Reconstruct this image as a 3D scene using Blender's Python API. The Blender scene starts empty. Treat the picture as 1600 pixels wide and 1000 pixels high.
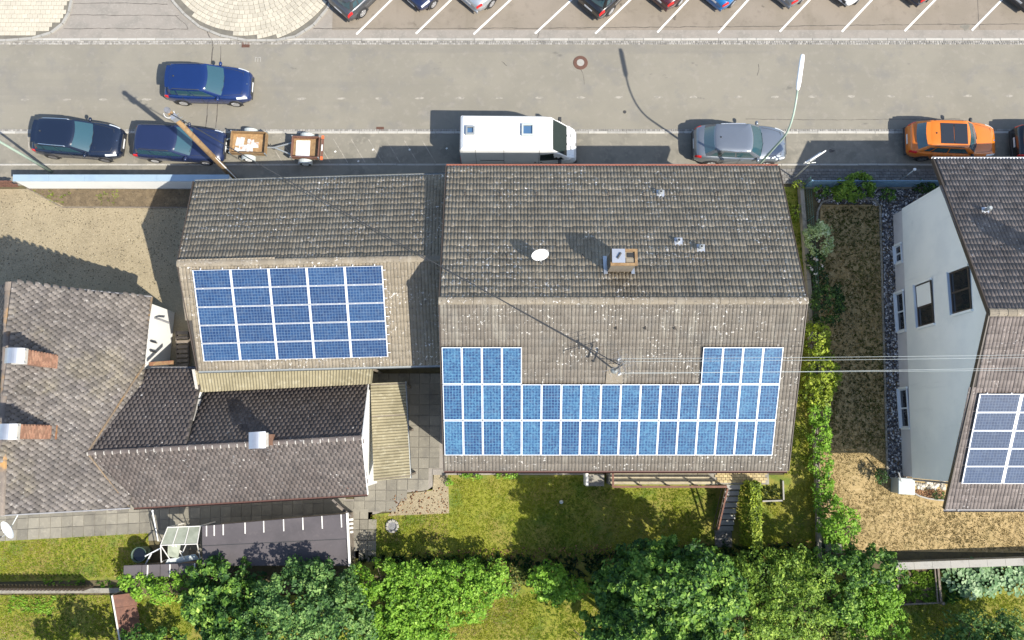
import bpy, math, random
import numpy as np
from mathutils import Vector, Matrix, noise

R = math.radians
rng = random.Random(7)
nr = np.random.RandomState(7)
S = bpy.context.scene
COL = S.collection

# ------------------------------------------------------------------ camera
CAM_F, CAM_H, CAM_T = 1250.0, 40.0, math.atan(185 / 1250.0)
cd = bpy.data.cameras.new("camera")
cam = bpy.data.objects.new("camera", cd)
COL.objects.link(cam)
cam.location = (0, 0, CAM_H)
cam.rotation_euler = (CAM_T, 0, 0)
cd.sensor_width = 36.0
cd.lens = 36.0 * CAM_F / 1600.0
cd.clip_end = 2000
S.camera = cam

# ------------------------------------------------------------------ light
SUN_EL = R(47.5)
sun_h = Vector((0.805, -0.593, 0)).normalized()
to_sun = Vector((sun_h.x * math.cos(SUN_EL), sun_h.y * math.cos(SUN_EL), math.sin(SUN_EL)))
w = bpy.data.worlds.new("World")
S.world = w
w.use_nodes = True
wn = w.node_tree
sky = wn.nodes.new("ShaderNodeTexSky")
sky.sky_type = 'NISHITA'
sky.sun_disc = False
sky.sun_elevation = SUN_EL
sky.sun_rotation = math.atan2(to_sun.x, to_sun.y)
bg = wn.nodes["Background"]
wn.links.new(sky.outputs[0], bg.inputs[0])
bg.inputs[1].default_value = 0.135
sl = bpy.data.lights.new("sun", 'SUN')
sl.energy = 4.5
sl.angle = R(0.5)
sl.color = (1.0, 0.94, 0.83)
so = bpy.data.objects.new("sun", sl)
COL.objects.link(so)
so.rotation_euler = to_sun.to_track_quat('Z', 'Y').to_euler()
so.location = to_sun * 80
S.view_settings.view_transform = 'Standard'
S.view_settings.look = 'None'
S.view_settings.gamma = 1.0
S.view_settings.use_curve_mapping = False
S.view_settings.exposure = 0.8

# ------------------------------------------------------------------ helpers
_s, _c = math.sin(CAM_T), math.cos(CAM_T)

def at(u, v, h=0.0):
    """world point at height h that lies under a given spot of the photograph (1600 x 1000)"""
    a = (u - 800) / CAM_F
    b = (500 - v) / CAM_F
    y = b * _c + _s
    z = b * _s - _c
    t = (CAM_H - h) / -z
    return Vector((a * t, y * t, h))

WM = {}

def tag(o, label=None, cat=None, group=None, kind=None):
    if label: o['label'] = label
    if cat: o['category'] = cat
    if group: o['group'] = group
    if kind: o['kind'] = kind
    return o

def link(name, data, parent=None, M=None, local=False):
    """link an object; M is its world matrix (or, local, its matrix in the parent)"""
    o = bpy.data.objects.new(name, data)
    COL.objects.link(o)
    M = M if M is not None else Matrix.Identity(4)
    if parent is not None:
        P = WM[parent.name]
        o.parent = parent
        if local:
            o.matrix_basis = M
            WM[o.name] = P @ M
        else:
            o.matrix_basis = P.inverted() @ M
            WM[o.name] = M.copy()
    else:
        o.matrix_basis = M
        WM[o.name] = M.copy()
    return o

def thing(name, label, cat, loc=(0, 0, 0), rz=0.0, group=None):
    M = Matrix.Translation(Vector(loc)) @ Matrix.Rotation(rz, 4, 'Z')
    o = link(name, None, None, M)
    o.empty_display_size = 0.3
    return tag(o, label, cat, group)

def copy_tree(root, M, label=None, group=None):
    """a copy of a thing together with its parts and their sub-parts"""
    r = root.copy()
    COL.objects.link(r)
    r.matrix_basis = M
    WM[r.name] = M.copy()
    if label: r['label'] = label
    if group: r['group'] = group
    for ch in list(root.children):
        c = ch.copy()
        COL.objects.link(c)
        c.parent = r
        c.matrix_basis = ch.matrix_basis.copy()
        for g in list(ch.children):
            d = g.copy()
            COL.objects.link(d)
            d.parent = c
            d.matrix_basis = g.matrix_basis.copy()
    return r

def place(loc, rz=0.0):
    return Matrix.Translation(Vector(loc)) @ Matrix.Rotation(rz, 4, 'Z')

class MB:
    def __init__(self):
        self.v, self.f, self.mi, self.t = [], [], [], []

    def add(self, vs, fs, mi=0, tint=0.5):
        n = len(self.v)
        self.v += [tuple(p) for p in vs]
        self.f += [tuple(n + i for i in q) for q in fs]
        self.mi += [mi] * len(fs)
        self.t += [tint] * len(vs)
        return self

    def box(self, x0, x1, y0, y1, z0, z1, mi=0, tint=0.5):
        return self.add([(x0, y0, z0), (x1, y0, z0), (x1, y1, z0), (x0, y1, z0),
                         (x0, y0, z1), (x1, y0, z1), (x1, y1, z1), (x0, y1, z1)],
                        [(3, 2, 1, 0), (4, 5, 6, 7), (0, 1, 5, 4), (1, 2, 6, 5), (2, 3, 7, 6), (3, 0, 4, 7)], mi, tint)

    def cbox(self, c, sz, rz=0.0, mi=0, tint=0.5, ch=0.0):
        """box about a centre, turned about z; ch chamfers its upper edges"""
        M = Matrix.Translation(Vector(c)) @ Matrix.Rotation(rz, 4, 'Z')
        a, b, h = sz[0] / 2, sz[1] / 2, sz[2] / 2
        if ch <= 0:
            ps = [(-a, -b, -h), (a, -b, -h), (a, b, -h), (-a, b, -h), (-a, -b, h), (a, -b, h), (a, b, h), (-a, b, h)]
            fs = [(3, 2, 1, 0), (4, 5, 6, 7), (0, 1, 5, 4), (1, 2, 6, 5), (2, 3, 7, 6), (3, 0, 4, 7)]
        else:
            k = h - ch
            ps = [(-a, -b, -h), (a, -b, -h), (a, b, -h), (-a, b, -h), (-a, -b, k), (a, -b, k), (a, b, k), (-a, b, k),
                  (-a + ch, -b + ch, h), (a - ch, -b + ch, h), (a - ch, b - ch, h), (-a + ch, b - ch, h)]
            fs = [(0, 1, 5, 4), (1, 2, 6, 5), (2, 3, 7, 6), (3, 0, 4, 7), (4, 5, 9, 8), (5, 6, 10, 9), (6, 7, 11, 10), (7, 4, 8, 11), (8, 9, 10, 11)]
        return self.add([M @ Vector(p) for p in ps], fs, mi, tint)

    def prism(self, poly, z0, z1, mi=0):
        n = len(poly)
        ps = [(p[0], p[1], z0) for p in poly] + [(p[0], p[1], z1) for p in poly]
        fs = [tuple(range(n - 1, -1, -1)), tuple(range(n, 2 * n))]
        fs += [(i, (i + 1) % n, n + (i + 1) % n, n + i) for i in range(n)]
        return self.add(ps, fs, mi)

    def slab(self, pts, th, mi=0):
        """planar polygon pushed down its normal by th"""
        pts = [Vector(p) for p in pts]
        nrm = (pts[1] - pts[0]).cross(pts[2] - pts[0]).normalized()
        n = len(pts)
        ps = pts + [p - nrm * th for p in pts]
        fs = [tuple(range(n)), tuple(range(2 * n - 1, n - 1, -1))]
        fs += [((i + 1) % n, i, n + i, n + (i + 1) % n) for i in range(n)]
        return self.add(ps, fs, mi)

    def beam(self, p, q, wd, ht, mi=0, up=(0, 0, 1)):
        p, q = Vector(p), Vector(q)
        d = (q - p).normalized()
        upv = Vector(up)
        if abs(d.dot(upv)) > 0.98: upv = Vector((0, 1, 0))
        s = d.cross(upv).normalized() * wd / 2
        t = s.cross(d).normalized() * ht / 2
        ps = [p - s - t, p + s - t, p + s + t, p - s + t, q - s - t, q + s - t, q + s + t, q - s + t]
        return self.add(ps, [(0, 1, 2, 3), (7, 6, 5, 4), (1, 0, 4, 5), (2, 1, 5, 6), (3, 2, 6, 7), (0, 3, 7, 4)], mi)

    def tube(self, pts, rad, n=8, mi=0, caps=True):
        pts = [Vector(p) for p in pts]
        if not isinstance(rad, (list, tuple)): rad = [rad] * len(pts)
        base = len(self.v)
        prev = None
        vs, fs = [], []
        for i, p in enumerate(pts):
            d = (pts[min(i + 1, len(pts) - 1)] - pts[max(i - 1, 0)]).normalized()
            ref = Vector((0, 0, 1)) if abs(d.z) < 0.9 else Vector((1, 0, 0))
            if prev is not None and abs(prev.dot(d)) < 0.95: ref = prev
            a = (ref - d * ref.dot(d)).normalized()
            prev = a
            b = d.cross(a)
            for k in range(n):
                an = 2 * math.pi * k / n
                vs.append(p + (a * math.cos(an) + b * math.sin(an)) * rad[i])
        for i in range(len(pts) - 1):
            for k in range(n):
                k2 = (k + 1) % n
                fs.append((i * n + k, i * n + k2, (i + 1) * n + k2, (i + 1) * n + k))
        if caps:
            fs.append(tuple(range(n - 1, -1, -1)))
            fs.append(tuple((len(pts) - 1) * n + k for k in range(n)))
        return self.add(vs, fs, mi)

    def lathe(self, c, prof, n=16, axis='Z', mi=0):
        """prof: (radius, height) list swept about an axis through c"""
        c = Vector(c)
        vs, fs = [], []
        for r, h in prof:
            for k in range(n):
                an = 2 * math.pi * k / n
                a, b = r * math.cos(an), r * math.sin(an)
                vs.append(c + (Vector((a, b, h)) if axis == 'Z' else Vector((b, h, a)) if axis == 'Y' else Vector((h, a, b))))
        for i in range(len(prof) - 1):
            for k in range(n):
                k2 = (k + 1) % n
                fs.append((i * n + k, i * n + k2, (i + 1) * n + k2, (i + 1) * n + k))
        return self.add(vs, fs, mi)

    def grid(self, rows, mi=0, flip=False):
        m, n = len(rows), len(rows[0])
        vs = [p for r in rows for p in r]
        fs = []
        for i in range(m - 1):
            for j in range(n - 1):
                q = (i * n + j, i * n + j + 1, (i + 1) * n + j + 1, (i + 1) * n + j)
                fs.append(q[::-1] if flip else q)
        return self.add(vs, fs, mi)

    def mesh(self, name, mats, smooth=False):
        me = bpy.data.meshes.new(name)
        me.from_pydata(self.v, [], self.f)
        for m in (mats if isinstance(mats, (list, tuple)) else [mats]): me.materials.append(m)
        if any(self.mi): me.polygons.foreach_set("material_index", self.mi)
        if any(t != 0.5 for t in self.t):
            a = me.attributes.new("tint", 'FLOAT', 'POINT')
            a.data.foreach_set("value", self.t)
        if smooth: me.polygons.foreach_set("use_smooth", [True] * len(me.polygons))
        me.update()
        return me

    def build(self, name, mats, parent=None, smooth=False, bevel=0.0, local=False, M=None, fix=False):
        me = self.mesh(name, mats, smooth)
        if fix:
            import bmesh
            b = bmesh.new(); b.from_mesh(me)
            bmesh.ops.recalc_face_normals(b, faces=b.faces[:])
            b.to_mesh(me); b.free()
        o = link(name, me, parent, M, local)
        if bevel:
            md = o.modifiers.new("bevel", 'BEVEL')
            md.width = bevel
            md.segments = 2
            md.limit_method = 'ANGLE'
        return o

def np_mesh(name, V, F, mat, tint=None, smooth=False):
    """V (n,3), F (m,k) with k verts to every face"""
    me = bpy.data.meshes.new(name)
    V = np.asarray(V, np.float32); F = np.asarray(F, np.int32)
    k = F.shape[1]
    me.vertices.add(len(V)); me.vertices.foreach_set("co", V.ravel())
    me.loops.add(F.size); me.loops.foreach_set("vertex_index", F.ravel())
    me.polygons.add(len(F))
    me.polygons.foreach_set("loop_start", np.arange(0, F.size, k, dtype=np.int32))
    me.polygons.foreach_set("loop_total", np.full(len(F), k, np.int32))
    if smooth: me.polygons.foreach_set("use_smooth", np.ones(len(F), bool))
    me.materials.append(mat)
    if tint is not None:
        a = me.attributes.new("tint", 'FLOAT', 'POINT')
        a.data.foreach_set("value", np.asarray(tint, np.float32))
    me.update(calc_edges=True)
    me.validate()
    return me

# ------------------------------------------------------------------ materials
def mat(name, col, layers=(), rough=0.8, metal=0.0, bump=None, tint=0.0, coat=0.0, spec=0.5, coords='pos', transl=0.0, stretch=None, tintcols=None):
    """layers: (colour, noise scale, low, high, amount); bump: (scale, strength, distance)"""
    m = bpy.data.materials.new(name)
    m.use_nodes = True
    nt = m.node_tree
    N, Lk = nt.nodes, nt.links
    b = N["Principled BSDF"]
    b.inputs["Roughness"].default_value = rough
    b.inputs["Metallic"].default_value = metal
    b.inputs["Specular IOR Level"].default_value = spec
    if coat:
        b.inputs["Coat Weight"].default_value = coat
        b.inputs["Coat Roughness"].default_value = 0.03
    if coords == 'pos':
        src = N.new("ShaderNodeNewGeometry").outputs["Position"]
    else:
        src = N.new("ShaderNodeTexCoord").outputs["Object"]
    if stretch:
        mp = N.new("ShaderNodeMapping")
        mp.inputs["Scale"].default_value = stretch
        Lk.new(src, mp.inputs["Vector"])
        src = mp.outputs[0]
    rgb = N.new("ShaderNodeRGB"); rgb.outputs[0].default_value = (*col, 1)
    cur = rgb.outputs[0]
    if tintcols:
        at_ = N.new("ShaderNodeAttribute"); at_.attribute_name = "tint"
        cr = N.new("ShaderNodeValToRGB")
        el = cr.color_ramp.elements
        el[0].position = 0.0; el[0].color = (*tintcols[0], 1)
        el[1].position = 1.0; el[1].color = (*tintcols[-1], 1)
        for i, tc in enumerate(tintcols[1:-1]):
            e = el.new((i + 1) / (len(tintcols) - 1)); e.color = (*tc, 1)
        Lk.new(at_.outputs["Fac"], cr.inputs[0])
        cur = cr.outputs[0]
    for k, (c2, sc, lo, hi, amt, *opt) in enumerate(layers):
        opt = opt[0] if opt else {}
        nz = N.new("ShaderNodeTexNoise")
        nz.inputs["Scale"].default_value = sc
        nz.inputs["Detail"].default_value = 5
        nz.inputs["Roughness"].default_value = 0.6
        ad = N.new("ShaderNodeVectorMath"); ad.operation = 'ADD'
        ad.inputs[1].default_value = (3.7 * k + 1.3, 9.1 * k, 5.3 * k)
        vsrc = src
        if 'stretch' in opt:
            mp2 = N.new("ShaderNodeMapping"); mp2.inputs["Scale"].default_value = opt['stretch']
            Lk.new(src, mp2.inputs["Vector"]); vsrc = mp2.outputs[0]
        Lk.new(vsrc, ad.inputs[0]); Lk.new(ad.outputs[0], nz.inputs["Vector"])
        mr = N.new("ShaderNodeMapRange"); mr.interpolation_type = 'SMOOTHSTEP'
        mr.inputs["From Min"].default_value = lo; mr.inputs["From Max"].default_value = hi
        mr.inputs["To Max"].default_value = amt
        Lk.new(nz.outputs["Fac"], mr.inputs["Value"])
        mx = N.new("ShaderNodeMix"); mx.data_type = 'RGBA'
        fo = mr.outputs[0]
        if 'mask' in opt:      # the layer only shows in patches
            n2 = N.new("ShaderNodeTexNoise"); n2.inputs["Scale"].default_value = opt['mask']; n2.inputs["Detail"].default_value = 3
            Lk.new(src, n2.inputs["Vector"])
            m2 = N.new("ShaderNodeMapRange"); m2.interpolation_type = 'SMOOTHSTEP'
            m2.inputs["From Min"].default_value = opt.get('lo', .45); m2.inputs["From Max"].default_value = opt.get('hi', .62)
            m2.inputs["To Min"].default_value = opt.get('base', .15)
            Lk.new(n2.outputs["Fac"], m2.inputs["Value"])
            mm = N.new("ShaderNodeMath"); mm.operation = 'MULTIPLY'
            Lk.new(fo, mm.inputs[0]); Lk.new(m2.outputs[0], mm.inputs[1]); fo = mm.outputs[0]
        Lk.new(fo, mx.inputs["Factor"])
        Lk.new(cur, mx.inputs[6])
        mx.inputs[7].default_value = (*c2, 1)
        cur = mx.outputs[2]
    if tint:
        at_ = N.new("ShaderNodeAttribute"); at_.attribute_name = "tint"
        mr = N.new("ShaderNodeMapRange")
        mr.inputs["To Min"].default_value = 1 - tint; mr.inputs["To Max"].default_value = 1 + tint
        Lk.new(at_.outputs["Fac"], mr.inputs["Value"])
        vm = N.new("ShaderNodeVectorMath"); vm.operation = 'SCALE'
        Lk.new(cur, vm.inputs[0]); Lk.new(mr.outputs[0], vm.inputs["Scale"])
        cur = vm.outputs[0]
    Lk.new(cur, b.inputs["Base Color"])
    if bump:
        nz = N.new("ShaderNodeTexNoise")
        nz.inputs["Scale"].default_value = bump[0]; nz.inputs["Detail"].default_value = 4
        Lk.new(src, nz.inputs["Vector"])
        bp = N.new("ShaderNodeBump")
        bp.inputs["Strength"].default_value = bump[1]; bp.inputs["Distance"].default_value = bump[2]
        Lk.new(nz.outputs["Fac"], bp.inputs["Height"])
        Lk.new(bp.outputs[0], b.inputs["Normal"])
    if transl:
        tr = N.new("ShaderNodeBsdfTranslucent"); Lk.new(cur, tr.inputs["Color"])
        ms = N.new("ShaderNodeMixShader"); ms.inputs[0].default_value = transl
        Lk.new(b.outputs[0], ms.inputs[1]); Lk.new(tr.outputs[0], ms.inputs[2])
        Lk.new(ms.outputs[0], N["Material Output"].inputs["Surface"])
    return m

MT = {}
MT['road'] = mat('road_asphalt', (.197, .182, .147), [((.225, .207, .166), .25, .4, .6, .8), ((.165, .158, .145), .9, .5, .72, .6), ((.26, .235, .2), 3, .52, .7, .4), ((.165, .155, .135), 1.0, .5, .7, .4, {'stretch': (.03, 1.1, 1)}), ((.1, .095, .085), 1.6, .66, .74, .6, {'stretch': (.5, 1, 1)}), ((.12, .11, .1), 45, .6, .72, .5), ((.33, .31, .28), 60, .63, .72, .5)], .9, bump=(60, .25, .01))
MT['lot'] = mat('car_park_asphalt', (.205, .175, .137), [((.235, .2, .16), .5, .4, .6, .7), ((.15, .125, .1), 2.5, .52, .72, .5), ((.07, .06, .05), 1.3, .66, .74, .7), ((.17, .145, .11), 1.0, .5, .7, .5, {'stretch': (.9, .12, 1)}), ((.33, .28, .22), 55, .6, .7, .5), ((.1, .09, .08), 40, .6, .72, .45)], .9, bump=(60, .25, .01))
MT['strip'] = mat('kerb_lane_asphalt', (.2, .185, .15), [((.15, .14, .115), 1.2, .45, .65, .8), ((.26, .235, .19), 3.5, .5, .68, .6), ((.1, .095, .08), 30, .6, .75, .5)], .9, bump=(50, .25, .01))
MT['concrete'] = mat('concrete', (.25, .225, .195), [((.2, .185, .16), 1.3, .45, .65, .7), ((.31, .285, .25), 8, .5, .7, .5), ((.14, .13, .12), 30, .62, .75, .5)], .9, bump=(40, .2, .01))
MT['kerb'] = mat('kerb_granite', (.36, .345, .31), [((.24, .23, .21), 2.2, .5, .7, .6), ((.5, .48, .45), 25, .55, .7, .5), ((.2, .19, .18), 40, .6, .7, .5)], .85, tint=.14)
MT['sett'] = mat('sett_granite', (.28, .265, .24), [((.18, .17, .16), 6, .5, .7, .7), ((.42, .4, .37), 12, .55, .7, .6)], .85, tint=.3)
MT['joint'] = mat('joint_sand', (.13, .12, .1), [((.18, .165, .13), 3, .4, .65, .7)], .95)
MT['cream'] = mat('cream_paver', (.44, .4, .32), [((.36, .33, .265), 1.2, .45, .7, .7), ((.54, .5, .41), 20, .55, .72, .4)], .9, tint=.12)
MT['greyblock'] = mat('grey_block_paver', (.19, .18, .165), [((.13, .125, .115), 3, .45, .7, .7)], .9, tint=.22)
MT['yellowblock'] = mat('yellow_block_paver', (.42, .33, .17), [((.33, .26, .15), 3, .45, .7, .7), ((.5, .4, .22), 12, .5, .7, .5)], .9, tint=.16)
MT['slab'] = mat('patio_slab', (.2, .185, .15), [((.14, .13, .11), 1.6, .45, .68, .7), ((.27, .25, .2), 7, .52, .7, .5), ((.09, .085, .07), 25, .62, .75, .5)], .9, tint=.2)
MT['gravel'] = mat('beige_gravel', (.29, .24, .155), [((.225, .185, .118), .7, .42, .65, .7), ((.2, .165, .1), 9, .52, .7, .75), ((.43, .36, .24), 22, .52, .66, .7), ((.1, .085, .06), 17, .62, .72, .8)], .95, bump=(26, .8, .03))
MT['soil'] = mat('dry_soil', (.115, .085, .05), [((.18, .135, .08), 3, .45, .65, .7), ((.06, .045, .03), 9, .5, .7, .7), ((.3, .25, .18), 25, .6, .7, .6)], .95, bump=(20, .7, .03))
MT['earth'] = mat('garden_earth', (.09, .075, .04), [((.13, .11, .05), 1.5, .4, .65, .7), ((.05, .04, .025), 8, .5, .7, .6)], .95, bump=(14, .6, .03))
MT['lawn'] = mat('lawn_soil', (.2, .21, .022), [((.22, .18, .045), .45, .42, .62, .7), ((.09, .14, .016), .9, .5, .66, .8), ((.26, .21, .07), 5, .54, .7, .5), ((.075, .08, .014), 13, .52, .7, .6)], .95, bump=(24, .7, .03))
MT['drylawn'] = mat('dry_lawn_soil', (.36, .265, .125), [((.26, .195, .085), .6, .42, .62, .6), ((.15, .125, .05), 1.3, .54, .72, .6), ((.47, .36, .2), 5, .5, .68, .6), ((.13, .105, .045), 7, .56, .74, .55, {'mask': .9})], .95, bump=(20, .7, .03))
MT['plaster'] = mat('white_plaster', (.72, .72, .7), [((.6, .6, .58), .6, .45, .7, .5), ((.5, .49, .46), 3, .6, .75, .3)], .85, bump=(90, .15, .005))
MT['bluewhite'] = mat('pale_render', (.86, .88, .86), [((.74, .77, .77), .4, .42, .65, .7), ((.62, .65, .65), 1.2, .56, .75, .45, {'stretch': (1, 1.6, .16)}), ((.6, .63, .63), 2.5, .6, .78, .25)], .85, bump=(120, .15, .004))
MT['creamwall'] = mat('cream_render', (.55, .52, .44), [((.45, .42, .35), 1, .45, .7, .5)], .85)
MT['tile'] = mat('roof_tile', (.142, .123, .1), [((.17, .149, .122), .5, .42, .62, .6), ((.13, .12, .105), 1.4, .48, .68, .6), ((.2, .178, .145), 5, .55, .7, .4), ((.06, .055, .05), 9, .62, .7, .7), ((.25, .23, .19), 1.1, .52, .66, .5, {'stretch': (2.5, .25, 1)}), ((.7, .68, .63), 9.5, .615, .65, .9, {'mask': .7})], .85, tint=.11, bump=(50, .3, .008))
MT['tilelichenbright'] = mat('brightened_lichened_tile', (.212, .178, .13), [((.24, .206, .155), .6, .42, .62, .6), ((.165, .142, .108), 1.4, .48, .68, .6), ((.29, .26, .22), 3.2, .58, .7, .4), ((.045, .04, .038), 9, .6, .68, .8), ((.27, .24, .19), 1.1, .52, .66, .5, {'stretch': (2.5, .25, 1)}), ((.72, .7, .67), 9.5, .595, .64, .9, {'mask': .6})], .85, tint=.12, bump=(50, .3, .008))  # lichen specks, on a base lightened to offset weak north-slope sun
MT['tilebrown'] = mat('brown_roof_tile', (.15, .125, .113), [((.19, .162, .145), .6, .42, .62, .6), ((.085, .07, .065), 1.4, .48, .68, .6), ((.04, .036, .035), 7, .6, .7, .6), ((.58, .55, .52), 9, .62, .66, .8, {'mask': .7})], .85, tint=.18, bump=(50, .3, .008))
MT['shingle'] = mat('grey_shingle', (.125, .11, .1), [((.175, .155, .138), .45, .42, .62, .7), ((.2, .172, .115), .3, .54, .64, .45), ((.1, .09, .088), 1.5, .5, .68, .6), ((.33, .31, .29), 4, .58, .7, .5), ((.5, .48, .45), 12, .63, .69, .6)], .85, tint=.24, bump=(40, .3, .006))
MT['darktile'] = mat('dark_flat_tile', (.094, .077, .069), [((.118, .1, .09), .5, .42, .62, .7), ((.06, .052, .05), 1.6, .5, .68, .6), ((.2, .185, .17), 5, .6, .7, .5), ((.5, .48, .45), 7, .62, .67, .85, {'mask': .8}), ((.42, .13, .06), 3.1, .72, .75, .8)], .85, tint=.28, bump=(40, .3, .006))
MT['deck'] = mat('roof_underlay', (.05, .045, .04), (), .95)
MT['oldridge'] = mat('old_ridge_tile', (.17, .14, .115), [((.4, .22, .07), .55, .52, .66, .9), ((.1, .085, .075), 5, .52, .7, .6), ((.4, .36, .3), 8, .6, .7, .6)], .85, tint=.3)
MT['valley'] = mat('valley_mortar', (.2, .15, .1), [((.28, .17, .07), 1.5, .48, .65, .8), ((.1, .08, .06), 6, .5, .7, .6)], .9)
MT['terracotta'] = mat('terracotta', (.3, .14, .07), [((.42, .27, .12), 4, .45, .62, .8), ((.2, .1, .06), 6, .52, .7, .7)], .85, tint=.3)
MT['mortar'] = mat('lime_mortar', (.42, .4, .36), [((.28, .26, .23), 8, .45, .7, .7)], .9)
MT['fibre'] = mat('fibre_cement', (.25, .22, .14), [((.17, .148, .09), 1.0, .42, .66, .7), ((.36, .33, .23), 4, .5, .7, .6), ((.08, .07, .045), 3.2, .66, .73, .8), ((.12, .1, .07), 14, .6, .72, .5)], .9)
MT['felt'] = mat('roofing_felt', (.085, .075, .08), [((.062, .056, .06), .8, .42, .66, .7), ((.115, .1, .1), 4, .55, .7, .4), ((.06, .055, .055), 12, .6, .72, .4)], .85)
MT['metal'] = mat('zinc_sheet', (.55, .57, .6), [((.45, .47, .5), 2, .45, .7, .6)], .35, metal=.7)
MT['galv'] = mat('galvanised_steel', (.42, .44, .43), [((.3, .32, .32), 6, .45, .7, .5)], .45, metal=.6)
MT['greenpole'] = mat('pale_green_paint', (.34, .42, .34), [((.26, .33, .27), 4, .5, .7, .5)], .5)
MT['lead'] = mat('lead_flashing', (.2, .2, .21), [((.3, .3, .31), 5, .5, .7, .5)], .6, metal=.3)
MT['coping'] = mat('coping_sheet', (.32, .42, .5), [((.27, .36, .44), 1.5, .45, .7, .6)], .4, metal=.2)  # blue put into the base colour for the sky reflected in the sheet
MT['alu'] = mat('aluminium_frame', (.72, .73, .75), [((.62, .63, .65), 3, .5, .7, .5)], .4, metal=.25)
MT['copper'] = mat('brown_gutter', (.1, .05, .04), [((.1, .05, .04), 3, .45, .7, .7)], .5)
MT['redgutter'] = mat('red_gutter', (.3, .12, .085), [((.3, .1, .07), 3, .45, .7, .7)], .5)
MT['brick'] = mat('chimney_brick', (.24, .125, .08), [((.34, .2, .13), 5, .45, .62, .6), ((.2, .09, .06), 9, .52, .7, .6)], .9, tint=.25)
MT['tanclad'] = mat('chimney_cladding', (.27, .23, .17), [((.2, .17, .13), 3, .45, .68, .7), ((.36, .3, .2), 9, .55, .7, .5)], .9, tint=.15)
MT['wood'] = mat('weathered_wood', (.3, .19, .09), [((.2, .12, .06), 4, .42, .65, .8), ((.38, .26, .13), 9, .52, .7, .6), ((.1, .07, .04), 18, .6, .72, .6)], .85, tint=.15)
MT['greywood'] = mat('grey_wood', (.23, .19, .15), [((.15, .125, .1), 3, .42, .65, .8), ((.33, .29, .24), 9, .52, .7, .6)], .9, tint=.2)
MT['redwood'] = mat('red_brown_wood', (.2, .095, .065), [((.13, .065, .05), 4, .42, .66, .8), ((.28, .15, .1), 10, .52, .7, .5)], .8, tint=.15)
MT['ply'] = mat('bed_plywood', (.33, .21, .1), [((.25, .14, .06), 3, .42, .65, .8), ((.55, .35, .16), 8, .5, .7, .6), ((.2, .09, .04), 12, .6, .72, .6)], .8)
MT['sheetmetal'] = mat('rust_spotted_sheet', (.5, .5, .48), [((.36, .17, .07), 2.6, .53, .6, .9), ((.62, .62, .6), 6, .5, .66, .4)], .6)
MT['whiteboard'] = mat('white_board', (.7, .68, .63), [((.55, .52, .47), 4, .5, .7, .5)], .7)
MT['white'] = mat('white_paint', (.8, .8, .79), [((.7, .7, .69), 2, .5, .75, .4)], .5)
MT['marking'] = mat('road_paint', (.75, .74, .7), [((.55, .53, .49), 8, .5, .72, .5)], .7)
MT['fadedpaint_glints'] = mat('worn_paint_and_glints', (.32, .295, .25), [((.21, .195, .165), 4, .4, .6, .95)], .9)  # worn paint, also colours the painted-in reflections on the parking lane
MT['tar'] = mat('tar_seam', (.07, .062, .055), [((.13, .12, .1), 5, .45, .7, .7)], .8)
MT['iron'] = mat('rusty_cast_iron', (.13, .065, .045), [((.08, .045, .035), 12, .45, .7, .7)], .7, metal=.2)
MT['black'] = mat('black_rubber', (.018, .018, .019), (), .75)
MT['plastic'] = mat('dark_plastic', (.035, .036, .038), [((.06, .06, .062), 6, .5, .7, .5)], .6)
MT['greyplastic'] = mat('pale_grey_plastic', (.42, .46, .45), [((.42, .46, .46), 3, .45, .7, .6)], .6)
MT['glass'] = mat('car_glass', (.028, .075, .095), (), .04, spec=1.0, coat=.4)  # base tinted teal to paint in the reflected sky
MT['vanglass'] = mat('van_glass', (.012, .024, .024), (), .05, spec=.7)
MT['winglass'] = mat('window_glass', (.02, .022, .026), (), .04, spec=.9)
MT['blueglass'] = mat('blue_tinted_pane', (.06, .13, .24), (), .08, spec=.9)
MT['greenpane'] = mat('dusty_greenhouse_pane', (.34, .36, .28), [((.22, .24, .18), 2, .42, .66, .7)], .5)
MT['rim'] = mat('alloy_rim', (.55, .55, .56), (), .35, metal=.6)
MT['darkrim'] = mat('dark_alloy_rim', (.2, .2, .21), (), .35, metal=.6)
MT['redlens'] = mat('red_lens', (.6, .02, .02), (), .2, coat=.5)
MT['clearlens'] = mat('clear_lens', (.62, .66, .7), (), .1, spec=.9, coat=.5)
MT['orangelens'] = mat('orange_lens', (.75, .15, .05), (), .3)
MT['plate'] = mat('number_plate', (.75, .75, .74), (), .5)
MT['chrome'] = mat('chrome', (.7, .7, .72), (), .15, metal=1.0)
MT['winframe'] = mat('window_frame_white', (.62, .68, .74), (), .5)
MT['darkframe'] = mat('dark_brown_frame', (.06, .045, .035), (), .5)
MT['fenceblue'] = mat('blue_grey_railing', (.18, .3, .42), [((.13, .22, .32), 3, .45, .7, .5)], .5)
MT['meshgreen'] = mat('green_fence_mesh', (.06, .16, .13), (), .5)
MT['wallstone'] = mat('wall_concrete', (.26, .24, .2), [((.16, .15, .125), 2.5, .42, .66, .8), ((.36, .34, .29), 9, .52, .7, .5), ((.09, .085, .07), 14, .6, .72, .6)], .9, bump=(30, .4, .02))
MT['gravelstone'] = mat('gravel_stone', (.3, .25, .16), (), .9, tintcols=((.1, .085, .06), (.24, .2, .12), (.32, .27, .17), (.43, .38, .28)))
MT['pebble'] = mat('river_pebble', (.2, .2, .21), (), .8, tintcols=((.04, .04, .05), (.12, .12, .13), (.3, .3, .31), (.7, .7, .7)))
MT['chips'] = mat('wood_chips', (.2, .1, .05), (), .9, tintcols=((.1, .05, .025), (.22, .11, .05), (.36, .2, .1)))
MT['stone'] = mat('pale_stone', (.5, .47, .4), (), .85, tintcols=((.3, .27, .22), (.5, .47, .4), (.62, .6, .55)))
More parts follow.
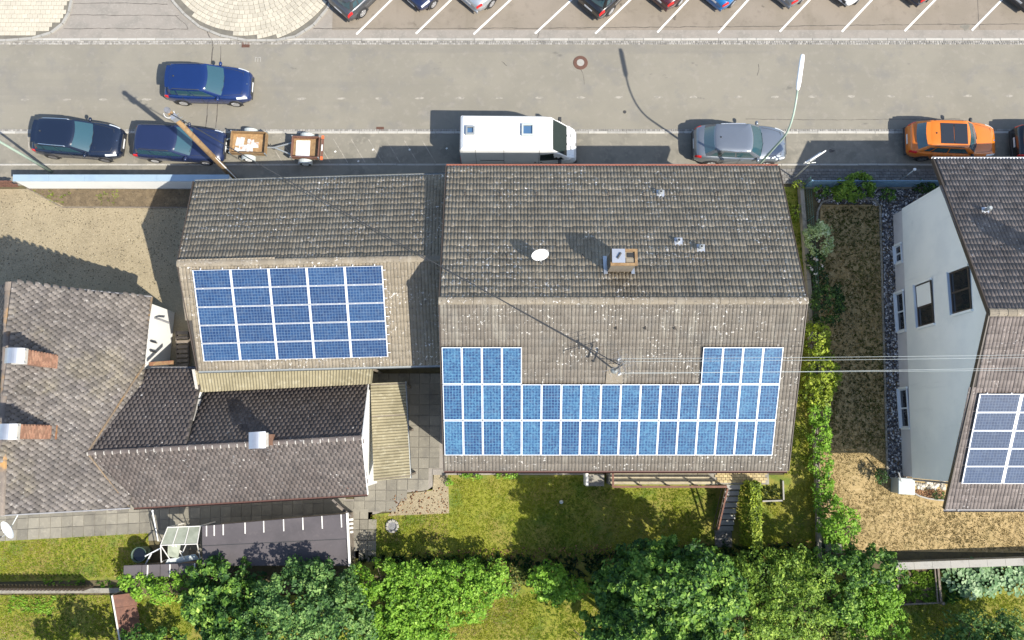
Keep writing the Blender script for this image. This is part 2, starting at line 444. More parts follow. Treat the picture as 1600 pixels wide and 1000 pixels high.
MT['bark'] = mat('bark', (.1, .075, .05), [((.06, .045, .03), 8, .45, .7, .7)], .9)
MT['terrplank'] = MT['greywood']

def paint(name, col, rough=.3, metal=.0):
    return mat(name, col, [(tuple(c * .9 for c in col), 1.5, .4, .65, .4)], rough, metal=metal, coat=.8, coords='obj')

LEAF = {}
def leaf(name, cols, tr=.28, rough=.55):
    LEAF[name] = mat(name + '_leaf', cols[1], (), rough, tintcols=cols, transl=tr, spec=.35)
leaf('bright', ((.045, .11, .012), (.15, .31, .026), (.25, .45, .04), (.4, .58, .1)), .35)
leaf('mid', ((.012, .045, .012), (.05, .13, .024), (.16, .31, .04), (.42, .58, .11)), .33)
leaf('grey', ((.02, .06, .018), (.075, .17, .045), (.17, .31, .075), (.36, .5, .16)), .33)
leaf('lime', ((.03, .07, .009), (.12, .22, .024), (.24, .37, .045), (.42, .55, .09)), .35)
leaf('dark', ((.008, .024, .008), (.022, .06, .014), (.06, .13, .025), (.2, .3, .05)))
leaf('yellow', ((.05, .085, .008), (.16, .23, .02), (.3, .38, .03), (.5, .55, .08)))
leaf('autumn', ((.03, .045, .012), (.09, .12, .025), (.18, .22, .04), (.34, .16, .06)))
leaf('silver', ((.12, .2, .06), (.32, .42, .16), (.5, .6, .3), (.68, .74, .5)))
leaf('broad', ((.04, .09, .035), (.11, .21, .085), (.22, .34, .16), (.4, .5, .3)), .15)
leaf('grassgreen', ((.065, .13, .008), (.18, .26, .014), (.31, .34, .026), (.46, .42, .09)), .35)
leaf('grassmoss', ((.03, .05, .01), (.08, .1, .018), (.14, .15, .03), (.22, .2, .07)))  # dark green of mossy grass patches
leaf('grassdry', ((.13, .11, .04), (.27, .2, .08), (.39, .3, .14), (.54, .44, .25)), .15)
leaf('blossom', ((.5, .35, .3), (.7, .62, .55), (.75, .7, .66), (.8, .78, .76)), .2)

# ================================================================== THE SETTING
def sheet(name, poly, z, m, label):
    b = MB()
    b.add([(p[0], p[1], z) for p in poly], [tuple(range(len(poly)))])
    return tag(b.build(name, MT[m] if isinstance(m, str) else m, fix=False), label, kind='structure')

def rect(x0, x1, y0, y1):
    return [(x0, y0), (x1, y0), (x1, y1), (x0, y1)]

def poly_px(pts, h=0.0):
    q = [at(u, v, h) for u, v in pts]
    area = sum(q[i].x * q[(i + 1) % len(q)].y - q[(i + 1) % len(q)].x * q[i].y for i in range(len(q)))
    return q if area > 0 else q[::-1]

def inside(p, poly):
    c = False
    n = len(poly)
    for i in range(n):
        a, b = poly[i], poly[(i + 1) % n]
        if (a[1] > p[1]) != (b[1] > p[1]) and p[0] < (b[0] - a[0]) * (p[1] - a[1]) / (b[1] - a[1]) + a[0]:
            c = not c
    return c

sheet('ground', rect(-320, 320, -320, 320), -0.03, 'earth', 'bare garden earth around and between the plots')
road = sheet('road', rect(-90, 90, 16.0, 20.8), 0.0, 'road', 'worn pale asphalt of the street')
lot = sheet('car_park', [(-9.6, 21.57), (90, 21.57), (90, 60), (-9.6, 60)], 0.03, 'lot', 'brownish asphalt of the car park across the street')
apron = sheet('car_park_apron', rect(-90, 90, 21.1, 21.57), 0.026, 'concrete', 'grey strip between kerb and car park bays')
drive = sheet('driveway', rect(-90, -9.6, 21.57, 60), 0.022, 'concrete', 'grey concrete driveway between two paved islands')
park = sheet('parking_lane', rect(-90, 90, 14.13, 15.8), 0.012, 'strip', 'parking lane along the near side of the street')
walk = sheet('pavement', rect(-90, 13.4, 12.95, 14.03), 0.05, 'strip', 'narrow asphalt pavement in front of the houses')

# ---- kerbs: one stone after another
def kerb(name, y, wd, z, x0, x1, ln, label, seed, m='kerb'):
    r = random.Random(seed)
    k = tag(MB().box(x0, x1, y + .01, y + wd - .01, -0.06, z - .025).build(name, MT['joint']), label, kind='structure')
    ms = []
    for t in range(4):
        ms.append(MB().cbox((0, 0, 0), (ln - .012, wd, .12), ch=.012, tint=r.random()).mesh('kerb_stone', MT[m]))
    x = x0 + ln / 2
    while x < x1:
        link('kerb_stone', r.choice(ms), k, place((x, y + wd / 2 + r.uniform(-.006, .006), z - .06 + r.uniform(-.004, .004)), r.uniform(-.004, .004)))
        x += ln
    return k
kerb('kerb', 20.97, .13, .05, -28, 29, 1.0, 'pale granite kerb along the far side of the street', 1)
kerb('kerb', 15.78, .13, .035, -28, 29, 1.0, 'low pale kerb between street and parking lane', 2)
kerb('kerb', 14.03, .1, .06, -28, 29, 1.0, 'kerb between parking lane and pavement', 3)

def setts(name, y0, rows, x0, x1, z, label, seed):
    """two or three rows of small granite setts: too small to pick apart, so joined"""
    r = random.Random(seed)
    b = MB()
    for i in range(rows):
        x = x0
        while x < x1:
            ln = r.uniform(.09, .16)
            b.cbox((x + ln / 2, y0 + .055 + i * .11 + r.uniform(-.008, .008), z + r.uniform(-.008, .006)), (ln - .015, .095, .06), r.uniform(-.06, .06), tint=r.random(), ch=.012)
            x += ln
    sheet_o = b.build(name, MT['sett'])
    return tag(sheet_o, label, kind='stuff')
setts('gutter_setts', 20.74, 2, -28, 29, .0, 'granite setts in the far gutter of the street', 4)
setts('gutter_setts', 15.91, 1, -28, 29, .0, 'granite setts in the gutter beside the parking lane', 5)

# ---- paved islands at the driveway
def island(name, edge_px, label, seed, arcs=None):
    r = random.Random(seed)
    poly = poly_px(edge_px)
    base = MB().prism(poly, -0.04, .075).build(name, MT['joint'])
    tag(base, label, kind='structure')
    inner = poly
    ms = [MB().cbox((0, 0, 0), (.262, .232, .07), ch=.012, tint=r.random()).mesh('paving_stone', MT['cream']) for _ in range(6)]
    n = 0
    if arcs is None:
        y0 = min(p.y for p in poly); x0 = min(p.x for p in poly)
        for j in range(40):
            for i in range(60):
                p = (x0 + .14 + i * .275 + (.137 if j % 2 else 0), y0 + .15 + j * .245)
                if -28 < p[0] and p[1] < 24.2 and inside(p, poly) and all(inside((p[0] + a, p[1] + c), poly) for a in (-.18, .18) for c in (-.16, .16)):
                    link('paving_stone', r.choice(ms), base, place((p[0], p[1], .062 + r.uniform(-.006, .006)), r.uniform(-.02, .02))); n += 1
    else:
        cx, cy = arcs
        rad = .6
        while rad < 9:
            k = max(6, int(2 * math.pi * rad / .275))
            off = r.random()
            for i in range(k):
                an = 2 * math.pi * (i + off) / k
                p = (cx + rad * math.cos(an), cy + rad * math.sin(an))
                if p[1] < 24.2 and n < 300 and all(inside((p[0] + a, p[1] + c), poly) for a in (-.2, .2) for c in (-.2, .2)):
                    link('paving_stone', r.choice(ms), base, place((p[0], p[1], .062 + r.uniform(-.006, .006)), an + math.pi / 2 + r.uniform(-.02, .02))); n += 1
            rad += .245
    return base, poly
_, pl1 = island('paved_island', [(-60, 64), (10, 64), (50, 61), (80, 52), (98, 38), (108, 20), (112, 0), (116, -90), (-60, -90)], 'island of cream paving stones beside the driveway, cut by the picture edge', 11)
_, pl2 = island('paved_island', [(262, -14), (272, 4), (288, 22), (312, 42), (345, 56), (385, 64), (432, 64), (462, 58), (490, 40), (512, 14), (524, -14), (530, -60), (258, -60)], 'rounded island of cream paving laid in arcs', 12, arcs=(at(385, -75).x, at(385, -75).y))
def edge_kerb(poly_pts, name, label):
    b = MB()
    k = tag(b.beam(at(*poly_pts[0], .03), at(*poly_pts[0], .03) + Vector((.02, 0, 0)), .02, .02).build(name, MT['joint']), label, kind='structure')
    for i in range(len(poly_pts) - 1):
        a, c = at(*poly_pts[i], .05), at(*poly_pts[i + 1], .05)
        n = max(1, round((c - a).length / .55))
        for j in range(n):
            p, q = a.lerp(c, (j + .02) / n), a.lerp(c, (j + .98) / n)
            MB().beam(p, q, .13, .12).build('kerb_stone', MT['kerb'], k)
edge_kerb([(-50, 63), (10, 63.5), (50, 60.5), (80, 51.5), (98, 37.5), (108, 19.5), (112, 0), (114, -40)], 'island_kerb', 'curved kerb round the driveway island with straight courses')
edge_kerb([(264, -10), (272, 4), (288, 22), (312, 42), (345, 56), (385, 63.5), (432, 63.5), (462, 57.5), (490, 39.5), (512, 13.5), (522, -8)], 'island_kerb', 'curved kerb round the island laid in arcs')

# ---- painted lines, seams
lb = [(557, 54, 612, 0), (650, 53, 705, 0), (740, 54, 798, 0), (836, 53, 893, 0), (930, 53, 985, 0), (1027, 51, 1075, 0), (1122, 52, 1169, 0), (1218, 50, 1265, 0), (1315, 50, 1362, 0), (1413, 49, 1461, 0), (1518, 48, 1565, 0)]
for u0, v0, u1, v1 in lb:
    a, c = at(u0, v0), at(u1, v1)
    d = (c - a).normalized()
    MB().beam((a.x, a.y, .036), (a.x + d.x * 5.2, a.y + d.y * 5.2, .036), .1, .004).build('bay_line', MT['marking'], lot)
b = MB()
r = random.Random(5)
for i in range(-3, 26):
    u = 42 + i * 61.5
    a = at(u + r.uniform(-5, 5), 156 - i * .25)
    if i in (6,): continue
    n = 9
    pts = [(a.x + .27 * math.cos(6.28 * k / n) * r.uniform(.6, 1.1), a.y + .075 * math.sin(6.28 * k / n) * r.uniform(.7, 1.2), .004) for k in range(n)]
    b.add(pts, [tuple(range(n))])
o = b.build('worn_centre_dashes', MT['fadedpaint_glints'], road)
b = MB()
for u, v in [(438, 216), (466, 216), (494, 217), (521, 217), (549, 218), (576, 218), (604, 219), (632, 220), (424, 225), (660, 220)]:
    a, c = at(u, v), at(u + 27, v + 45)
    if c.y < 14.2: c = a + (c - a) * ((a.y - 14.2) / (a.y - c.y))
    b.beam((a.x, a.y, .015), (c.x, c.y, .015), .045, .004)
b.build('painted_reflection_lines', MT['fadedpaint_glints'], park)  # pale lines painted in for light reflected onto the parking lane
b = MB()
for u, v in [(524, 237), (583, 234), (640, 234), (698, 232), (560, 252)]:
    a = at(u, v); b.cbox((a.x, a.y, .018), (.1, .08, .004), .6)
b.build('paint_dots', MT['marking'], park)
b = MB()
a, c = at(44, 212), at(46, 235)
b.beam((a.x, a.y, .016), (c.x, c.y, .016), .07, .004)
b.build('bay_line', MT['fadedpaint_glints'], park)
# a small surveying mark like a letter m, sprayed on the asphalt
b = MB()
p = at(403, 93)
for dx in (-.14, 0, .14): b.box(p.x + dx - .018, p.x + dx + .018, p.y - .14, p.y + .1, .002, .006)
for dx in (-.07, .07): b.box(p.x + dx - .09, p.x + dx + .09, p.y + .1, p.y + .136, .002, .006)
b.build('sprayed_mark', MT['kerb'], road)
def wiggle(pts, wd, z, name, parent, seed, m='tar'):
    r = random.Random(seed)
    b = MB()
    for i in range(len(pts) - 1):
        a, c = at(*pts[i]), at(*pts[i + 1])
        n = max(2, int((c - a).length / .3))
        last = a
        for j in range(1, n + 1):
            q = a.lerp(c, j / n) + (Vector((r.uniform(-.025, .025), r.uniform(-.025, .025), 0)) if j < n else Vector())
            b.beam((last.x, last.y, z), (q.x, q.y, z), wd * r.uniform(.6, 1.3), .004)
            last = q
    return b.build(name, MT[m], parent)
wiggle([(333, 73), (330, 100), (326, 150), (321, 200)], .045, .003, 'tar_seam', road, 21)
wiggle([(345, 72), (343, 110), (340, 160), (337, 200)], .035, .003, 'tar_seam', road, 22)
wiggle([(907, 108), (912, 120), (913, 132)], .02, .003, 'crack', road, 23)
wiggle([(115, 6), (190, 5), (262, 7)], .025, .027, 'joint_line', drive, 24)
wiggle([(110, 24), (200, 24), (280, 25)], .025, .027, 'joint_line', drive, 25)
wiggle([(100, 45), (200, 45), (294, 46), (290, 38), (274, 24)], .025, .031, 'joint_line', apron, 26)
wiggle([(490, 45), (700, 45), (900, 44), (1150, 42), (1400, 39), (1600, 38)], .03, .034, 'joint_line', lot, 27)
wiggle([(324, 50), (332, 64), (333, 73)], .04, .031, 'tar_seam', apron, 28)

def stain(u, v, rad, seed, parent, z):
    r = random.Random(seed); a = at(u, v); b = MB()
    ph = [r.uniform(.55, 1.15) for _ in range(14)]
    b.add([(a.x + rad * ph[k] * math.cos(6.2832 * k / 14), a.y + .7 * rad * ph[k] * math.sin(6.2832 * k / 14), z) for k in range(14)], [tuple(range(14))])
    b.build('oil_stain', MT['strip'] if parent is not park else MT['tar'], parent)
stain(1508, 43, .3, 1, lot, .0345); stain(1299, 236, .16, 2, park, .0165)
wiggle([(1185, 100), (1186, 108), (1183, 118)], .02, .003, 'crack', road, 29)
wiggle([(784, 96), (788, 99), (792, 103)], .03, .003, 'crack', road, 30)
wiggle([(840, 65), (842, 52), (845, 45)], .02, .0345, 'crack', lot, 31)
wiggle([(1530, 44), (1528, 22), (1527, 0)], .02, .0345, 'crack', lot, 32)
wiggle([(1165, 186), (1300, 187), (1500, 186)], .02, .003, 'joint_line', road, 33)

# ---- drains and covers
def drain(u, v, sx, sy, label, z=.004):
    a = at(u, v)
    t = thing('drain_grate', label, 'drain', (a.x, a.y, z))
    MB().box(-sx / 2, sx / 2, -sy / 2, sy / 2, -.02, .008).build('frame', MT['iron'], t, local=True)
    for i in range(6):
        x = -sx / 2 + sx * (i + .5) / 6
        MB().box(x - sx * .045, x + sx * .045, -sy * .4, sy * .4, .009, .02).build('bar', MT['iron'], t, local=True)
drain(384, 70, .42, .3, 'rusty drain grate in the gutter below the rounded paved island')
drain(594, 202, .4, .26, 'rusty drain grate in the gutter left of the white van')
a = at(907, 98)
t = thing('manhole_cover', 'round manhole cover with rusty iron ring and pale concrete centre', 'manhole cover', (a.x, a.y, .004))
MB().lathe((0, 0, 0), [(.2, .0), (.2, .022), (.375, .022), (.39, .0)], 28).build('iron_ring', MT['iron'], t, local=True)
MB().lathe((0, 0, 0), [(0.001, .018), (.198, .018), (.198, 0)], 24).build('concrete_centre', MT['kerb'], t, local=True)
a = at(976, 175)
t = thing('valve_cap', 'tiny dark valve cap set into the street asphalt', 'valve cap', (a.x, a.y, .003))
MB().lathe((0, 0, 0), [(0.001, .012), (.06, .012), (.07, 0)], 12).build('lid', MT['plastic'], t, local=True)
MB().lathe((0, 0, 0), [(0.072, .008), (.09, .008), (.095, 0)], 12).build('collar', MT['tar'], t, local=True)

# ---- block pavement in front of the right-hand garden
def blocks(name, x0, x1, y0, y1, z, sx, sy, m, label, seed, herring=False, mx=300, poly=None, gap=.012):
    r = random.Random(seed)
    base = tag(MB().add([(x0, y0, z - .03), (x1, y0, z - .03), (x1, y1, z - .03), (x0, y1, z - .03)], [(0, 1, 2, 3)]).build(name, MT['joint']) if poly is None else
               MB().add([(p[0], p[1], z - .03) for p in poly], [tuple(range(len(poly)))]).build(name, MT['joint']), label, kind='structure')
    ms = [MB().cbox((0, 0, 0), (sx - gap, sy - gap, .08), ch=.008, tint=r.random()).mesh('paving_block', MT[m]) for _ in range(6)]
    n = 0
    j = 0
    y = y0 + sy / 2
    while y < y1:
        x = x0 + (sx / 2 if j % 2 else 0) + r.uniform(0, .02)
        while x < x1:
            ok = poly is None or inside((x, y), poly)
            if ok and x0 + sx * .4 < x < x1 - sx * .4 and n < mx:
                link('paving_block', r.choice(ms), base, place((x, y, z - .04 + r.uniform(-.005, .005)), r.uniform(-.012, .012))); n += 1
            x += sx
        y += sy; j += 1
    return base
blocks('block_pavement', 13.4, 29, 13.05, 14.03, .06, .24, .16, 'greyblock', 'grey block pavement in front of the railing', 31)

# ---- plots
yard = sheet('gravel_yard', [(-90, 0), (-13.0, 0), (-13.0, 12.78), (-90, 12.78)], 0.0, 'gravel', 'yard of beige gravel between the houses')
a = poly_px([(42, 294), (302, 296), (296, 323), (100, 322)])
sheet('soil_bed', a, .012, 'soil', 'strip of dry soil and weeds along the white wall')
MB().beam(at(98, 324, .03), at(300, 324, .03), .05, .06).build('bed_edging', MT['greywood'], yard)
MB().beam(at(42, 294, .03), at(98, 324, .03), .05, .06).build('bed_edging', MT['greywood'], yard)
lawn_m = sheet('lawn', poly_px([(555, 806), (622, 800), (700, 742), (1272, 742), (1280, 1100), (555, 1100)]), 0.0, 'lawn', 'green lawn behind the large house')
sheet('lawn', poly_px([(1225, 292), (1257, 292), (1272, 742), (1225, 742)]), 0.004, 'lawn', 'narrow strip of lawn beside the gable of the large house')
sheet('lawn', poly_px([(-200, 845), (232, 830), (236, 905), (-200, 912)]), 0.004, 'lawn', 'yellowing lawn south of the left-hand house')
sheet('lawn', poly_px([(-200, 930), (175, 930), (190, 1100), (-200, 1100)]), 0.004, 'lawn', 'patchy lawn beyond the picket fence')
sheet('lawn', poly_px([(205, 930), (555, 930), (555, 1100), (215, 1100)]), 0.002, 'lawn', 'shaded lawn under the trees')
sheet('dry_lawn', poly_px([(1282, 320), (1392, 320), (1408, 745), (1800, 780), (1800, 866), (1285, 860), (1276, 742)]), 0.004, 'drylawn', 'straw-coloured dry lawn round the white house')
sheet('lawn', poly_px([(1300, 890), (1800, 886), (1800, 1100), (1300, 1100)]), 0.004, 'lawn', 'shaded lawn beyond the garden wall')

def slabs(name, poly, sx, sy, z, label, seed, rz=0.0, m='slab', jit=.0):
    r = random.Random(seed)
    base = tag(MB().add([(p[0], p[1], z - .03) for p in poly], [tuple(range(len(poly)))]).build(name, MT['joint']), label, kind='structure')
    base.data.materials[0] = MT['concrete']
    ms = [MB().cbox((0, 0, 0), (sx - .02, sy - .02, .06), ch=.006, tint=r.random()).mesh('paving_slab', MT[m]) for _ in range(8)]
    cx = sum(p[0] for p in poly) / len(poly); cy = sum(p[1] for p in poly) / len(poly)
    for j in range(-30, 31):
        for i in range(-40, 41):
            x, y = i * sx + (jit * sx if j % 2 else 0), j * sy
            p = (cx + x * math.cos(rz) - y * math.sin(rz), cy + x * math.sin(rz) + y * math.cos(rz))
            if inside(p, poly):
                link('paving_slab', r.choice(ms), base, place((p[0], p[1], z - .03 + r.uniform(-.006, .006)), rz + r.uniform(-.008, .008)) @ Matrix.Rotation(r.uniform(-.008, .008), 4, 'X'))
    return base
slabs('patio', poly_px([(560, 590), (694, 585), (694, 738), (676, 738), (676, 765), (630, 770), (622, 790), (580, 806), (520, 808), (520, 780), (560, 780)]), .52, .52, .03, 'weathered slabs in the passage between the houses', 41)
slabs('patio', poly_px([(-60, 800), (235, 790), (236, 826), (-60, 846)]), .54, .52, .03, 'weathered slab path along the left-hand house', 42, R(3))
slabs('path', poly_px([(554, 800), (582, 800), (582, 872), (554, 872)]), .42, .5, .03, 'slab path beside the shed', 43)
slabs('patio', poly_px([(232, 786), (540, 772), (540, 806), (300, 880), (232, 835)]), .5, .5, .028, 'concrete slabs between low house and shed', 44, R(2))
sheet('gravel_patch', poly_px([(632, 772), (676, 766), (678, 742), (700, 742), (702, 802), (606, 806), (622, 790)]), .012, 'gravel', 'patch of gravel and dry leaves beside the slabs')
sheet('apron', poly_px([(676, 733), (920, 733), (920, 742), (676, 742)]), .03, 'concrete', 'concrete edge along the wall of the large house')

# ================================================================== ROOF COVERINGS
CAMP = Vector((0, 0, CAM_H))

def np_tile(kind, seed, su, sv):
    """one roof tile: x along the eave, y up the slope, z off the roof; 8 variants share this builder"""
    r = random.Random(seed)
    vs, fs = [], []
    if kind == 'roll':            # two rolls side by side
        h = .034
        prof = [(0, .0), (.06, .72 * h), (.15, h), (.34, h * .98), (.44, .66 * h), (.5, .0), (.56, .72 * h), (.65, h), (.84, h * .98), (.94, .66 * h), (1.0, .0)]
        tip = .003
        for y, lift in ((0, tip), (sv + .04, 0.0)):
            for x, z in prof:
                vs.append((x * su * .995, y, z + lift))
        n = len(prof)
        for i in range(n - 1): fs.append((i, i + 1, n + i + 1, n + i))
        for x, z in prof: vs.append((x * su * .995, 0.004, z + tip - .03))
        for i in range(n - 1): fs.append((i + 1, i, 2 * n + i, 2 * n + i + 1))
    elif kind == 'scale':         # six-sided scale with a blunt point downhill
        a = su / 2 * .97
        out = [(-a, sv * .75), (-a * .42, 0), (a * .42, 0), (a, sv * .75), (a, sv * 1.45), (-a, sv * 1.45)]
        up = lambda y: .018 * (1 - y / (sv * 1.45)) + .002
        vs = [(x + su / 2, y, up(y)) for x, y in out] + [(x + su / 2, y, up(y) - .016) for x, y in out]
        fs = [(0, 1, 2, 3), (0, 3, 4, 5), (7, 1, 0, 6), (8, 2, 1, 7), (9, 3, 2, 8), (10, 4, 3, 9), (6, 0, 5, 11)]
    else:                         # flat tile with rounded lower edge
        a = su / 2 * .96
        out = [(-a, .035), (-a * .6, .0), (a * .6, 0), (a, .035), (a, sv * 1.2), (-a, sv * 1.2)]
        up = lambda y: .016 * (1 - y / (sv * 1.2)) + .002
        vs = [(x + su / 2, y, up(y)) for x, y in out] + [(x + su / 2, y, up(y) - .02) for x, y in out]
        fs = [(0, 1, 2, 3), (0, 3, 4, 5), (7, 1, 0, 6), (8, 2, 1, 7), (9, 3, 2, 8), (10, 4, 3, 9), (6, 0, 5, 11)]
    return np.array(vs), np.array(fs), r.random()

class Tiling:
    """gathers tile places over several slopes, then lays the nearest 300 one by one and joins the rest"""
    def __init__(self, kind, su, sv, m, seed):
        self.kind, self.su, self.sv, self.m, self.seed = kind, su, sv, m, seed
        self.c = []
    def slope(self, eL, eR, rR, rL, skip=None, clip=None):
        eL, eR, rR, rL = map(Vector, (eL, eR, rR, rL))
        U = (eR - eL).normalized()
        Nn = (eR - eL).cross(rL - eL).normalized()
        V = Nn.cross(U)
        poly = [((p - eL).dot(U), (p - eL).dot(V)) for p in (eL, eR, rR, rL)]
        if clip: poly = [((Vector(p) - eL).dot(U), (Vector(p) - eL).dot(V)) for p in clip]
        ulo, uhi = min(p[0] for p in poly), max(p[0] for p in poly)
        vhi = max(p[1] for p in poly); vlo = min(p[1] for p in poly)
        r = random.Random(self.seed + len(self.c))
        j = 0
        v = vlo
        while v < vhi - self.sv * .3:
            u = ulo - (self.su / 2 if (j % 2 and self.kind != 'roll') else 0)
            while u < uhi:
                cu, cv = u + self.su / 2, v + self.sv / 2
                if inside((cu, cv), poly) and not (skip and skip(cu, cv)):
                    p = eL + U * u + V * v + Nn * (r.uniform(-.002, .002) + .012)
                    M = Matrix((( U.x, V.x, Nn.x, p.x), (U.y, V.y, Nn.y, p.y), (U.z, V.z, Nn.z, p.z), (0, 0, 0, 1)))
                    M = M @ Matrix.Rotation(r.gauss(0, .0045), 4, 'X') @ Matrix.Rotation(r.gauss(0, .009), 4, 'Z') @ Matrix.Rotation(r.gauss(0, .007), 4, 'Y')
                    self.c.append(((p - CAMP).length, M))
                u += self.su
            v += self.sv; j += 1
    def lay(self, parent, n_ind=300, name='tile'):
        def seen(M):
            p = M.translation
            a = p - CAMP
            d = a.y * _s - a.z * _c
            return abs(CAM_F * a.x / d) < 790 and abs(CAM_F * (a.y * _c + a.z * _s) / d) < 490
        self.c.sort(key=lambda t: (not seen(t[1]), t[0]))
        var = [np_tile(self.kind, self.seed * 10 + k, self.su, self.sv) for k in range(8)]
        meshes = [np_mesh(name, v, f, self.m, np.full(len(v), t)) for v, f, t in var]
        r = random.Random(self.seed)
        for _, M in self.c[:n_ind]:
            link(name, r.choice(meshes), parent, M)
        V, F, T, n = [], [], [], 0
        for _, M in self.c[n_ind:]:
            v, f, t = var[r.randrange(8)]
            m3 = np.array(M.to_3x3()); tr = np.array(M.translation)
            V.append(v @ m3.T + tr); F.append(f + n); T.append(np.full(len(v), min(1, max(0, t + r.uniform(-.1, .1))))); n += len(v)
        if V:
            o = link(name + '_field', np_mesh(name + '_field', np.concatenate(V), np.concatenate(F), self.m, np.concatenate(T)), parent)
            o['kind'] = 'stuff'

def lerp3(a, b, t): return Vector(a).lerp(Vector(b), t)

def ridge_tiles(parent, a, b, rad, ln, m, seed, name='ridge_tile', mort=None, tip=.0):
    a, b = Vector(a), Vector(b)
    d = (b - a); L = d.length; d.normalize()
    n = max(1, round(L / ln))
    side = d.cross(Vector((0, 0, 1))).normalized(); up = side.cross(d)
    r = random.Random(seed)
    ms = []
    for k in range(4):
        rows = []
        for x, s in ((0, 1.0), (L / n * 1.02, .9)):
            rows.append([(x, rad * s * math.cos(t), rad * .62 * s * math.sin(t)) for t in [math.pi * q / 6 for q in range(7)]])
        bb = MB().grid(rows, flip=True)
        bb.add([rows[0][0], *rows[0][1:]], [tuple(range(7))])
        bb.t = [r.random()] * len(bb.v)
        ms.append(bb.mesh(name, m))
    for i in range(n):
        p = a + d * (L * i / n)
        M = Matrix(((d.x, -side.x, up.x, p.x), (d.y, -side.y, up.y, p.y), (d.z, -side.z, up.z, p.z + r.uniform(-.006, .006)), (0, 0, 0, 1)))
        link(name, r.choice(ms), parent, M @ Matrix.Rotation(r.gauss(0, .012), 4, 'Z'))
    if mort:
        bb = MB()
        for i in range(n + 1):
            p = a + d * (L * i / n)
            rows = []
            for x, s in ((-.02, 1.12), (.025, 1.08)):
                rows.append([p + d * x + side * (rad * s * math.cos(t)) + up * (rad * .62 * s * math.sin(t)) for t in [math.pi * (.02 + .55 * q / 5) for q in range(6)]])
            bb.grid(rows)
        bb.build('mortar', mort, parent)

def gutter(parent, a, b, m, rad=.07, pipe=None):
    a, b = Vector(a), Vector(b)
    d = (b - a).normalized(); side = d.cross(Vector((0, 0, 1))).normalized()
    bb = MB()
    for k in (1.0, .82):
        rows = []
        for p in (a, b):
            rows.append([p + side * (rad * k * math.cos(t)) - Vector((0, 0, rad * k * math.sin(t))) for t in [math.pi * q / 6 for q in range(7)]])
        bb.grid(rows)
    bb.build('gutter', m, parent)
    if pipe is not None:
        q = a + d * pipe[0]; e = q - side * pipe[1]
        MB().tube([q, q - Vector((0, 0, .15)), e - Vector((0, 0, .5)), Vector((e.x, e.y, .05))], .045, 8).build('downpipe', m, parent)

# ================================================================== LARGE HOUSE
XW, XE = -2.97, 12.05
HN, HR, HS = (12.16, 5.25), (5.56, 7.8), (-1.38, 4.5)     # (y, z) of north eave, ridge, south eave
house = thing('large_house', 'large house with grey tiled gable roof, chimney and a blue solar array', 'house', (4.4, 5.2, 0))
bm_ = MB()
a0, a1 = XW + .35, XE - .35
wallpts = [(-.9, 0), (11.65, 0), (11.65, HN[1] - .1), (HR[0], HR[1] - .25), (-.9, HS[1] - .08)]
n = len(wallpts)
bm_.add([(a0, y, z) for y, z in wallpts] + [(a1, y, z) for y, z in wallpts],
        [tuple(range(n - 1, -1, -1)), tuple(range(n, 2 * n))] + [(i, (i + 1) % n, n + (i + 1) % n, n + i) for i in range(n)])
bm_.build('wall', MT['creamwall'], house, fix=True)
roof = MB()
roof.slab([(XW + .02, HS[0] + .05, HS[1]), (XE - .02, HS[0] + .05, HS[1]), (XE - .02, HR[0], HR[1]), (XW + .02, HR[0], HR[1])], .14)
roof.slab([(XE - .02, HN[0] - .05, HN[1]), (XW + .02, HN[0] - .05, HN[1]), (XW + .02, HR[0], HR[1] - .003), (XE - .02, HR[0], HR[1] - .003)], .14)
hroof = roof.build('roof', MT['deck'], house)
tl = Tiling('roll', .30, .335, MT['tile'], 3)
tn = Tiling('roll', .30, .335, MT['tilelichenbright'], 5)  # north slope gets the lightened base, against its weak sunlight
def under_panels(u, v):
    x = XW + u
    if v < 1.0 or v > 5.5: return False
    if v < 3.85: return -2.6 < x < 10.9
    return (-2.6 < x < .15) or (8.25 < x < 10.9)
tl.slope((XW, HS[0], HS[1]), (XE, HS[0], HS[1]), (XE, HR[0], HR[1]), (XW, HR[0], HR[1]), skip=under_panels)
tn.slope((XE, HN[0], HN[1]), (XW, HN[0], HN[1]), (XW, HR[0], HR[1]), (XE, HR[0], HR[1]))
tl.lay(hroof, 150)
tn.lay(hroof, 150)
ridge_tiles(hroof, (XW - .02, HR[0], HR[1] + .03), (XE + .02, HR[0], HR[1] + .03), .17, .36, MT['tilelichenbright'], 4)
for x in (XW - .01, XE + .01):
    bb = MB()
    bb.beam((x, HS[0], HS[1] - .02), (x, HR[0], HR[1] - .02), .04, .16)
    bb.beam((x, HN[0], HN[1] - .02), (x, HR[0], HR[1] - .02), .04, .16)
    bb.build('verge_board', MT['darkframe'], hroof)
gutter(house, (XW, HS[0] - .06, HS[1] - .05), (XE, HS[0] - .06, HS[1] - .05), MT['copper'], pipe=(.5, .5))
gutter(house, (XE, HN[0] + .06, HN[1] - .02), (XW, HN[0] + .06, HN[1] - .02), MT['redgutter'], .06)
# windows on the garden side, under the eave
for x, wd in ((0, 1.3), (3.2, 1.6), (6.6, 2.0), (9.6, 1.2)):
    f = MB()
    for (p0, p1, q0, q1) in ((x, x + .08, 2.2, 3.5), (x + wd - .08, x + wd, 2.2, 3.5), (x, x + wd, 3.42, 3.5), (x, x + wd, 2.2, 2.28), (x + wd / 2 - .04, x + wd / 2 + .04, 2.2, 3.5)):
        f.box(p0, p1, -.94, -.898, q0, q1)
    wo = f.build('window', MT['winframe'], house)
    MB().box(x + .02, x + wd - .02, -.92, -.899, 2.22, 3.48).build('pane', MT['winglass'], wo)
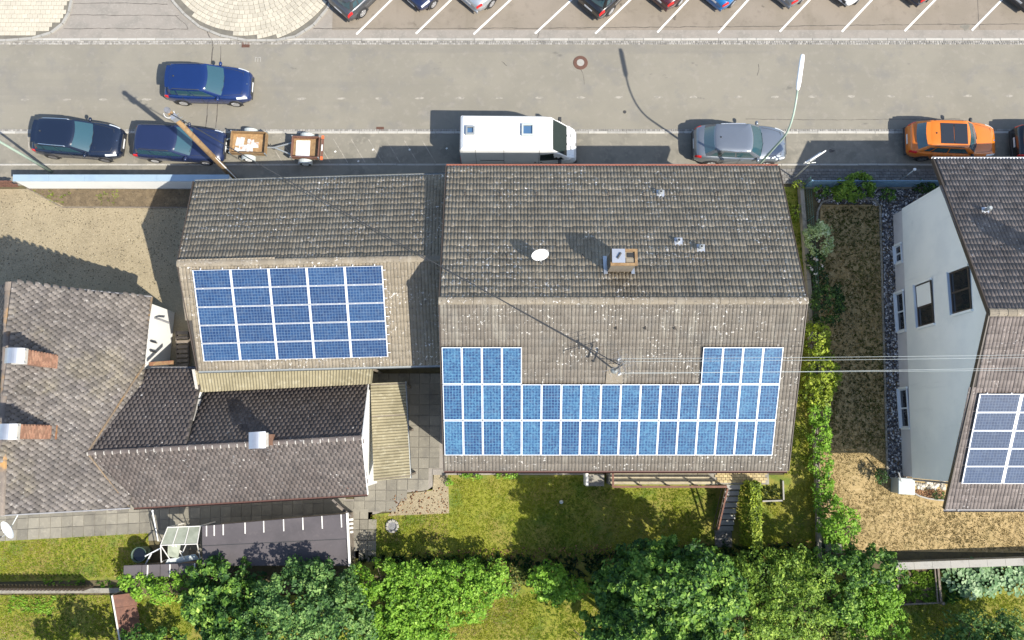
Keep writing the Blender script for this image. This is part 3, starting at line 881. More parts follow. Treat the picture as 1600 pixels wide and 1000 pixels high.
# snow guards: little hooks on the tiles
bb = MB()
for row_s in (1.6, 4.9):
    for i in range(9):
        x = XW + .9 + i * 1.58 + (.3 if row_s > 2 else 0)
        t = row_s / 7.08
        y, z = HN[0] + (HR[0] - HN[0]) * t, HN[1] + (HR[1] - HN[1]) * t
        bb.beam((x, y - .1, z + .07), (x, y + .05, z + .13), .03, .02); bb.beam((x, y + .05, z + .05), (x, y + .055, z + .2), .05, .02)
bb.build('snow_guard', MT['darkframe'], hroof)
bb = MB()
for x in (4.3, 5.5, 6.72):
    t = 6.5 / 7.68
    y, z = HS[0] + (HR[0] - HS[0]) * t, HS[1] + (HR[1] - HS[1]) * t
    bb.beam((x, y + .1, z + .07), (x, y - .05, z + .13), .03, .02); bb.beam((x, y - .05, z + .05), (x, y - .055, z + .2), .05, .02)
bb.build('snow_guard', MT['darkframe'], hroof)
# chimney
def north_z(y): return HN[1] + (HR[1] - HN[1]) * (HN[0] - y) / (HN[0] - HR[0])
def south_z(y): return HS[1] + (HR[1] - HS[1]) * (y - HS[0]) / (HR[0] - HS[0])
cx0, cx1, cy0, cy1 = 3.98, 4.96, 6.86, 7.44
zc = 8.72
ch = MB().box(cx0, cx1, cy0, cy1, 6.3, zc).build('chimney', MT['tanclad'], hroof)
bb = MB()
for i in range(10):
    z = 7.28 + i * .14
    bb.box(cx0 - .008, cx1 + .008, cy0 - .008, cy1 + .008, z, z + .012)
bb.build('cladding_joint', MT['darkframe'], hroof)
bb = MB()
bb.box(cx0 - .05, cx1 + .05, cy0 - .05, cy0 + .06, zc, zc + .09); bb.box(cx0 - .05, cx1 + .05, cy1 - .06, cy1 + .05, zc, zc + .09)
bb.box(cx0 - .05, cx0 + .06, cy0 + .06, cy1 - .06, zc, zc + .09); bb.box(cx1 - .06, cx1 + .05, cy0 + .06, cy1 - .06, zc, zc + .09)
bb.build('chimney_rim', MT['wood'], hroof)
MB().box(cx1 - .36, cx1 - .1, cy0 + .3, cy1 - .1, zc + .004, zc + .03).build('flue', MT['black'], hroof)
MB().box(cx1 - .4, cx1 - .06, cy0 + .06, cy0 + .26, zc + .004, zc + .03).build('flue_slab', MT['tanclad'], hroof)
cov = MB()
cov.cbox((cx0 + .25, (cy0 + cy1) / 2 + .02, zc + .25), (.52, .56, .03))
for sx in (.03, .47):
    for sy in (.06, .54): cov.tube([(cx0 + sx, cy0 + sy, zc), (cx0 + sx, cy0 + sy, zc + .25)], .015, 6)
cov.build('chimney_cover', MT['metal'], hroof)
MB().tube([(cx0 + .2, cy0 + .2, zc + .3), (cx0 + .34, cy0 + .42, zc + .3)], .045, 8).build('cover_pipe', MT['plastic'], hroof)
fl = MB()
fl.slab([(cx0 - .16, cy0 - .1, north_z(cy0 - .1) + .1), (cx0, cy0 - .1, north_z(cy0 - .1) + .1), (cx0, cy1 + .15, north_z(cy1 + .15) + .1), (cx0 - .16, cy1 + .15, north_z(cy1 + .15) + .1)], .02)
fl.slab([(cx1, cy0 - .1, north_z(cy0 - .1) + .1), (cx1 + .14, cy0 - .1, north_z(cy0 - .1) + .1), (cx1 + .14, cy1 + .15, north_z(cy1 + .15) + .1), (cx1, cy1 + .15, north_z(cy1 + .15) + .1)], .02)
fl.build('flashing', MT['metal'], hroof)
# vent pipes
for x, y, h, hat in ((6.52, 10.7, .3, 1), (7.05, 8.3, .35, 0), (7.96, 7.98, .3, 1)):
    z = north_z(y)
    v = MB().lathe((x, y, z), [(.09, -.1), (.075, .1), (.07, h)] + ([(.12, h), (.12, h + .03), (.07, h + .09), (.05, h + .09)] if hat else [(.055, h)]), 14)
    vp = v.build('vent_pipe', MT['galv'], hroof)
    bb = MB().cbox((x + .03, y - .02, z + .09), (.34, .34, .02)); bb.build('vent_collar', MT['metal'], hroof)
    MB().lathe((x, y, z), [(.001, h + (.092 if hat else -.02)), (.05, h + (.092 if hat else -.02))], 12).build('vent_hole', MT['black'], hroof)

# ================================================================== GARAGE WING
GR0, GR1 = Vector((-14.46, 7.48, 6.1)), Vector((-2.72, 7.72, 6.1))
GS0, GS1 = Vector((-14.07, 3.0, 4.2)), Vector((-2.72, 3.28, 4.2))
GN0, GN1 = Vector((-14.76, 11.78, 4.2)), Vector((-2.72, 12.14, 4.2))
garage = thing('garage_wing', 'lower wing with mossy grey tiled roof joining the large house on its west side', 'outbuilding', (-8.5, 7.5, 0))
pts = [(GS0 + Vector((.3, .3, -.15))), (GR0 + Vector((.3, 0, -.2))), (GN0 + Vector((.3, -.35, -.15)))]
pte = [(GS1 + Vector((0, .3, -.15))), (GR1 + Vector((0, 0, -.2))), (GN1 + Vector((0, -.35, -.15)))]
A = [Vector((pts[0].x, pts[0].y, 0)), *pts, Vector((pts[2].x, pts[2].y, 0))]
B = [Vector((pte[0].x, pte[0].y, 0)), *pte, Vector((pte[2].x, pte[2].y, 0))]
MB().add(A + B, [(0, 1, 2, 3, 4), (9, 8, 7, 6, 5)] + [(i, 5 + i, 5 + (i + 1) % 5, (i + 1) % 5) for i in range(5)]).build('wall', MT['creamwall'], garage, fix=True)
roof = MB()
roof.slab([GS0, GS1, GR1, GR0], .13)
roof.slab([GN1, GN0, GR0 - Vector((0, 0, .003)), GR1 - Vector((0, 0, .003))], .13)
groof = roof.build('roof', MT['deck'], garage)
tl = Tiling('roll', .30, .335, MT['tilelichenbright'], 13)
def under_g(u, v):
    return .75 < u < 8.15 and .75 < v < 4.3
tl.slope(GS0, GS1, GR1, GR0, skip=under_g)
tl.slope(GN1, GN0, GR0, GR1)
tl.lay(groof)
ridge_tiles(groof, GR0 + Vector((-.02, 0, .03)), GR1 + Vector((0, 0, .03)), .16, .36, MT['tilelichenbright'], 14)
bb = MB()
bb.beam(GS0 + Vector((-.03, 0, -.02)), GR0 + Vector((-.03, 0, -.02)), .04, .15); bb.beam(GN0 + Vector((-.03, 0, -.02)), GR0 + Vector((-.03, 0, -.02)), .04, .15)
bb.build('verge_board', MT['darkframe'], groof)
gutter(garage, GS0 + Vector((0, -.06, -.05)), GS1 + Vector((0, -.06, -.05)), MT['galv'], .06)
gutter(garage, GN1 + Vector((0, .06, -.05)), GN0 + Vector((0, .06, -.05)), MT['galv'], .06)
# barred opening in the west wall
bb = MB()
bb.box(-14.06, -13.98, 4.2, 6.4, .1, 2.2)
gd = bb.build('gate_door', MT['darkframe'], garage)

# corrugated canopy below the garage eave
def corrugated(name, eL, eR, rR, rL, pitch, amp, m, parent, across='u', n2=4):
    """corrugated sheet over a four-sided patch; waves run across the given direction"""
    eL, eR, rR, rL = map(Vector, (eL, eR, rR, rL))
    nrm = (eR - eL).cross(rL - eL).normalized()
    L = (eR - eL).length if across == 'u' else (rL - eL).length
    k = max(8, int(L / pitch * 6))
    rows = []
    for layer in (0.0, -.012):
        rr = []
        for i in range(k + 1):
            s = i / k
            z = amp * math.sin(2 * math.pi * s * L / pitch) + layer
            line = []
            for j in range(n2 + 1):
                t = j / n2
                p = (eL.lerp(eR, s).lerp(rL.lerp(rR, s), t)) if across == 'u' else (eL.lerp(rL, s).lerp(eR.lerp(rR, s), t))
                line.append(p + nrm * z)
            rr.append(line)
        rows.append(rr)
    bb = MB()
    fl = across == 'u'
    bb.grid(rows[0], flip=fl); bb.grid(rows[1], flip=not fl)
    return bb.build(name, m, parent)
canopy = thing('canopy', 'beige corrugated canopy below the eave of the lower wing', 'canopy', (-10.4, 2.7, 0))
corrugated('corrugated_sheet', at(310, 613, 2.95), at(581, 600, 2.95), at(584, 572, 3.55), at(304, 579, 3.55), .135, .022, MT['fibre'], canopy)
bb = MB()
bb.beam(at(306, 581, 3.47), at(583, 574, 3.47), .07, .1); bb.beam(at(311, 611, 2.87), at(581, 598, 2.87), .07, .1)
for t in (.02, .25, .5, .75, .98):
    bb.beam(lerp3(at(306, 581, 3.42), at(583, 574, 3.42), t), lerp3(at(311, 611, 2.87), at(581, 598, 2.87), t), .05, .08)
for t in (.02, .5, .98):
    p = lerp3(at(306, 581, 3.42), at(583, 574, 3.42), t); bb.beam((p.x, p.y, 0), p, .09, .09)
bb.build('timber_frame', MT['greywood'], canopy)
# side cheek and flashing that runs down onto the low roof
fl_ = MB()
pp = [at(303, 577, 3.56), at(309, 612, 3.1), at(307, 640, 3.35), at(302, 657, 3.7)]
for i in range(3): fl_.beam(pp[i] + Vector((0, 0, .05)), pp[i + 1] + Vector((0, 0, .05)), .13 - .03 * i, .05)
fl_.build('flashing', MT['mortar'], canopy)

# ================================================================== LOW HOUSE AND LEFT HOUSE
LR0, LR1 = Vector((-20.2, -.72, 4.4)), Vector((-6.2, .06, 4.4))       # ridge, its west end buried in the other roof
ud = (LR1 - LR0).normalized()
def low_pt(x, yoff, z):
    t = (x - LR0.x) / (LR1.x - LR0.x)
    return Vector((x, LR0.y + (LR1.y - LR0.y) * t + yoff, z))
LS0, LS1 = low_pt(-17.3, -2.56, 2.6), low_pt(-6.3, -2.52, 2.6)
LN0, LN1 = low_pt(-17.0, 2.5, 2.6), low_pt(-6.66, 2.5, 2.6)
low = thing('low_house', 'low house with dark tiled roof, mortar-jointed ridge and white gable', 'house', (-11.5, -.4, 0))
xg = -6.62
G = [low_pt(xg, -2.2, 0), low_pt(xg, 2.2, 0), low_pt(xg, 2.2, 2.75), low_pt(xg, 0, 4.26), low_pt(xg, -2.2, 2.75)]
Gw = [low_pt(-17.0, -2.2, 0), low_pt(-17.0, 2.2, 0), low_pt(-17.0, 2.2, 2.75), low_pt(-17.0, 0, 4.26), low_pt(-17.0, -2.2, 2.75)]
MB().add(G + Gw, [(0, 1, 2, 3, 4), (9, 8, 7, 6, 5)] + [(i, 5 + i, 5 + (i + 1) % 5, (i + 1) % 5) for i in range(5)]).build('wall', MT['plaster'], low, fix=True)
roof = MB()
LRe = low_pt(-6.62, 0, 4.4)
LSe, LNe = low_pt(-6.62, -2.55, 2.6), low_pt(-6.72, 2.5, 2.6)
roof.slab([LS0, LSe, LRe, low_pt(-18.6, 0, 4.4)], .12)
roof.slab([LNe, low_pt(-14.35, 2.5, 2.6), low_pt(-14.35, 0, 4.397), LRe - Vector((0, 0, .003))], .12)
NX = (low_pt(-14.35, 3.62, 2.78), low_pt(-17.3, 3.75, 2.72), low_pt(-18.7, 0, 4.4), low_pt(-14.35, 0, 4.4))
roof.slab(NX, .12)
MB().prism([low_pt(-14.5, 2.1, 0), low_pt(-14.5, 3.35, 0), low_pt(-17.0, 3.45, 0), low_pt(-17.0, 2.1, 0)], 0, 2.6).build('wall', MT['plaster'], low, fix=True)
lroof = roof.build('roof', MT['deck'], low)
tl = Tiling('flat', .21, .2, MT['darktile'], 23)
tl.slope(LS0, LSe, LRe, low_pt(-18.7, 0, 4.4))
tl.slope(LNe, low_pt(-14.35, 2.5, 2.6), low_pt(-14.35, 0, 4.4), LRe)
tl.slope(*NX)
tl.lay(lroof)
ridge_tiles(lroof, low_pt(-18.6, 0, 4.43), LRe + Vector((.02, 0, .03)), .12, .36, MT['darktile'], 24, mort=MT['mortar'])
bb = MB()
bb.beam(LSe + Vector((.02, 0, -.03)), LRe + Vector((.02, 0, -.03)), .04, .12); bb.beam(LNe + Vector((.02, 0, -.03)), LRe + Vector((.02, 0, -.03)), .04, .12)
bb.build('verge_board', MT['plaster'], lroof)
gutter(low, LS0 + Vector((0, -.06, -.03)), LSe + Vector((0, -.06, -.03)), MT['copper'], .055)
gutter(low, low_pt(-14.4, 3.68, 2.74), low_pt(-16.9, 3.8, 2.68), MT['lead'], .055)
# valleys where the roofs meet
WE, WR = -17.0, -21.25             # eave and ridge of the left house
def west_z(x): return 3.0 + (x - WE) / (WR - WE) * 3.5
# chimney of the low house
cz = 4.15
c0 = low_pt(-10.75, .12, 0)
bc = MB().cbox((c0.x, c0.y, 4.55), (.5, .48, 1.5), .05).build('chimney', MT['brick'], lroof)
MB().cbox((c0.x, c0.y, 5.34), (.62, .6, .08), .05).build('chimney_rim', MT['mortar'], lroof)
def hood(name, c, lx, ly, rise, parent, rz=0.0, m='metal'):
    rows = []
    for layer in (0, -.02):
        for y in ((-ly / 2, ly / 2) if layer == 0 else (ly / 2, -ly / 2)):
            rows.append([Vector(c) + Matrix.Rotation(rz, 3, 'Z') @ Vector((-lx / 2 + lx * q / 10, y, rise * math.sin(math.pi * q / 10) + layer)) for q in range(11)])
    bb = MB().grid(rows[:2], flip=False).grid(rows[2:], flip=False)
    for sx in (-.4, .4):
        for sy in (-.4, .4):
            p = Vector(c) + Matrix.Rotation(rz, 3, 'Z') @ Vector((lx * sx, ly * sy, .05)); bb.tube([p - Vector((0, 0, .32)), p], .014, 5)
    bb.build(name, MT[m], parent)
hood('chimney_hood', (c0.x - .08, c0.y, 5.62), .72, .7, .12, lroof, .05)
west = thing('left_house', 'house with grey shingled roof and two brick chimneys, cut by the picture edge', 'house', (-21.2, 1.8, 0))
WN, WS = 6.56, -3.1
wv = MB()
wl = [(-16.95 - .12, 0), (-16.95 - .12, 2.9), (WR, 6.3), (-25.4, 2.9), (-25.4, 0)]
wv.add([(x, WN - .25, z) for x, z in wl] + [(x - (.38 if x > -18 else 0), WS + .25, z) for x, z in wl], [(0, 1, 2, 3, 4), (9, 8, 7, 6, 5)] + [(i, 5 + i, 5 + (i + 1) % 5, (i + 1) % 5) for i in range(5)])
wv.build('wall', MT['plaster'], west, fix=True)
WE0, WE1 = Vector((-16.92, WN, 3.0)), Vector((-17.25, WS, 3.0))
WRn, WRs = Vector((-21.4, WN, 6.5)), Vector((-20.9, WS, 6.5))
WL0, WL1 = Vector((-25.7, WN, 3.0)), Vector((-25.0, WS, 3.0))
roof = MB()
roof.slab([WE1, WE0, WRn, WRs], .12)
roof.slab([WL0, WL1, WRs - Vector((0, 0, .003)), WRn - Vector((0, 0, .003))], .12)
wroof = roof.build('roof', MT['deck'], west)
tl = Tiling('scale', .235, .17, MT['shingle'], 33)
tl.slope(WE1, WE0, WRn, WRs)
tl.slope(WL0, WL1, WRs, WRn)
tl.lay(wroof, name='shingle')
ridge_tiles(wroof, WRs + Vector((0, -.02, .02)), WRn + Vector((0, .02, .02)), .2, .38, MT['oldridge'], 34)
bb = MB()
bb.beam(WE0 + Vector((.02, .02, .0)), WE1 + Vector((.02, 4, .0)) + Vector((0, 2.2, 0)), .06, .08)
bb.build('eave_board', MT['valley'], wroof)
bb = MB()
bb.beam(WE0 + Vector((0, .02, .0)), WRn + Vector((0, .02, .0)), .05, .1); bb.beam(WE1 - Vector((0, .02, .0)), WRs - Vector((0, .02, .0)), .05, .1)
bb.build('verge_trim', MT['lead'], wroof)
# valley strips
apex = low_pt(-18.62, 0, 4.42)
vn = Vector((-17.0, 3.3, 3.0)); vs_ = Vector((-17.25, -3.12, 2.75))
bb = MB()
bb.beam(apex + Vector((0, 0, .03)), vn + Vector((0, .1, .06)), .06, .05)
bb.beam(apex + Vector((0, 0, .03)), vs_ + Vector((0, -.05, .2)), .06, .05)
bb.build('valley_flashing', MT['valley'], wroof)
for (u0, u1, v0, hd, dark) in ((85, 40, 562, 1, 0), (80, 24, 675, 1, 1)):
    x = at(88, v0, 4.9).x + (.42 if not dark else .12)
    y = at(60, v0, 6.5).y
    x0, x1 = x - .48, x
    zt = 7.75
    MB().box(x0, x1, y - .27, y + .27, 4.0, zt).build('chimney', MT['brick'], wroof)
    # brick courses
    bms = [MB().cbox((0, 0, 0), (.112, .2, .085), ch=.01, tint=random.Random(q).random()).mesh('brick', MT['brick']) for q in range(5)]
    rr = random.Random(v0)
    z = 5.6; j = 0
    while z < zt - .12:
        for i in range(3):
            yy = y - .27 + .09 + i * .18 + (.05 if j % 2 else 0) - .02
            link('brick', rr.choice(bms), wroof, place((x1 + .003 - .03, yy, z)) @ Matrix.Scale(.9, 4, (0, 1, 0)))
        z += .105; j += 1
    MB().box(x0 - .05, x1 + .05, y - .32, y + .32, zt, zt + .12).build('chimney_rim', MT['mortar'], wroof)
    MB().box(x1 - .1, x1 + .16, y - .3, y + .3, 4.2, west_z(x1) + .16).build('chimney_foot', MT['whiteboard'] if not dark else MT['terracotta'], wroof)
    hood('chimney_hood', ((x0 + x1) / 2 - .02, y, zt + .38), .78, .62, .16, wroof)
# satellite dish on the left house and a bracket lamp on its east wall
bb = MB()
bb.tube([(-17.06, 5.7, 2.2), (-16.75, 5.6, 2.25), (-16.5, 5.5, 1.9)], .05, 8)
bb.build('wall_bracket', MT['lead'], west)
bb = MB()
for y in (4.5, 4.05): bb.box(-17.07, -17.0, y, y + .05, 1.9, 2.5)
bb.build('shutter_hook', MT['plastic'], west)
MB().beam((-16.85, 3.42, 2.9), (-15.75, 3.5, 2.9), .17, .1).build('brick_coping', MT['terracotta'], low)

# stack of timber steps beside the east wall of the left house
stair = thing('timber_steps', 'flight of narrow timber steps in the gap beside the white wall of the left-hand house', 'steps', (-15.4, 4.2, 0))
for i in range(8):
    p = at(285, 520 + i * 7.2, .25 + (7 - i) * .06)
    MB().cbox((p.x, p.y, p.z), (.55, .17, .05), .05, tint=(.2 + .08 * i)).build('step', MT['greywood'], stair)
bb = MB()
p0, p1 = at(276, 518, .55), at(278, 574, .1)
bb.beam(p0, p1, .05, .2); bb.beam(at(295, 518, .55), at(296, 574, .1), .05, .2)
bb.build('stringer', MT['greywood'], stair)

# lean-to with corrugated roof on the white gable
lean = thing('lean_to', 'open lean-to with mossy corrugated roof against the white gable', 'lean-to', (-5.7, .3, 0))
corrugated('corrugated_sheet', at(584, 752, 2.75), at(641, 746, 2.3), at(633, 597, 2.3), at(579, 599, 2.75), .135, .022, MT['fibre'], lean, across='v')
bb = MB()
bb.beam(at(640, 745, 2.22), at(632, 598, 2.22), .07, .12)
for t in (.02, .5, .98):
    p = lerp3(at(640, 745, 2.2), at(632, 598, 2.2), t); bb.beam((p.x, p.y, 0), p, .1, .1)
for t in (.01, .33, .66, .99):
    bb.beam(lerp3(at(641, 745, 2.25), at(633, 598, 2.25), t), lerp3(at(584, 751, 2.69), at(579, 600, 2.69), t), .06, .1)
bb.build('timber_frame', MT['greywood'], lean)
gutter(lean, at(642, 747, 2.22), at(634, 596, 2.22), MT['galv'], .045)

# ================================================================== WHITE HOUSE ON THE RIGHT
rz = -.034
right = thing('white_house', 'white house with brown tiled roof and tall plain gable, cut by the picture edge', 'house', (24, 5, 0))
def rp(x, y, z):      # x measured eastwards from the gable, turned with the house
    return Vector((19.63 - .034 * (11.42 - y) + x, y + .034 * x * 0, z))
yN, yS, yR = 11.42, -1.87, 4.85
zN, zS, zR = 4.95, 4.3, 8.45
def gable(x0, x1, z0, inset):
    P = [rp(x0, yS + inset, z0), rp(x0, yN - inset, z0), rp(x0, yN - inset, zN - .15), rp(x0, yR, zR - .22), rp(x0, yS + inset, zS - .1)]
    Q = [p + Vector((x1 - x0, 0, 0)) for p in P]
    return MB().add(P + Q, [(4, 3, 2, 1, 0), (5, 6, 7, 8, 9)] + [(i, (i + 1) % 5, 5 + (i + 1) % 5, 5 + i) for i in range(5)])
wob = gable(-.04, 12, 1.05, 0)
rw = wob.build('wall', MT['bluewhite'], right, fix=True)
pl_ = MB().add([rp(.0, yS + .05, 0), rp(12, yS + .05, 0), rp(12, yN - .05, 0), rp(0, yN - .05, 0), rp(.0, yS + .05, 1.06), rp(12, yS + .05, 1.06), rp(12, yN - .05, 1.06), rp(0, yN - .05, 1.06)],
                [(3, 2, 1, 0), (4, 5, 6, 7), (0, 1, 5, 4), (1, 2, 6, 5), (2, 3, 7, 6), (3, 0, 4, 7)])
pl_.build('plinth', mat('grey_plinth_render', (.6, .6, .62), [((.5, .5, .52), 1.2, .45, .7, .6)], .85), right, fix=True)
RS0, RN0 = Vector((18.72, -3.02, 4.55)), Vector((19.2, 12.62, 4.95))
RR0 = Vector((18.95, 4.95, 8.6))
E12 = Vector((13, 0, 0))
roof = MB()
roof.slab([RS0, RS0 + E12, RR0 + E12, RR0], .16)
roof.slab([RN0 + E12, RN0, RR0 - Vector((0, 0, .003)), RR0 + E12 - Vector((0, 0, .003))], .16)
rroof = roof.build('roof', MT['deck'], right)
tl = Tiling('roll', .30, .335, MT['tilebrown'], 43)
tl.slope(RS0, RS0 + E12, RR0 + E12, RR0, skip=lambda u, v: u > .95 and 1.6 < v < 5.3)
tl.slope(RN0 + E12, RN0, RR0, RR0 + E12)
tl.lay(rroof)
ridge_tiles(rroof, RR0 + Vector((-.02, 0, .03)), RR0 + E12 + Vector((0, 0, .03)), .17, .36, MT['tilelichenbright'], 44)
bb = MB()
bb.beam(RS0 + Vector((-.02, 0, 0)), RR0 + Vector((-.02, 0, 0)), .05, .2); bb.beam(RN0 + Vector((-.02, 0, 0)), RR0 + Vector((-.02, 0, 0)), .05, .2)
bb.build('verge_board', MT['darkframe'], rroof)
gutter(right, RS0 + Vector((0, -.06, -.04)), RS0 + E12 + Vector((0, -.06, -.04)), MT['lead'], pipe=(.62, 1.12))
gutter(right, RN0 + E12 + Vector((0, .06, -.03)), RN0 + Vector((0, .06, -.03)), MT['metal'], .06)
def wall_y(u, v, z):
    """y on the gable plane (about x = 19.4) seen at a spot, height z"""
    return at(u, v, z).y
def win(y0, y1, z0, z1, x, dark, shutter=0.0):
    """window let into the gable: recess, frame bars, panes"""
    t = MT['darkframe'] if dark else MT['winframe']
    f = MB()
    xx = lambda y: rp(x, y, 0).x
    def bar(a, b, c, d, th=.05, dx=0.0):
        f.box(xx(y0) - th + dx, xx(y0) + dx, a, b, c, d)
    bar(y0, y1, z0, z0 + .07); bar(y0, y1, z1 - .07, z1); bar(y0, y0 + .07, z0 + .07, z1 - .07); bar(y1 - .07, y1, z0 + .07, z1 - .07)
    ym = y0 + (y1 - y0) * (.5 if not shutter else .45)
    bar(ym - .04, ym + .04, z0 + .07, z1 - .07, .04)
    wo = f.build('window', t, right)
    MB().box(xx(y0) - .02, xx(y0) - .004, y0 + .05, y1 - .05, z0 + .05, z1 - .05).build('pane', MT['winglass'], wo)
    MB().box(xx(y0) - .16, xx(y0) - .002, y0 - .04, y1 + .04, z0 - .05, z0 - .005).build('sill', MT['winframe'], wo)
    s = MB()
    s.box(xx(y0) - .1, xx(y0) - .003, y0 - .1, y0 - .005, z0 - .004, z1 + .06); s.box(xx(y0) - .1, xx(y0) - .003, y1 + .005, y1 + .1, z0 - .004, z1 + .06)
    s.build('reveal', MT['bluewhite'], wo)
    if shutter:
        MB().box(xx(y0) - .05, xx(y0) - .021, ym + .05, y1 - .07, z0 + .07, z1 - .07).build('blind', MT['bluewhite'], wo)
for (va, vb, z0, z1) in ((410, 384, .25, .85), (517, 458, .2, .95), (668, 608, .2, .95)):
    win(at(1404, va, .5).y, at(1404, vb, .5).y, z0, z1, 0.0, False)
win(at(1448, 508, 3).y, at(1448, 442, 3).y, 2.3, 3.7, -.04, True, .4)
win(at(1518, 486, 6.2).y, at(1518, 420, 6.2).y, 5.3, 6.75, -.04, True)
bb = MB(); p = rp(0, 9.4, .7); bb.beam((p.x - .12, p.y, .75), (p.x - .02, p.y, .7), .05, .05); bb.build('wall_tap', MT['iron'], right)
# vent pipe on the north slope
p = at(1553, 322, 7.0)
vz = zN + (8.6 - 4.95) * (12.62 - p.y) / (12.62 - 4.95)
MB().lathe((p.x, p.y, vz), [(.08, -.1), (.075, .4), (.12, .4), (.07, .5), (.001, .5)], 12).build('vent_pipe', MT['galv'], rroof)
MB().cbox((p.x, p.y - .03, vz + .08), (.32, .32, .02)).build('vent_collar', MT['metal'], rroof)
# chimney beyond the picture edge, whose shade falls on the roof in view
MB().box(22.0, 22.7, 7.2, 7.9, 6.5, 9.6).build('chimney', MT['tanclad'], rroof)

# ================================================================== SOLAR ARRAYS
def pv_mat(name, cols, nx, ny, line):
    """blue polycrystalline cells: grain by Voronoi, fine grid of printed lines"""
    m = bpy.data.materials.new(name); m.use_nodes = True
    nt = m.node_tree; N, Lk = nt.nodes, nt.links
    b = N["Principled BSDF"]; b.inputs["Roughness"].default_value = .22; b.inputs["Specular IOR Level"].default_value = .6
    b.inputs["Coat Weight"].default_value = .3; b.inputs["Coat Roughness"].default_value = .06
    tc = N.new("ShaderNodeTexCoord"); oi = N.new("ShaderNodeObjectInfo")
    sc = N.new("ShaderNodeVectorMath"); sc.operation = 'SCALE'; sc.inputs["Scale"].default_value = 40
    cb = N.new("ShaderNodeCombineXYZ"); Lk.new(oi.outputs["Random"], cb.inputs[0]); Lk.new(oi.outputs["Random"], cb.inputs[1])
    Lk.new(cb.outputs[0], sc.inputs[0])
    ad = N.new("ShaderNodeVectorMath"); Lk.new(tc.outputs["Object"], ad.inputs[0]); Lk.new(sc.outputs[0], ad.inputs[1])
    vo = N.new("ShaderNodeTexVoronoi"); vo.inputs["Scale"].default_value = 17; Lk.new(ad.outputs[0], vo.inputs["Vector"])
    sep = N.new("ShaderNodeSeparateColor"); Lk.new(vo.outputs["Color"], sep.inputs[0])
    nz = N.new("ShaderNodeTexNoise"); nz.inputs["Scale"].default_value = 2.2; Lk.new(ad.outputs[0], nz.inputs["Vector"])
    a1 = N.new("ShaderNodeMath"); a1.operation = 'MULTIPLY_ADD'; a1.inputs[1].default_value = .55
    Lk.new(sep.outputs[0], a1.inputs[0])
    a2 = N.new("ShaderNodeMath"); a2.operation = 'MULTIPLY_ADD'; a2.inputs[1].default_value = .5; a2.inputs[2].default_value = -.28
    Lk.new(nz.outputs["Fac"], a2.inputs[0]); 
    a3 = N.new("ShaderNodeMath"); a3.operation = 'MULTIPLY_ADD'; a3.inputs[1].default_value = .3
    Lk.new(oi.outputs["Random"], a3.inputs[0]); Lk.new(a2.outputs[0], a3.inputs[2]); Lk.new(a3.outputs[0], a1.inputs[2])
    cr = N.new("ShaderNodeValToRGB"); Lk.new(a1.outputs[0], cr.inputs[0])
    el = cr.color_ramp.elements
    el[0].position = .12; el[0].color = (*cols[0], 1); el[1].position = .95; el[1].color = (*cols[2], 1)
    e = el.new(.5); e.color = (*cols[1], 1)
    cur = cr.outputs[0]
    sx = N.new("ShaderNodeSeparateXYZ"); Lk.new(tc.outputs["Object"], sx.inputs[0])
    fac = None
    for ax, k in ((0, nx), (1, ny)):
        mm = N.new("ShaderNodeMath"); mm.operation = 'MULTIPLY'; mm.inputs[1].default_value = k
        Lk.new(sx.outputs[ax], mm.inputs[0])
        fr = N.new("ShaderNodeMath"); fr.operation = 'FRACT'; Lk.new(mm.outputs[0], fr.inputs[0])
        pp = N.new("ShaderNodeMath"); pp.operation = 'PINGPONG'; pp.inputs[1].default_value = .5; Lk.new(fr.outputs[0], pp.inputs[0])
        lt = N.new("ShaderNodeMath"); lt.operation = 'LESS_THAN'; lt.inputs[1].default_value = .085; Lk.new(pp.outputs[0], lt.inputs[0])
        if fac is None: fac = lt
        else:
            mx_ = N.new("ShaderNodeMath"); mx_.operation = 'MAXIMUM'; Lk.new(fac.outputs[0], mx_.inputs[0]); Lk.new(lt.outputs[0], mx_.inputs[1]); fac = mx_
    mu = N.new("ShaderNodeMath"); mu.operation = 'MULTIPLY'; mu.inputs[1].default_value = line[3]; Lk.new(fac.outputs[0], mu.inputs[0])
    du = N.new("ShaderNodeTexNoise"); du.inputs["Scale"].default_value = 3.5; du.inputs["Detail"].default_value = 6; Lk.new(ad.outputs[0], du.inputs["Vector"])
    dm = N.new("ShaderNodeMapRange"); dm.inputs["From Min"].default_value = .5; dm.inputs["From Max"].default_value = .75; dm.inputs["To Max"].default_value = .16; Lk.new(du.outputs["Fac"], dm.inputs["Value"])
    dx_ = N.new("ShaderNodeMix"); dx_.data_type = 'RGBA'; Lk.new(dm.outputs[0], dx_.inputs["Factor"]); Lk.new(cur, dx_.inputs[6]); dx_.inputs[7].default_value = (.2, .24, .27, 1); cur = dx_.outputs[2]
    mx = N.new("ShaderNodeMix"); mx.data_type = 'RGBA'; Lk.new(mu.outputs[0], mx.inputs["Factor"]); Lk.new(cur, mx.inputs[6]); mx.inputs[7].default_value = (*line[:3], 1)
    Lk.new(mx.outputs[2], b.inputs["Base Color"])
    return m
PV1 = pv_mat('pv_cells_bright', ((.012, .032, .098), (.028, .084, .178), (.08, .2, .29)), 7.7, 7.7, (.12, .26, .37, .55))
PV2 = pv_mat('pv_cells_plain', ((.011, .031, .09), (.018, .053, .135), (.036, .09, .185)), 7.7, 7.7, (.15, .22, .31, .5))
PV3 = pv_mat('pv_cells_slate', ((.022, .036, .07), (.034, .055, .1), (.055, .08, .14)), 8, 8, (.13, .16, .21, .5))

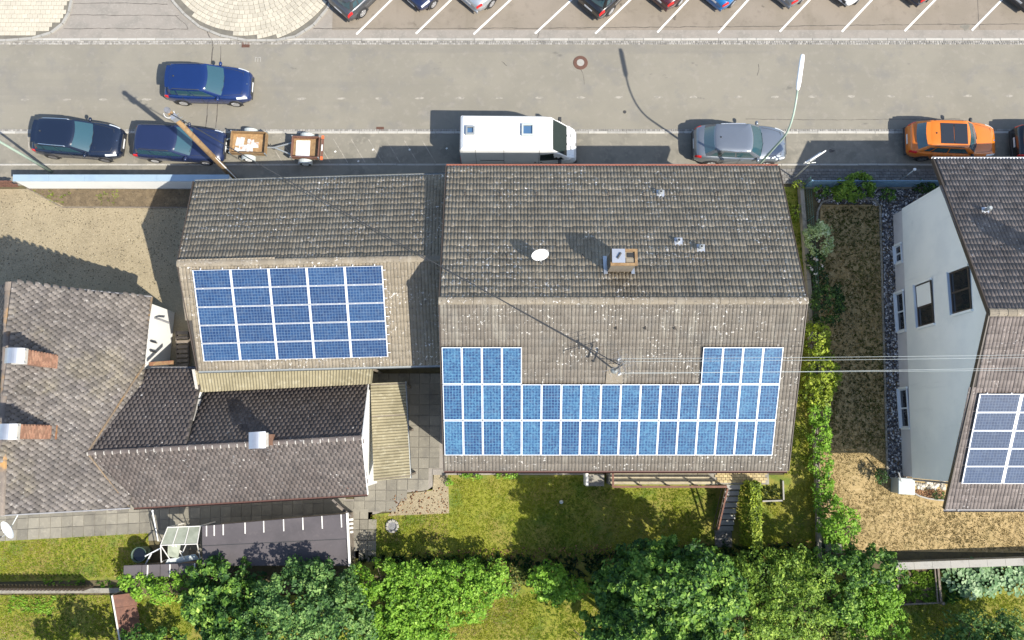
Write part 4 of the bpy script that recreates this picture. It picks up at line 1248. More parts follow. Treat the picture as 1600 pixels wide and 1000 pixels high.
def pv_panel(w_, h_, m, fr=.028, fx=None):
    """meshes of one module lying on its own x/y: cells, frame"""
    cells = MB().box(-w_ / 2 + fr * .6, w_ / 2 - fr * .6, -h_ / 2 + fr * .6, h_ / 2 - fr * .6, -.02, .004).mesh('solar_panel', m)
    f = MB()
    for (x0, x1, y0, y1) in ((-w_ / 2, w_ / 2, -h_ / 2, -h_ / 2 + fr), (-w_ / 2, w_ / 2, h_ / 2 - fr, h_ / 2),
                             (-w_ / 2, -w_ / 2 + (fx or fr), -h_ / 2 + fr, h_ / 2 - fr), (w_ / 2 - (fx or fr), w_ / 2, -h_ / 2 + fr, h_ / 2 - fr)):
        f.box(x0, x1, y0, y1, -.035, .012)
    return cells, f.mesh('panel_frame', MT['alu'])

def frame_M(U, V, p):
    U = U.normalized(); N_ = U.cross(V).normalized(); V = N_.cross(U)
    return Matrix(((U.x, V.x, N_.x, p.x), (U.y, V.y, N_.y, p.y), (U.z, V.z, N_.z, p.z), (0, 0, 0, 1)))

def put_panel(parent, meshes, M, seed):
    r = random.Random(seed)
    o = link('solar_panel', meshes[0], parent, M @ Matrix.Rotation(r.gauss(0, .004), 4, 'X') @ Matrix.Rotation(r.gauss(0, .004), 4, 'Y'))
    link('panel_frame', meshes[1], o, Matrix.Identity(4), local=True)

arr = thing('solar_array', 'large U-shaped array of upright bright blue solar panels on the south slope', 'solar array', (4.1, 2, 6.3))
P0 = Vector((0, HS[0], HS[1])); Vd = Vector((0, HR[0] - HS[0], HR[1] - HS[1])); Vd.normalize(); Nd = Vector((1, 0, 0)).cross(Vd)
ms1 = pv_panel(.812, 1.628, PV1)
rails = MB()
for rrow, s0 in enumerate((.79, 2.44, 4.09)):
    for i in range(17):
        if rrow == 2 and 4 <= i < 13: continue
        p = Vector((-2.92 + .417 + i * .8335, 0, 0)) + P0 + Vd * (s0 + .82) + Nd * .135
        put_panel(arr, ms1, frame_M(Vector((1, 0, 0)), Vd, p), i * 7 + rrow)
    for ds in (.35, 1.25):
        q = P0 + Vd * (s0 + ds) + Nd * .085
        for xa, xb in (((-2.9, 11.2),) if rrow < 2 else ((-2.9, .4), (7.95, 11.2))):
            rails.beam(q + Vector((xa, 0, 0)), q + Vector((xb, 0, 0)), .04, .045, up=Nd)
rails.build('mounting_rail', MT['alu'], arr)

arr2 = thing('solar_array', 'array of five rows of lying dark blue solar panels on the lower wing', 'solar array', (-9.7, 5.3, 5.4))
U2 = (GS1 - GS0).normalized()
N2 = (GS1 - GS0).cross(GR0 - GS0).normalized(); V2 = N2.cross(U2)
base2 = Vector((-13.73, 3.38, 4.52)); base2 = base2 + N2 * ((GS0 - base2).dot(N2) + .135)
ms2 = pv_panel(1.635, .805, PV2, .017, .045)
rails = MB()
Up2 = Vector((8.2, .265, .02)); 
tl_, tr_, br_, bl_ = Vector((-13.936, 7.194, 0)), Vector((-5.668, 7.467, 0)), Vector((-5.524, 3.661, 0)), Vector((-13.726, 3.38, 0))
for j in range(5):
    for i in range(5):
        p = base2 + U2 * ((i + .5) * 1.645) + V2 * ((j + .5) * .828)
        put_panel(arr2, ms2, frame_M(U2, V2, p), 100 + i * 5 + j)
for i in range(5):
    for d in (.35, 1.3):
        q = base2 + U2 * (i * 1.645 + d) - N2 * .05
        rails.beam(q - V2 * .05, q + V2 * 4.2, .04, .045)
for j in range(10):
    q = base2 + V2 * (j * .414 + .2) - N2 * .03
    rails.beam(q + U2 * 8.2, q + U2 * 8.34, .03, .03)
rails.build('mounting_rail', MT['alu'], arr2)

arr3 = thing('solar_array', 'array of slate blue solar panels on the brown roof, cut by the picture edge', 'solar array', (22, -.2, 6.2))
U3 = Vector((1, 0, 0)); N3 = U3.cross(RR0 - RS0).normalized(); V3 = N3.cross(U3)
b3 = Vector((19.13, -1.93, 5.3)); b3 = b3 + N3 * ((RS0 - b3).dot(N3) + .14)
ms3 = pv_panel(1.715, .818, PV3, .018, .045)
rails = MB()
for j in range(5):
    for i in range(4):
        p = b3 + U3 * ((i + .5) * 1.75) + V3 * ((j + .5) * .835)
        put_panel(arr3, ms3, frame_M(U3, V3, p), 200 + i * 5 + j)
for i in range(4):
    for d in (.35, 1.35):
        q = b3 + U3 * (i * 1.75 + d) - N3 * .055
        rails.beam(q - V3 * .03, q + V3 * 4.2, .04, .045)
rails.build('mounting_rail', MT['alu'], arr3)

# ================================================================== DISHES, MAST, WIRES
def dish(name, label, foot, centre, rad, face, oval=1.12):
    """satellite dish: bowl, arm, receiver, post"""
    foot, centre = Vector(foot), Vector(centre)
    t = thing(name, label, 'satellite dish', foot)
    f = Vector(face).normalized()
    a = f.cross(Vector((0, 0, 1))).normalized(); b = a.cross(f)
    bb = MB()
    rings = []
    for lay in (0.0, .012):
        for q in range(6):
            rr = rad * q / 5 + .001
            rings.append([centre + a * rr * math.cos(k) + b * rr * oval * math.sin(k) + f * (rr * rr / (rad * 4) - lay) for k in [6.2832 * i / 24 for i in range(25)]])
    bb.grid(rings[:6]); bb.grid(rings[6:], flip=True)
    bb.build('reflector', MT['white'], t, smooth=True)
    tip = centre + f * rad * 1.05 - b * rad * .75
    MB().tube([centre - b * rad * 1.05, tip], .018, 6).build('feed_arm', MT['galv'], t)
    MB().tube([tip - f * .02, tip + (centre - tip).normalized() * .1], .04, 8).build('receiver', MT['plastic'], t)
    MB().tube([foot, foot + Vector((0, 0, (centre - f * .1).z - foot.z)), centre - f * .04], .03, 8).build('post', MT['galv'], t)
    return t
y = 7.5
dish('satellite_dish', 'white satellite dish standing on the grey tiled roof west of the chimney', (1.13, y, north_z(y)), (1.15, y + .05, north_z(y) + .75), .36, (.14, -.92, .38))
p = at(15, 826, 2.9)
q = at(40, 838, 2.0)
dish('satellite_dish', 'large white satellite dish at the wall corner of the left-hand house', (-22.2, -3.0, 1.7), (p.x, p.y, 2.9), .42, (-.45, -.5, .72), 1.25)

mast = thing('roof_mast', 'roof mast with television aerials and wire insulators on the tiled south slope', 'mast', (4.28, 2.83, 6.55))
mx_, my_, mz_ = 4.28, 2.83, 6.55
MT['darkalu'] = mat('weathered_aerial', (.16, .155, .15), (), .6, metal=.3)
MB().tube([(mx_, my_, mz_ - .1), (mx_, my_, mz_ + 2.75)], .035, 8).build('pole', MT['darkalu'], mast)
MB().lathe((mx_, my_, mz_), [(.16, 0.02), (.12, .12), (.045, .2)], 12).build('roof_collar', MT['galv'], mast)
fl = MB(); fl.slab([(mx_ - .35, my_ - .55, south_z(my_ - .55) + .085), (mx_ + .35, my_ - .55, south_z(my_ - .55) + .085), (mx_ + .3, my_ + .25, south_z(my_ + .25) + .085), (mx_ - .3, my_ + .25, south_z(my_ + .25) + .085)], .015)
fl.build('flashing', MT['tilelichenbright'], mast)
bb = MB()
for z, dy in ((1.35, .32), (1.75, .32)):
    bb.beam((mx_, my_ - dy, mz_ + z), (mx_, my_ + dy, mz_ + z), .05, .05)
bb.build('cross_arm', MT['darkalu'], mast)
for z, dy in ((1.35, -.3), (1.35, .3), (1.75, -.3), (1.75, .3)):
    MB().lathe((mx_, my_ + dy, mz_ + z + .03), [(.02, 0), (.045, .02), (.03, .05), (.045, .07), (.02, .11), (.001, .11)], 10).build('insulator', MT['white'], mast)
bb = MB()
bb.tube([(mx_ + .02, my_, mz_ + 1.1), (mx_ + .5, my_ + .35, mz_ + .15)], .02, 6)
bb.build('stay', MT['galv'], mast)
for z, an, ln, n_ in ((2.3, R(200), 1.3, 7), (2.6, R(110), .9, 5)):
    d = Vector((math.cos(an), math.sin(an), 0)); sd = Vector((-d.y, d.x, 0))
    c = Vector((mx_, my_, mz_ + z))
    bb = MB(); bb.beam(c - d * ln * .4, c + d * ln * .6, .025, .025)
    for k in range(n_):
        e = c + d * (ln * (-.4 + k / (n_ - 1)))
        L = .42 - .03 * k
        bb.tube([e - sd * L, e + sd * L], .008, 5)
    bb.build('aerial', MT['darkalu'], mast)
def wire(name, label, a, b, sag, rad, m, group=None, n=24):
    a, b = Vector(a), Vector(b)
    pts = [a.lerp(b, i / n) - Vector((0, 0, sag * 4 * (i / n) * (1 - i / n))) for i in range(n + 1)]
    o = MB().tube(pts, rad, 6).build(name, m)
    return tag(o, label, 'cable', group)
ztop = mz_ + 1.35
for k, (dy, z, lab) in enumerate(((.3, 1.8, 'pale overhead wire running east from the roof mast, northern pair, upper one'), (.22, 1.4, 'pale overhead wire running east from the roof mast, northern pair, lower one'),
                              (-.3, 1.8, 'pale overhead wire running east from the roof mast, southern pair, upper one'), (-.22, 1.4, 'pale overhead wire running east from the roof mast, southern pair, lower one'))):
    a = Vector((mx_, my_ + dy, mz_ + z + .05))
    e = at(1660, 557 if dy > 0 else 577, 9.0)
    wire('overhead_wire', lab, a, (e.x, e.y + (.07 if k % 2 == 0 else -.02), 9.0 + (.15 if k % 2 == 0 else 0)), .25, .006, MT['greyplastic'], 'overhead wires from the roof mast')

# ================================================================== POLES AND LAMPS
p = at(368, 281)
pole = thing('telegraph_pole', 'wooden telegraph pole with a metal head, leaning over the navy estate car in view', 'telegraph pole', (p.x, p.y, 0))
tp = at(261, 172, 8.05)
MB().tube([(p.x, p.y, -.2), Vector((p.x, p.y, 0)).lerp(tp, .5), tp], [.155, .135, .11], 12).build('post', MT['wood'], pole, smooth=True)
bb = MB()
bb.tube([tp + Vector((0, 0, -.05)), tp + Vector((0, 0, .06))], [.14, .12], 12)
bb.build('cap', MT['lead'], pole)
MB().cbox(tp + Vector((.2, -.2, -.35)), (.26, .2, .34), .6).build('cable_box', MT['metal'], pole)
bb = MB()
for k in range(8):
    q0 = tp + Vector((-.22 * math.cos(k * .45), -.05 - .22 * math.sin(k * .45) - .0, -.2)); q1 = tp + Vector((-.22 * math.cos((k + 1) * .45), -.05 - .22 * math.sin((k + 1) * .45), -.2))
    bb.tube([q0, q1], .012, 5)
bb.build('cable_loop', MT['white'], pole)
bb = MB()
for k in range(4): bb.beam(tp + Vector((.05 + .02 * k, -.05, -.5 - k * .35)), tp + Vector((.28 + .02 * k, .05, -.5 - k * .35)), .025, .025)
bb.build('climbing_iron', MT['galv'], pole)
MB().tube([Vector((p.x + .17, p.y - .05, 0)), tp.lerp(Vector((p.x + .17, p.y - .05, 0)), .62)], .03, 6).build('cable_guard', MT['white'], pole)
wire('overhead_cable', 'dark overhead cable from the telegraph pole to the roof mast', tp + Vector((.1, -.1, -.15)), (mx_, my_, mz_ + 2.05), .35, .022, MT['plastic'])

b0 = at(1160, 286)
lamp = thing('street_lamp', 'street lamp with curved green arm and long white luminaire over the street', 'street lamp', (b0.x, b0.y, 0))
h0, h1 = Vector((12.02, 14.5, 8.1)), Vector((12.12, 15.85, 8.62))
pts = [Vector((b0.x, b0.y, 0)), Vector((b0.x, b0.y, 3.5)), Vector((b0.x, b0.y, 6.3))]
for i in range(1, 9):
    t = i / 8
    c1 = Vector((b0.x, b0.y, 7.6)); q = Vector((b0.x, b0.y, 6.3))
    pts.append(q * (1 - t) ** 2 + c1 * 2 * t * (1 - t) + h0 * t * t)
MB().tube(pts, [.075, .06, .05] + [.042] * 8, 10).build('post', MT['greenpole'], lamp, smooth=True)
d = (h1 - h0).normalized(); sd = d.cross(Vector((0, 0, 1))).normalized(); up = sd.cross(d)
rows = []
for t, wd, ht in ((0, .045, .05), (.05, .085, .07), (.2, .105, .085), (.8, .105, .085), (.97, .085, .07), (1, .05, .04)):
    c = h0.lerp(h1, t)
    rows.append([c + sd * wd * math.cos(k) + up * ht * math.sin(k) for k in [6.2832 * i / 12 for i in range(13)]])
bb = MB().grid(rows); bb.add(rows[0][:12], [tuple(range(12))]); bb.add(rows[-1][:12], [tuple(range(11, -1, -1))])
bb.build('luminaire', MT['white'], lamp, smooth=True)
rows = []
for t in (.12, .9):
    c = h0.lerp(h1, t); rows.append([c + sd * .085 * math.cos(k) - up * (.05 + .07 * abs(math.sin(k))) for k in [math.pi * i / 8 for i in range(9)]])
MB().grid(rows).build('lens', MT['clearlens'], lamp)

b1 = at(82, 269)
lamp2 = thing('street_lamp', 'pale green lamp post in front of the white garden wall, its head outside the picture', 'street lamp', (b1.x, b1.y, 0))
MB().tube([(b1.x, b1.y, 0), (b1.x, b1.y, 3), (b1.x, b1.y, 6.8), (b1.x + .05, b1.y + .6, 7.6), (b1.x + .1, b1.y + 1.3, 8.0)], [.08, .065, .05, .045, .04], 10).build('post', MT['greenpole'], lamp2, smooth=True)
MB().cbox((b1.x + .12, b1.y + 1.9, 8.1), (.3, 1.3, .16), ch=.04).build('luminaire', MT['white'], lamp2)

# sign post at the garden corner
p = at(1240, 279)
sg = thing('sign_post', 'metal sign post with two narrow street signs seen from above', 'sign post', (p.x, p.y, 0))
MB().tube([(p.x, p.y, 0), (p.x, p.y, 2.95)], .035, 8).build('post', MT['galv'], sg)
for k, (z, ln, off) in enumerate(((2.85, .95, .22), (2.55, .95, .12))):
    an = R(33)
    d = Vector((math.cos(an), math.sin(an), 0))
    c = Vector((p.x, p.y, z)) + d * off + Vector((-d.y, d.x, 0)) * (.05 + .09 * k)
    MB().cbox(c, (ln, .05, .22), an).build('sign_plate', MT['white'], sg)
MB().tube([(p.x - .2, p.y - .02, 2.4), (p.x + .25, p.y + .02, 2.4)], .02, 6).build('bracket', MT['galv'], sg)

# ================================================================== VEHICLES
def ip(pts, x):
    if x <= pts[0][0]: return pts[0][1]
    for (a, b), (c, d) in zip(pts, pts[1:]):
        if x <= c:
            t = (x - a) / (c - a); return b + (d - b) * t
    return pts[-1][1]

def patch(name, fn, nu, nv, m, parent, off=.006, u=(0, 1), v=(0, 1), smooth=True, thick=.004):
    """thin shaped piece lying on a surface fn(u, v)"""
    rows, rows2 = [], []
    e = 1e-3
    for i in range(nu + 1):
        rr, r2 = [], []
        for j in range(nv + 1):
            a, b = u[0] + (u[1] - u[0]) * i / nu, v[0] + (v[1] - v[0]) * j / nv
            p = fn(a, b)
            n = (fn(a + e, b) - fn(a - e, b)).cross(fn(a, b + e) - fn(a, b - e))
            n = n.normalized() if n.length > 1e-12 else Vector((0, 0, 1))
            c = Vector((p.x * .6, 0, .55))
            if n.dot(p - c) < 0: n = -n
            rr.append(p + n * off); r2.append(p + n * (off - thick - .012))
        rows.append(rr); rows2.append(r2)
    bb = MB()
    bb.grid(rows); bb.grid(rows2, flip=True)
    n1, n2 = nu + 1, nv + 1
    o = n1 * n2
    for i in range(nu):
        for j in (0, nv):
            bb.f.append((i * n2 + j, (i + 1) * n2 + j, o + (i + 1) * n2 + j, o + i * n2 + j)); bb.mi.append(0)
    for j in range(nv):
        for i in (0, nu):
            bb.f.append((i * n2 + j, i * n2 + j + 1, o + i * n2 + j + 1, o + i * n2 + j)); bb.mi.append(0)
    return bb.build(name, m, parent, smooth=False, local=True, fix=True)

def make_wheel(parent, x, y, rad, wd, rimm, sgn):
    tm = MB().lathe((0, 0, 0), [(rad * .6, -wd / 2), (rad * .93, -wd / 2), (rad, -wd * .36), (rad, wd * .36), (rad * .93, wd / 2), (rad * .6, wd / 2)], 22, 'Y')
    o = tm.build('wheel', MT['black'], parent, smooth=False, local=True, M=Matrix.Translation((x, y, rad)))
    r_ = MB()
    yy = wd / 2 * sgn
    r_.lathe((0, 0, 0), [(rad * .62, yy * .9), (rad * .62, yy * 1.02), (rad * .54, yy * 1.02), (rad * .52, yy * .5), (.001, yy * .5)], 20, 'Y')
    for k in range(5):
        an = 2 * math.pi * k / 5 + .3
        r_.beam((0, yy * .93, 0), (rad * .57 * math.cos(an), yy * .97, rad * .57 * math.sin(an)), .09, .03, up=(0, 1, 0))
    r_.build('rim', rimm, o, local=True)
    return o

def make_car(name, label, P, paintm, group=None, cat='car'):
    L, W, H = P['L'], P['W'], P['H']
    zc, zn, zt = P.get('zc', .98), P.get('zn', .82), P.get('zt', 1.0)
    xc0, xc1, xr1, xr0 = P['xc0'], P['xc1'], P['xr1'], P['xr0']
    yb, yt = P.get('yb', .46) * W, P.get('yt', .385) * W
    belt = P.get('belt', .97)
    h2 = L / 2
    t = thing(name, label, cat, (0, 0, 0), 0, group)
    zpts = [(-h2, P.get('ztail', .78)), (-h2 + .12, zt - .06), (-h2 + .35, zt), (xr0, zt + .01), (xc0, zc), (h2 - .75, zn + .05), (h2 - .3, zn - .04), (h2 - .1, zn - .14), (h2, zn - .28)]
    nf, nb = P.get('nf', .25), P.get('nb', .16)
    def hw(x):
        k = x / h2
        return W / 2 * (1 - (nf * abs(k) ** 5 if k > 0 else nb * abs(k) ** 7))
    def prof(x, q):
        """q from 0 (under the sill) to 1 (middle of the top)"""
        w_, zt_ = hw(x), ip(zpts, x)
        zb = .2 + .12 * abs(x / h2) ** 6
        ps = [(0, zb), (.82 * w_, zb), (.955 * w_, zb + .05), (w_, zb + .2), (1.0 * w_, zb + .55 * (zt_ - zb)), (.985 * w_, zt_ - .13), (.95 * w_, zt_ - .05), (.87 * w_, zt_), (.5 * w_, zt_ + .03), (0, zt_ + .04)]
        q = max(0, min(.99999, q)) * 9
        i = int(q); f = q - i
        return Vector((x, ps[i][0] + (ps[i + 1][0] - ps[i][0]) * f, ps[i][1] + (ps[i + 1][1] - ps[i][1]) * f))
    def bod(x, q, s):
        v = prof(x, q); return Vector((v.x, v.y * s, v.z))
    xs = [-h2, -h2 + .04, -h2 + .12, -h2 + .22, -h2 + .35, -h2 + .6] + [-h2 + .6 + (L - 1.5) * i / 12 for i in range(1, 12)] + [h2 - .9, h2 - .75, h2 - .55, h2 - .4, h2 - .3, h2 - .2, h2 - .1, h2 - .04, h2]
    rows = []
    for k, x in enumerate(xs):
        sc = .9 if k in (0, len(xs) - 1) else .975 if k in (1, len(xs) - 2) else 1
        ring = [bod(x, q / 9, 1) for q in range(10)] + [bod(x, q / 9, -1) for q in range(8, -1, -1)]
        ring = [Vector((p.x, p.y * sc, .5 + (p.z - .5) * sc)) for p in ring]
        rows.append(ring)
    bb = MB().grid(rows, flip=True)
    bb.add(rows[0], [tuple(range(len(rows[0])))]); bb.add(rows[-1], [tuple(range(len(rows[0]) - 1, -1, -1))])
    # cabin
    def cab(e, tt, s):
        """e: front, left, back, right; tt along the edge; s 0 at the belt, 1 at the roof edge"""
        xf = xc0 + (xc1 - xc0) * s; xr = xr0 + (xr1 - xr0) * s
        yw = yb + (yt - yb) * max(s, 0.0) ** 1.2
        z = belt + (H - .05 - belt) * s
        z0 = ip(zpts, 0)
        bf, br = .2 - .08 * s, .14 - .05 * s
        rt = P.get('rt', .93)
        if e == 'F':
            y = yw * (1 - 2 * tt); return Vector((xf - bf * (y / yw) ** 2 * 1.0, y * .985, z))
        if e == 'B':
            y = -yw * rt * (1 - 2 * tt); return Vector((xr + br * (y / yw) ** 2, y, z))
        x = (xf - bf) + ((xr + br * rt * rt) - (xf - bf)) * tt
        bul = 1 + .025 * math.sin(math.pi * tt)
        y = yw * (.985 + (rt - .985) * tt) * bul
        return Vector((x, -y if e == 'R' else y, z))
    ringdef = [('F', k / 6) for k in range(7)] + [('R', k / 6) for k in range(1, 6)] + [('B', k / 6) for k in range(7)] + [('L', 1 - k / 6) for k in range(1, 6)]
    rings = []
    for s in (-.12, 0, .25, .5, .75, .93, 1.0):
        rings.append([cab(e, tt, s) for e, tt in ringdef])
    top = rings[-1]
    cx = sum(p.x for p in top) / len(top)
    for f, dz in ((.93, .028), (.7, .045), (.35, .055), (.0, .058)):
        rings.append([Vector((cx + (p.x - cx) * f, p.y * f, p.z + dz)) for p in top])
    cb = MB().grid([r + [r[0]] for r in rings])
    n0 = len(bb.v)
    bb.add(cb.v, cb.f)
    bb.build('body', paintm, t, smooth=True, local=True, fix=True)
    # glass
    patch('windscreen', lambda a, b: cab('F', a, b), 10, 4, MT['glass'], t, u=(.05, .95), v=(.05, .93))
    patch('rear_window', lambda a, b: cab('B', a, b), 8, 3, MT['glass'], t, u=(.07, .93), v=(.16 if not P.get('coupe') else .06, .92))
    for sd in ('L', 'R'):
        for (u0, u1, v0, v1) in P['side']:
            patch('side_window', lambda a, b: cab(sd, a, b), 6, 3, MT['glass'], t, u=(u0, u1), v=(v0, v1))
    sdn = (1, -1)
    for s in sdn:
        # lamps, cladding, seams, handles
        patch('headlight', lambda a, b: bod(a, b, s), 5, 4, MT['clearlens'], t, u=(h2 - P.get('hl', .62), h2 - .13), v=(5.25 / 9, 6.7 / 9), off=.012)
        patch('tail_light', lambda a, b: bod(a, b, s), 4, 4, MT['redlens'], t, u=(-h2 + .03, -h2 + .32), v=(4.9 / 9, 6.6 / 9), off=.012)
        if P.get('clad', True):
            patch('sill_cladding', lambda a, b: bod(a, b, s), 14, 3, MT['plastic'], t, u=(-h2 + .12, h2 - .12), v=(1.0 / 9, 3.0 / 9), off=.006)
        for x in (P['wx'], -P['wx'] + P.get('dx', 0)):
            ab = MB()
            n = 12
            yy = s * (hw(x) + .004)
            ar = P['wr'] + .055
            v0 = [(x + ar * math.cos(math.pi * k / n), yy, P['wr'] + ar * math.sin(math.pi * k / n)) for k in range(n + 1)]
            v1 = [(p_[0], yy - s * .06, p_[2]) for p_ in v0]
            bot = [(x - ar, yy, .16), (x + ar, yy, .16)]
            ab.add(v0 + bot, [tuple(range(n + 3))]); ab.grid([v0, v1])
            ab.build('wheel_arch', MT['plastic'], t, local=True, fix=True)
            make_wheel(t, x, s * (hw(x) - .085), P['wr'], .21, P.get('rimm', MT['rim']), s)
        sb = MB()
        for xx in P['doors']:
            for q in range(8):
                a, b_ = bod(xx, (3.0 + q * .4) / 9, s), bod(xx, (3.4 + q * .4) / 9, s)
                sb.beam(a + Vector((0, s * .002, 0)), b_ + Vector((0, s * .002, 0)), .012, .008)
        sb.build('door_seam', MT['plastic'], t, local=True)
        for xx in P['doors'][1:]:
            a = bod(xx + .14, 5.1 / 9, s)
            MB().cbox(a + Vector((0, s * .015, 0)), (.17, .035, .03)).build('door_handle', paintm, t, local=True)
        a = cab('L' if s > 0 else 'R', .06, .08)
        mb_ = MB()
        mb_.lathe((a.x + .06, a.y + s * .13, a.z + .05), [(.001, -.11), (.06, -.1), (.085, -.03), (.085, .05), (.05, .1), (.001, .11)], 10, 'Y')
        mb_.beam((a.x + .05, a.y, a.z), (a.x + .06, a.y + s * .1, a.z + .03), .06, .04)
        mb_.build('wing_mirror', P.get('mirm', paintm), t, smooth=True, local=True)
        if P.get('rails'):
            rb = MB()
            pts_ = [cab('L' if s > 0 else 'R', q, 1.0) + Vector((0, -s * .02, (.0 if i_ in (0, 6) else .055))) for i_, q in enumerate((.1, .14, .3, .5, .7, .86, .9))]
            rb.tube(pts_, .017, 6); rb.build('roof_rail', P['rails'], t, local=True)
    # bonnet seams, grille, plates, wipers
    bs = MB()
    for s in sdn:
        pts_ = [Vector((x, s * hw(x) * (.8 - .12 * ((x - xc0) / (h2 - xc0))), 0)) for x in [xc0 - .1 + (h2 - .3 - xc0 + .1) * q / 6 for q in range(7)]]
        for q in pts_: q.z = ip(zpts, q.x) + .012
        bs.tube(pts_, .008, 4)
    x = h2 - .27
    bs.tube([(x - .12 * (abs(y_) / .6) ** 2, y_ * W / 1.8, ip(zpts, x - .12 * (abs(y_) / .6) ** 2) + .025) for y_ in (-.6, -.4, -.2, 0, .2, .4, .6)], .008, 4)
    bs.build('bonnet_seam', MT['plastic'], t, local=True)
    g = MB(); g.cbox((h2 - .005, 0, .56), (.05, W * .5, .2), ch=.02); g.cbox((h2 - .015, 0, .33), (.05, W * .66, .14))
    g.build('grille', MT['plastic'], t, local=True)
    MB().cbox((h2 + .022, 0, .47), (.02, .52, .115)).build('number_plate', MT['plate'], t, local=True)
    MB().cbox((-h2 - .006, 0, .66), (.02, .52, .115)).build('number_plate', MT['plate'], t, local=True)
    rbm = MB(); rbm.cbox((-h2 + .02, 0, .38), (.08, W * .78, .2), ch=.02); rbm.build('rear_bumper', MT['plastic'] if P.get('clad', True) else paintm, t, local=True)
    wp = MB()
    for y0_, y1_ in ((.5, -.05), (-.05, -.55)):
        a, b_ = cab('F', .5 - y0_ / (2 * yb), .06), cab('F', .5 - y1_ / (2 * yb), .14)
        wp.tube([a + Vector((.01, 0, .02)), b_ + Vector((.01, 0, .02))], .01, 5)
    wp.build('wiper', MT['black'], t, local=True)
    hx = P.get('antenna', None)
    if hx is not None:
        MB().lathe((hx, 0, H), [(.05, -.02), (.035, .03), (.012, .06), (.001, .06)], 8).build('roof_aerial', MT['plastic'], t, local=True)
    if P.get('sun'):
        x0, x1 = P['sun']
        zz = lambda x, y: H + .006 + .052 * (1 - (abs(y) / yt) ** 3)
        so_ = MB()
        for xa, xb in ((x0, (x0 + x1) / 2 - .012), ((x0 + x1) / 2 + .012, x1)):
            so_.grid([[Vector((xa + (xb - xa) * i / 3, -yt * .72 + yt * 1.44 * j / 6, H + .012 + .005)) for j in range(7)] for i in range(4)], flip=True)
        so_.build('sunroof', MT['winglass'], t, local=True)
    if P.get('badge', True):
        MB().lathe((h2 - .16, 0, ip(zpts, h2 - .16) + .045), [(.001, .012), (.035, .012), (.042, 0)], 10).build('badge', MT['chrome'], t, local=True)
    sp = MB()
    if P.get('spoiler'):
        a = [cab('B', q, 1.0) for q in (.08, .3, .5, .7, .92)]
        sp.grid([[p_ + Vector((.06, 0, .028)) for p_ in a], [p_ + Vector((-.16, 0, .012)) for p_ in a], [p_ + Vector((-.15, 0, -.02)) for p_ in a], [p_ + Vector((.02, 0, -.03)) for p_ in a]], flip=True)
        sp.build('roof_spoiler', paintm, t, local=True)
    return t

def put(o, u, v, h, rz, dz=0.0):
    p = at(u, v, h)
    o.matrix_basis = place((p.x, p.y, dz), rz)
    WM[o.name] = o.matrix_basis.copy()
    return o

SUV = dict(L=4.42, W=1.84, H=1.6, yt=.4, xc0=1.06, xc1=.2, xr1=-1.75, xr0=-2.02, zc=1.04, zn=.93, zt=1.05, belt=1.0, wx=1.36, wr=.345, doors=[.82, -.18, -1.15], side=[(.1, .47, .14, .86), (.5, .8, .14, .86), (.83, .95, .22, .8)], antenna=-1.45, spoiler=True)
blue = paint('paint_bright_blue', (.006, .022, .1), .25)
navy = paint('paint_black_blue', (.008, .014, .032), .25)
estateblue = paint('paint_navy', (.012, .02, .062), .3)
grey = paint('paint_steel_grey', (.2, .225, .26), .3, metal=.55)
orange = paint('paint_orange', (.62, .16, .008), .3)
blackp = paint('paint_black', (.01, .01, .012), .25)
silver = paint('paint_silver', (.42, .45, .48), .3, metal=.5)
skyb = paint('paint_sky_blue', (.01, .13, .34), .28)
maroon = paint('paint_maroon', (.06, .012, .016), .28)
whitep = paint('paint_white', (.74, .74, .73), .3)
dgrey = paint('paint_dark_grey', (.075, .08, .09), .3, metal=.4)

CARKERB = 'cars parked along the near kerb'
c1 = make_car('parked_car', 'bright blue compact off-roader standing out in the street', dict(SUV, rails=MT['plastic'], mirm=blue), blue)
put(c1, 325, 131, .75, R(-1.5))
c2 = make_car('parked_car', 'black-blue off-roader parked at the kerb left of the navy estate car', dict(SUV, L=4.5, rails=MT['chrome'], mirm=navy, rimm=MT['darkrim']), navy, CARKERB)
put(c2, 121, 217, .75, R(-4))
EST = dict(L=4.6, W=1.74, H=1.44, xc0=.9, xc1=.1, xr1=-1.98, xr0=-2.16, zc=.95, zn=.83, zt=.96, belt=.93, wx=1.32, wr=.31, doors=[.72, -.28, -1.15], side=[(.08, .36, .12, .9), (.39, .64, .12, .9), (.67, .95, .12, .9)], clad=False, nf=.16, nb=.08, yt=.4, rt=.95, rails=MT['plastic'], hl=.5)
c3 = make_car('parked_car', 'navy blue old estate car parked behind the telegraph pole', EST, estateblue, CARKERB)
put(c3, 280, 224, .7, R(-3))
lab = MB(); 
CRO = dict(L=4.75, W=1.9, H=1.62, yt=.4, xc0=1.12, xc1=.4, xr1=-1.5, xr0=-2.05, zc=1.02, zn=.9, zt=1.08, belt=1.0, wx=1.42, wr=.36, doors=[.9, -.12, -1.1], side=[(.08, .42, .14, .84), (.45, .74, .14, .84), (.77, .93, .2, .7)], rails=MT['chrome'], coupe=True, rimm=MT['rim'], antenna=-1.2, nf=.3, nb=.22)
c4 = make_car('parked_car', 'steel grey fastback car parked in front of the large house under the lamp arm', CRO, grey, CARKERB)
put(c4, 1157, 224, .8, R(-1))
ORA = dict(SUV, L=4.5, W=1.86, H=1.58, xc0=1.16, xc1=.5, xr1=-1.55, xr0=-2.02, sun=(-1.0, .34), rails=MT['plastic'], mirm=MT['plastic'], rimm=MT['darkrim'], coupe=True, antenna=-1.2, nf=.28, nb=.24)
c5 = make_car('parked_car', 'orange off-roader with black panoramic sunroof parked beside the brown-roofed house', ORA, orange, CARKERB)
put(c5, 1488, 218, .8, R(-2))
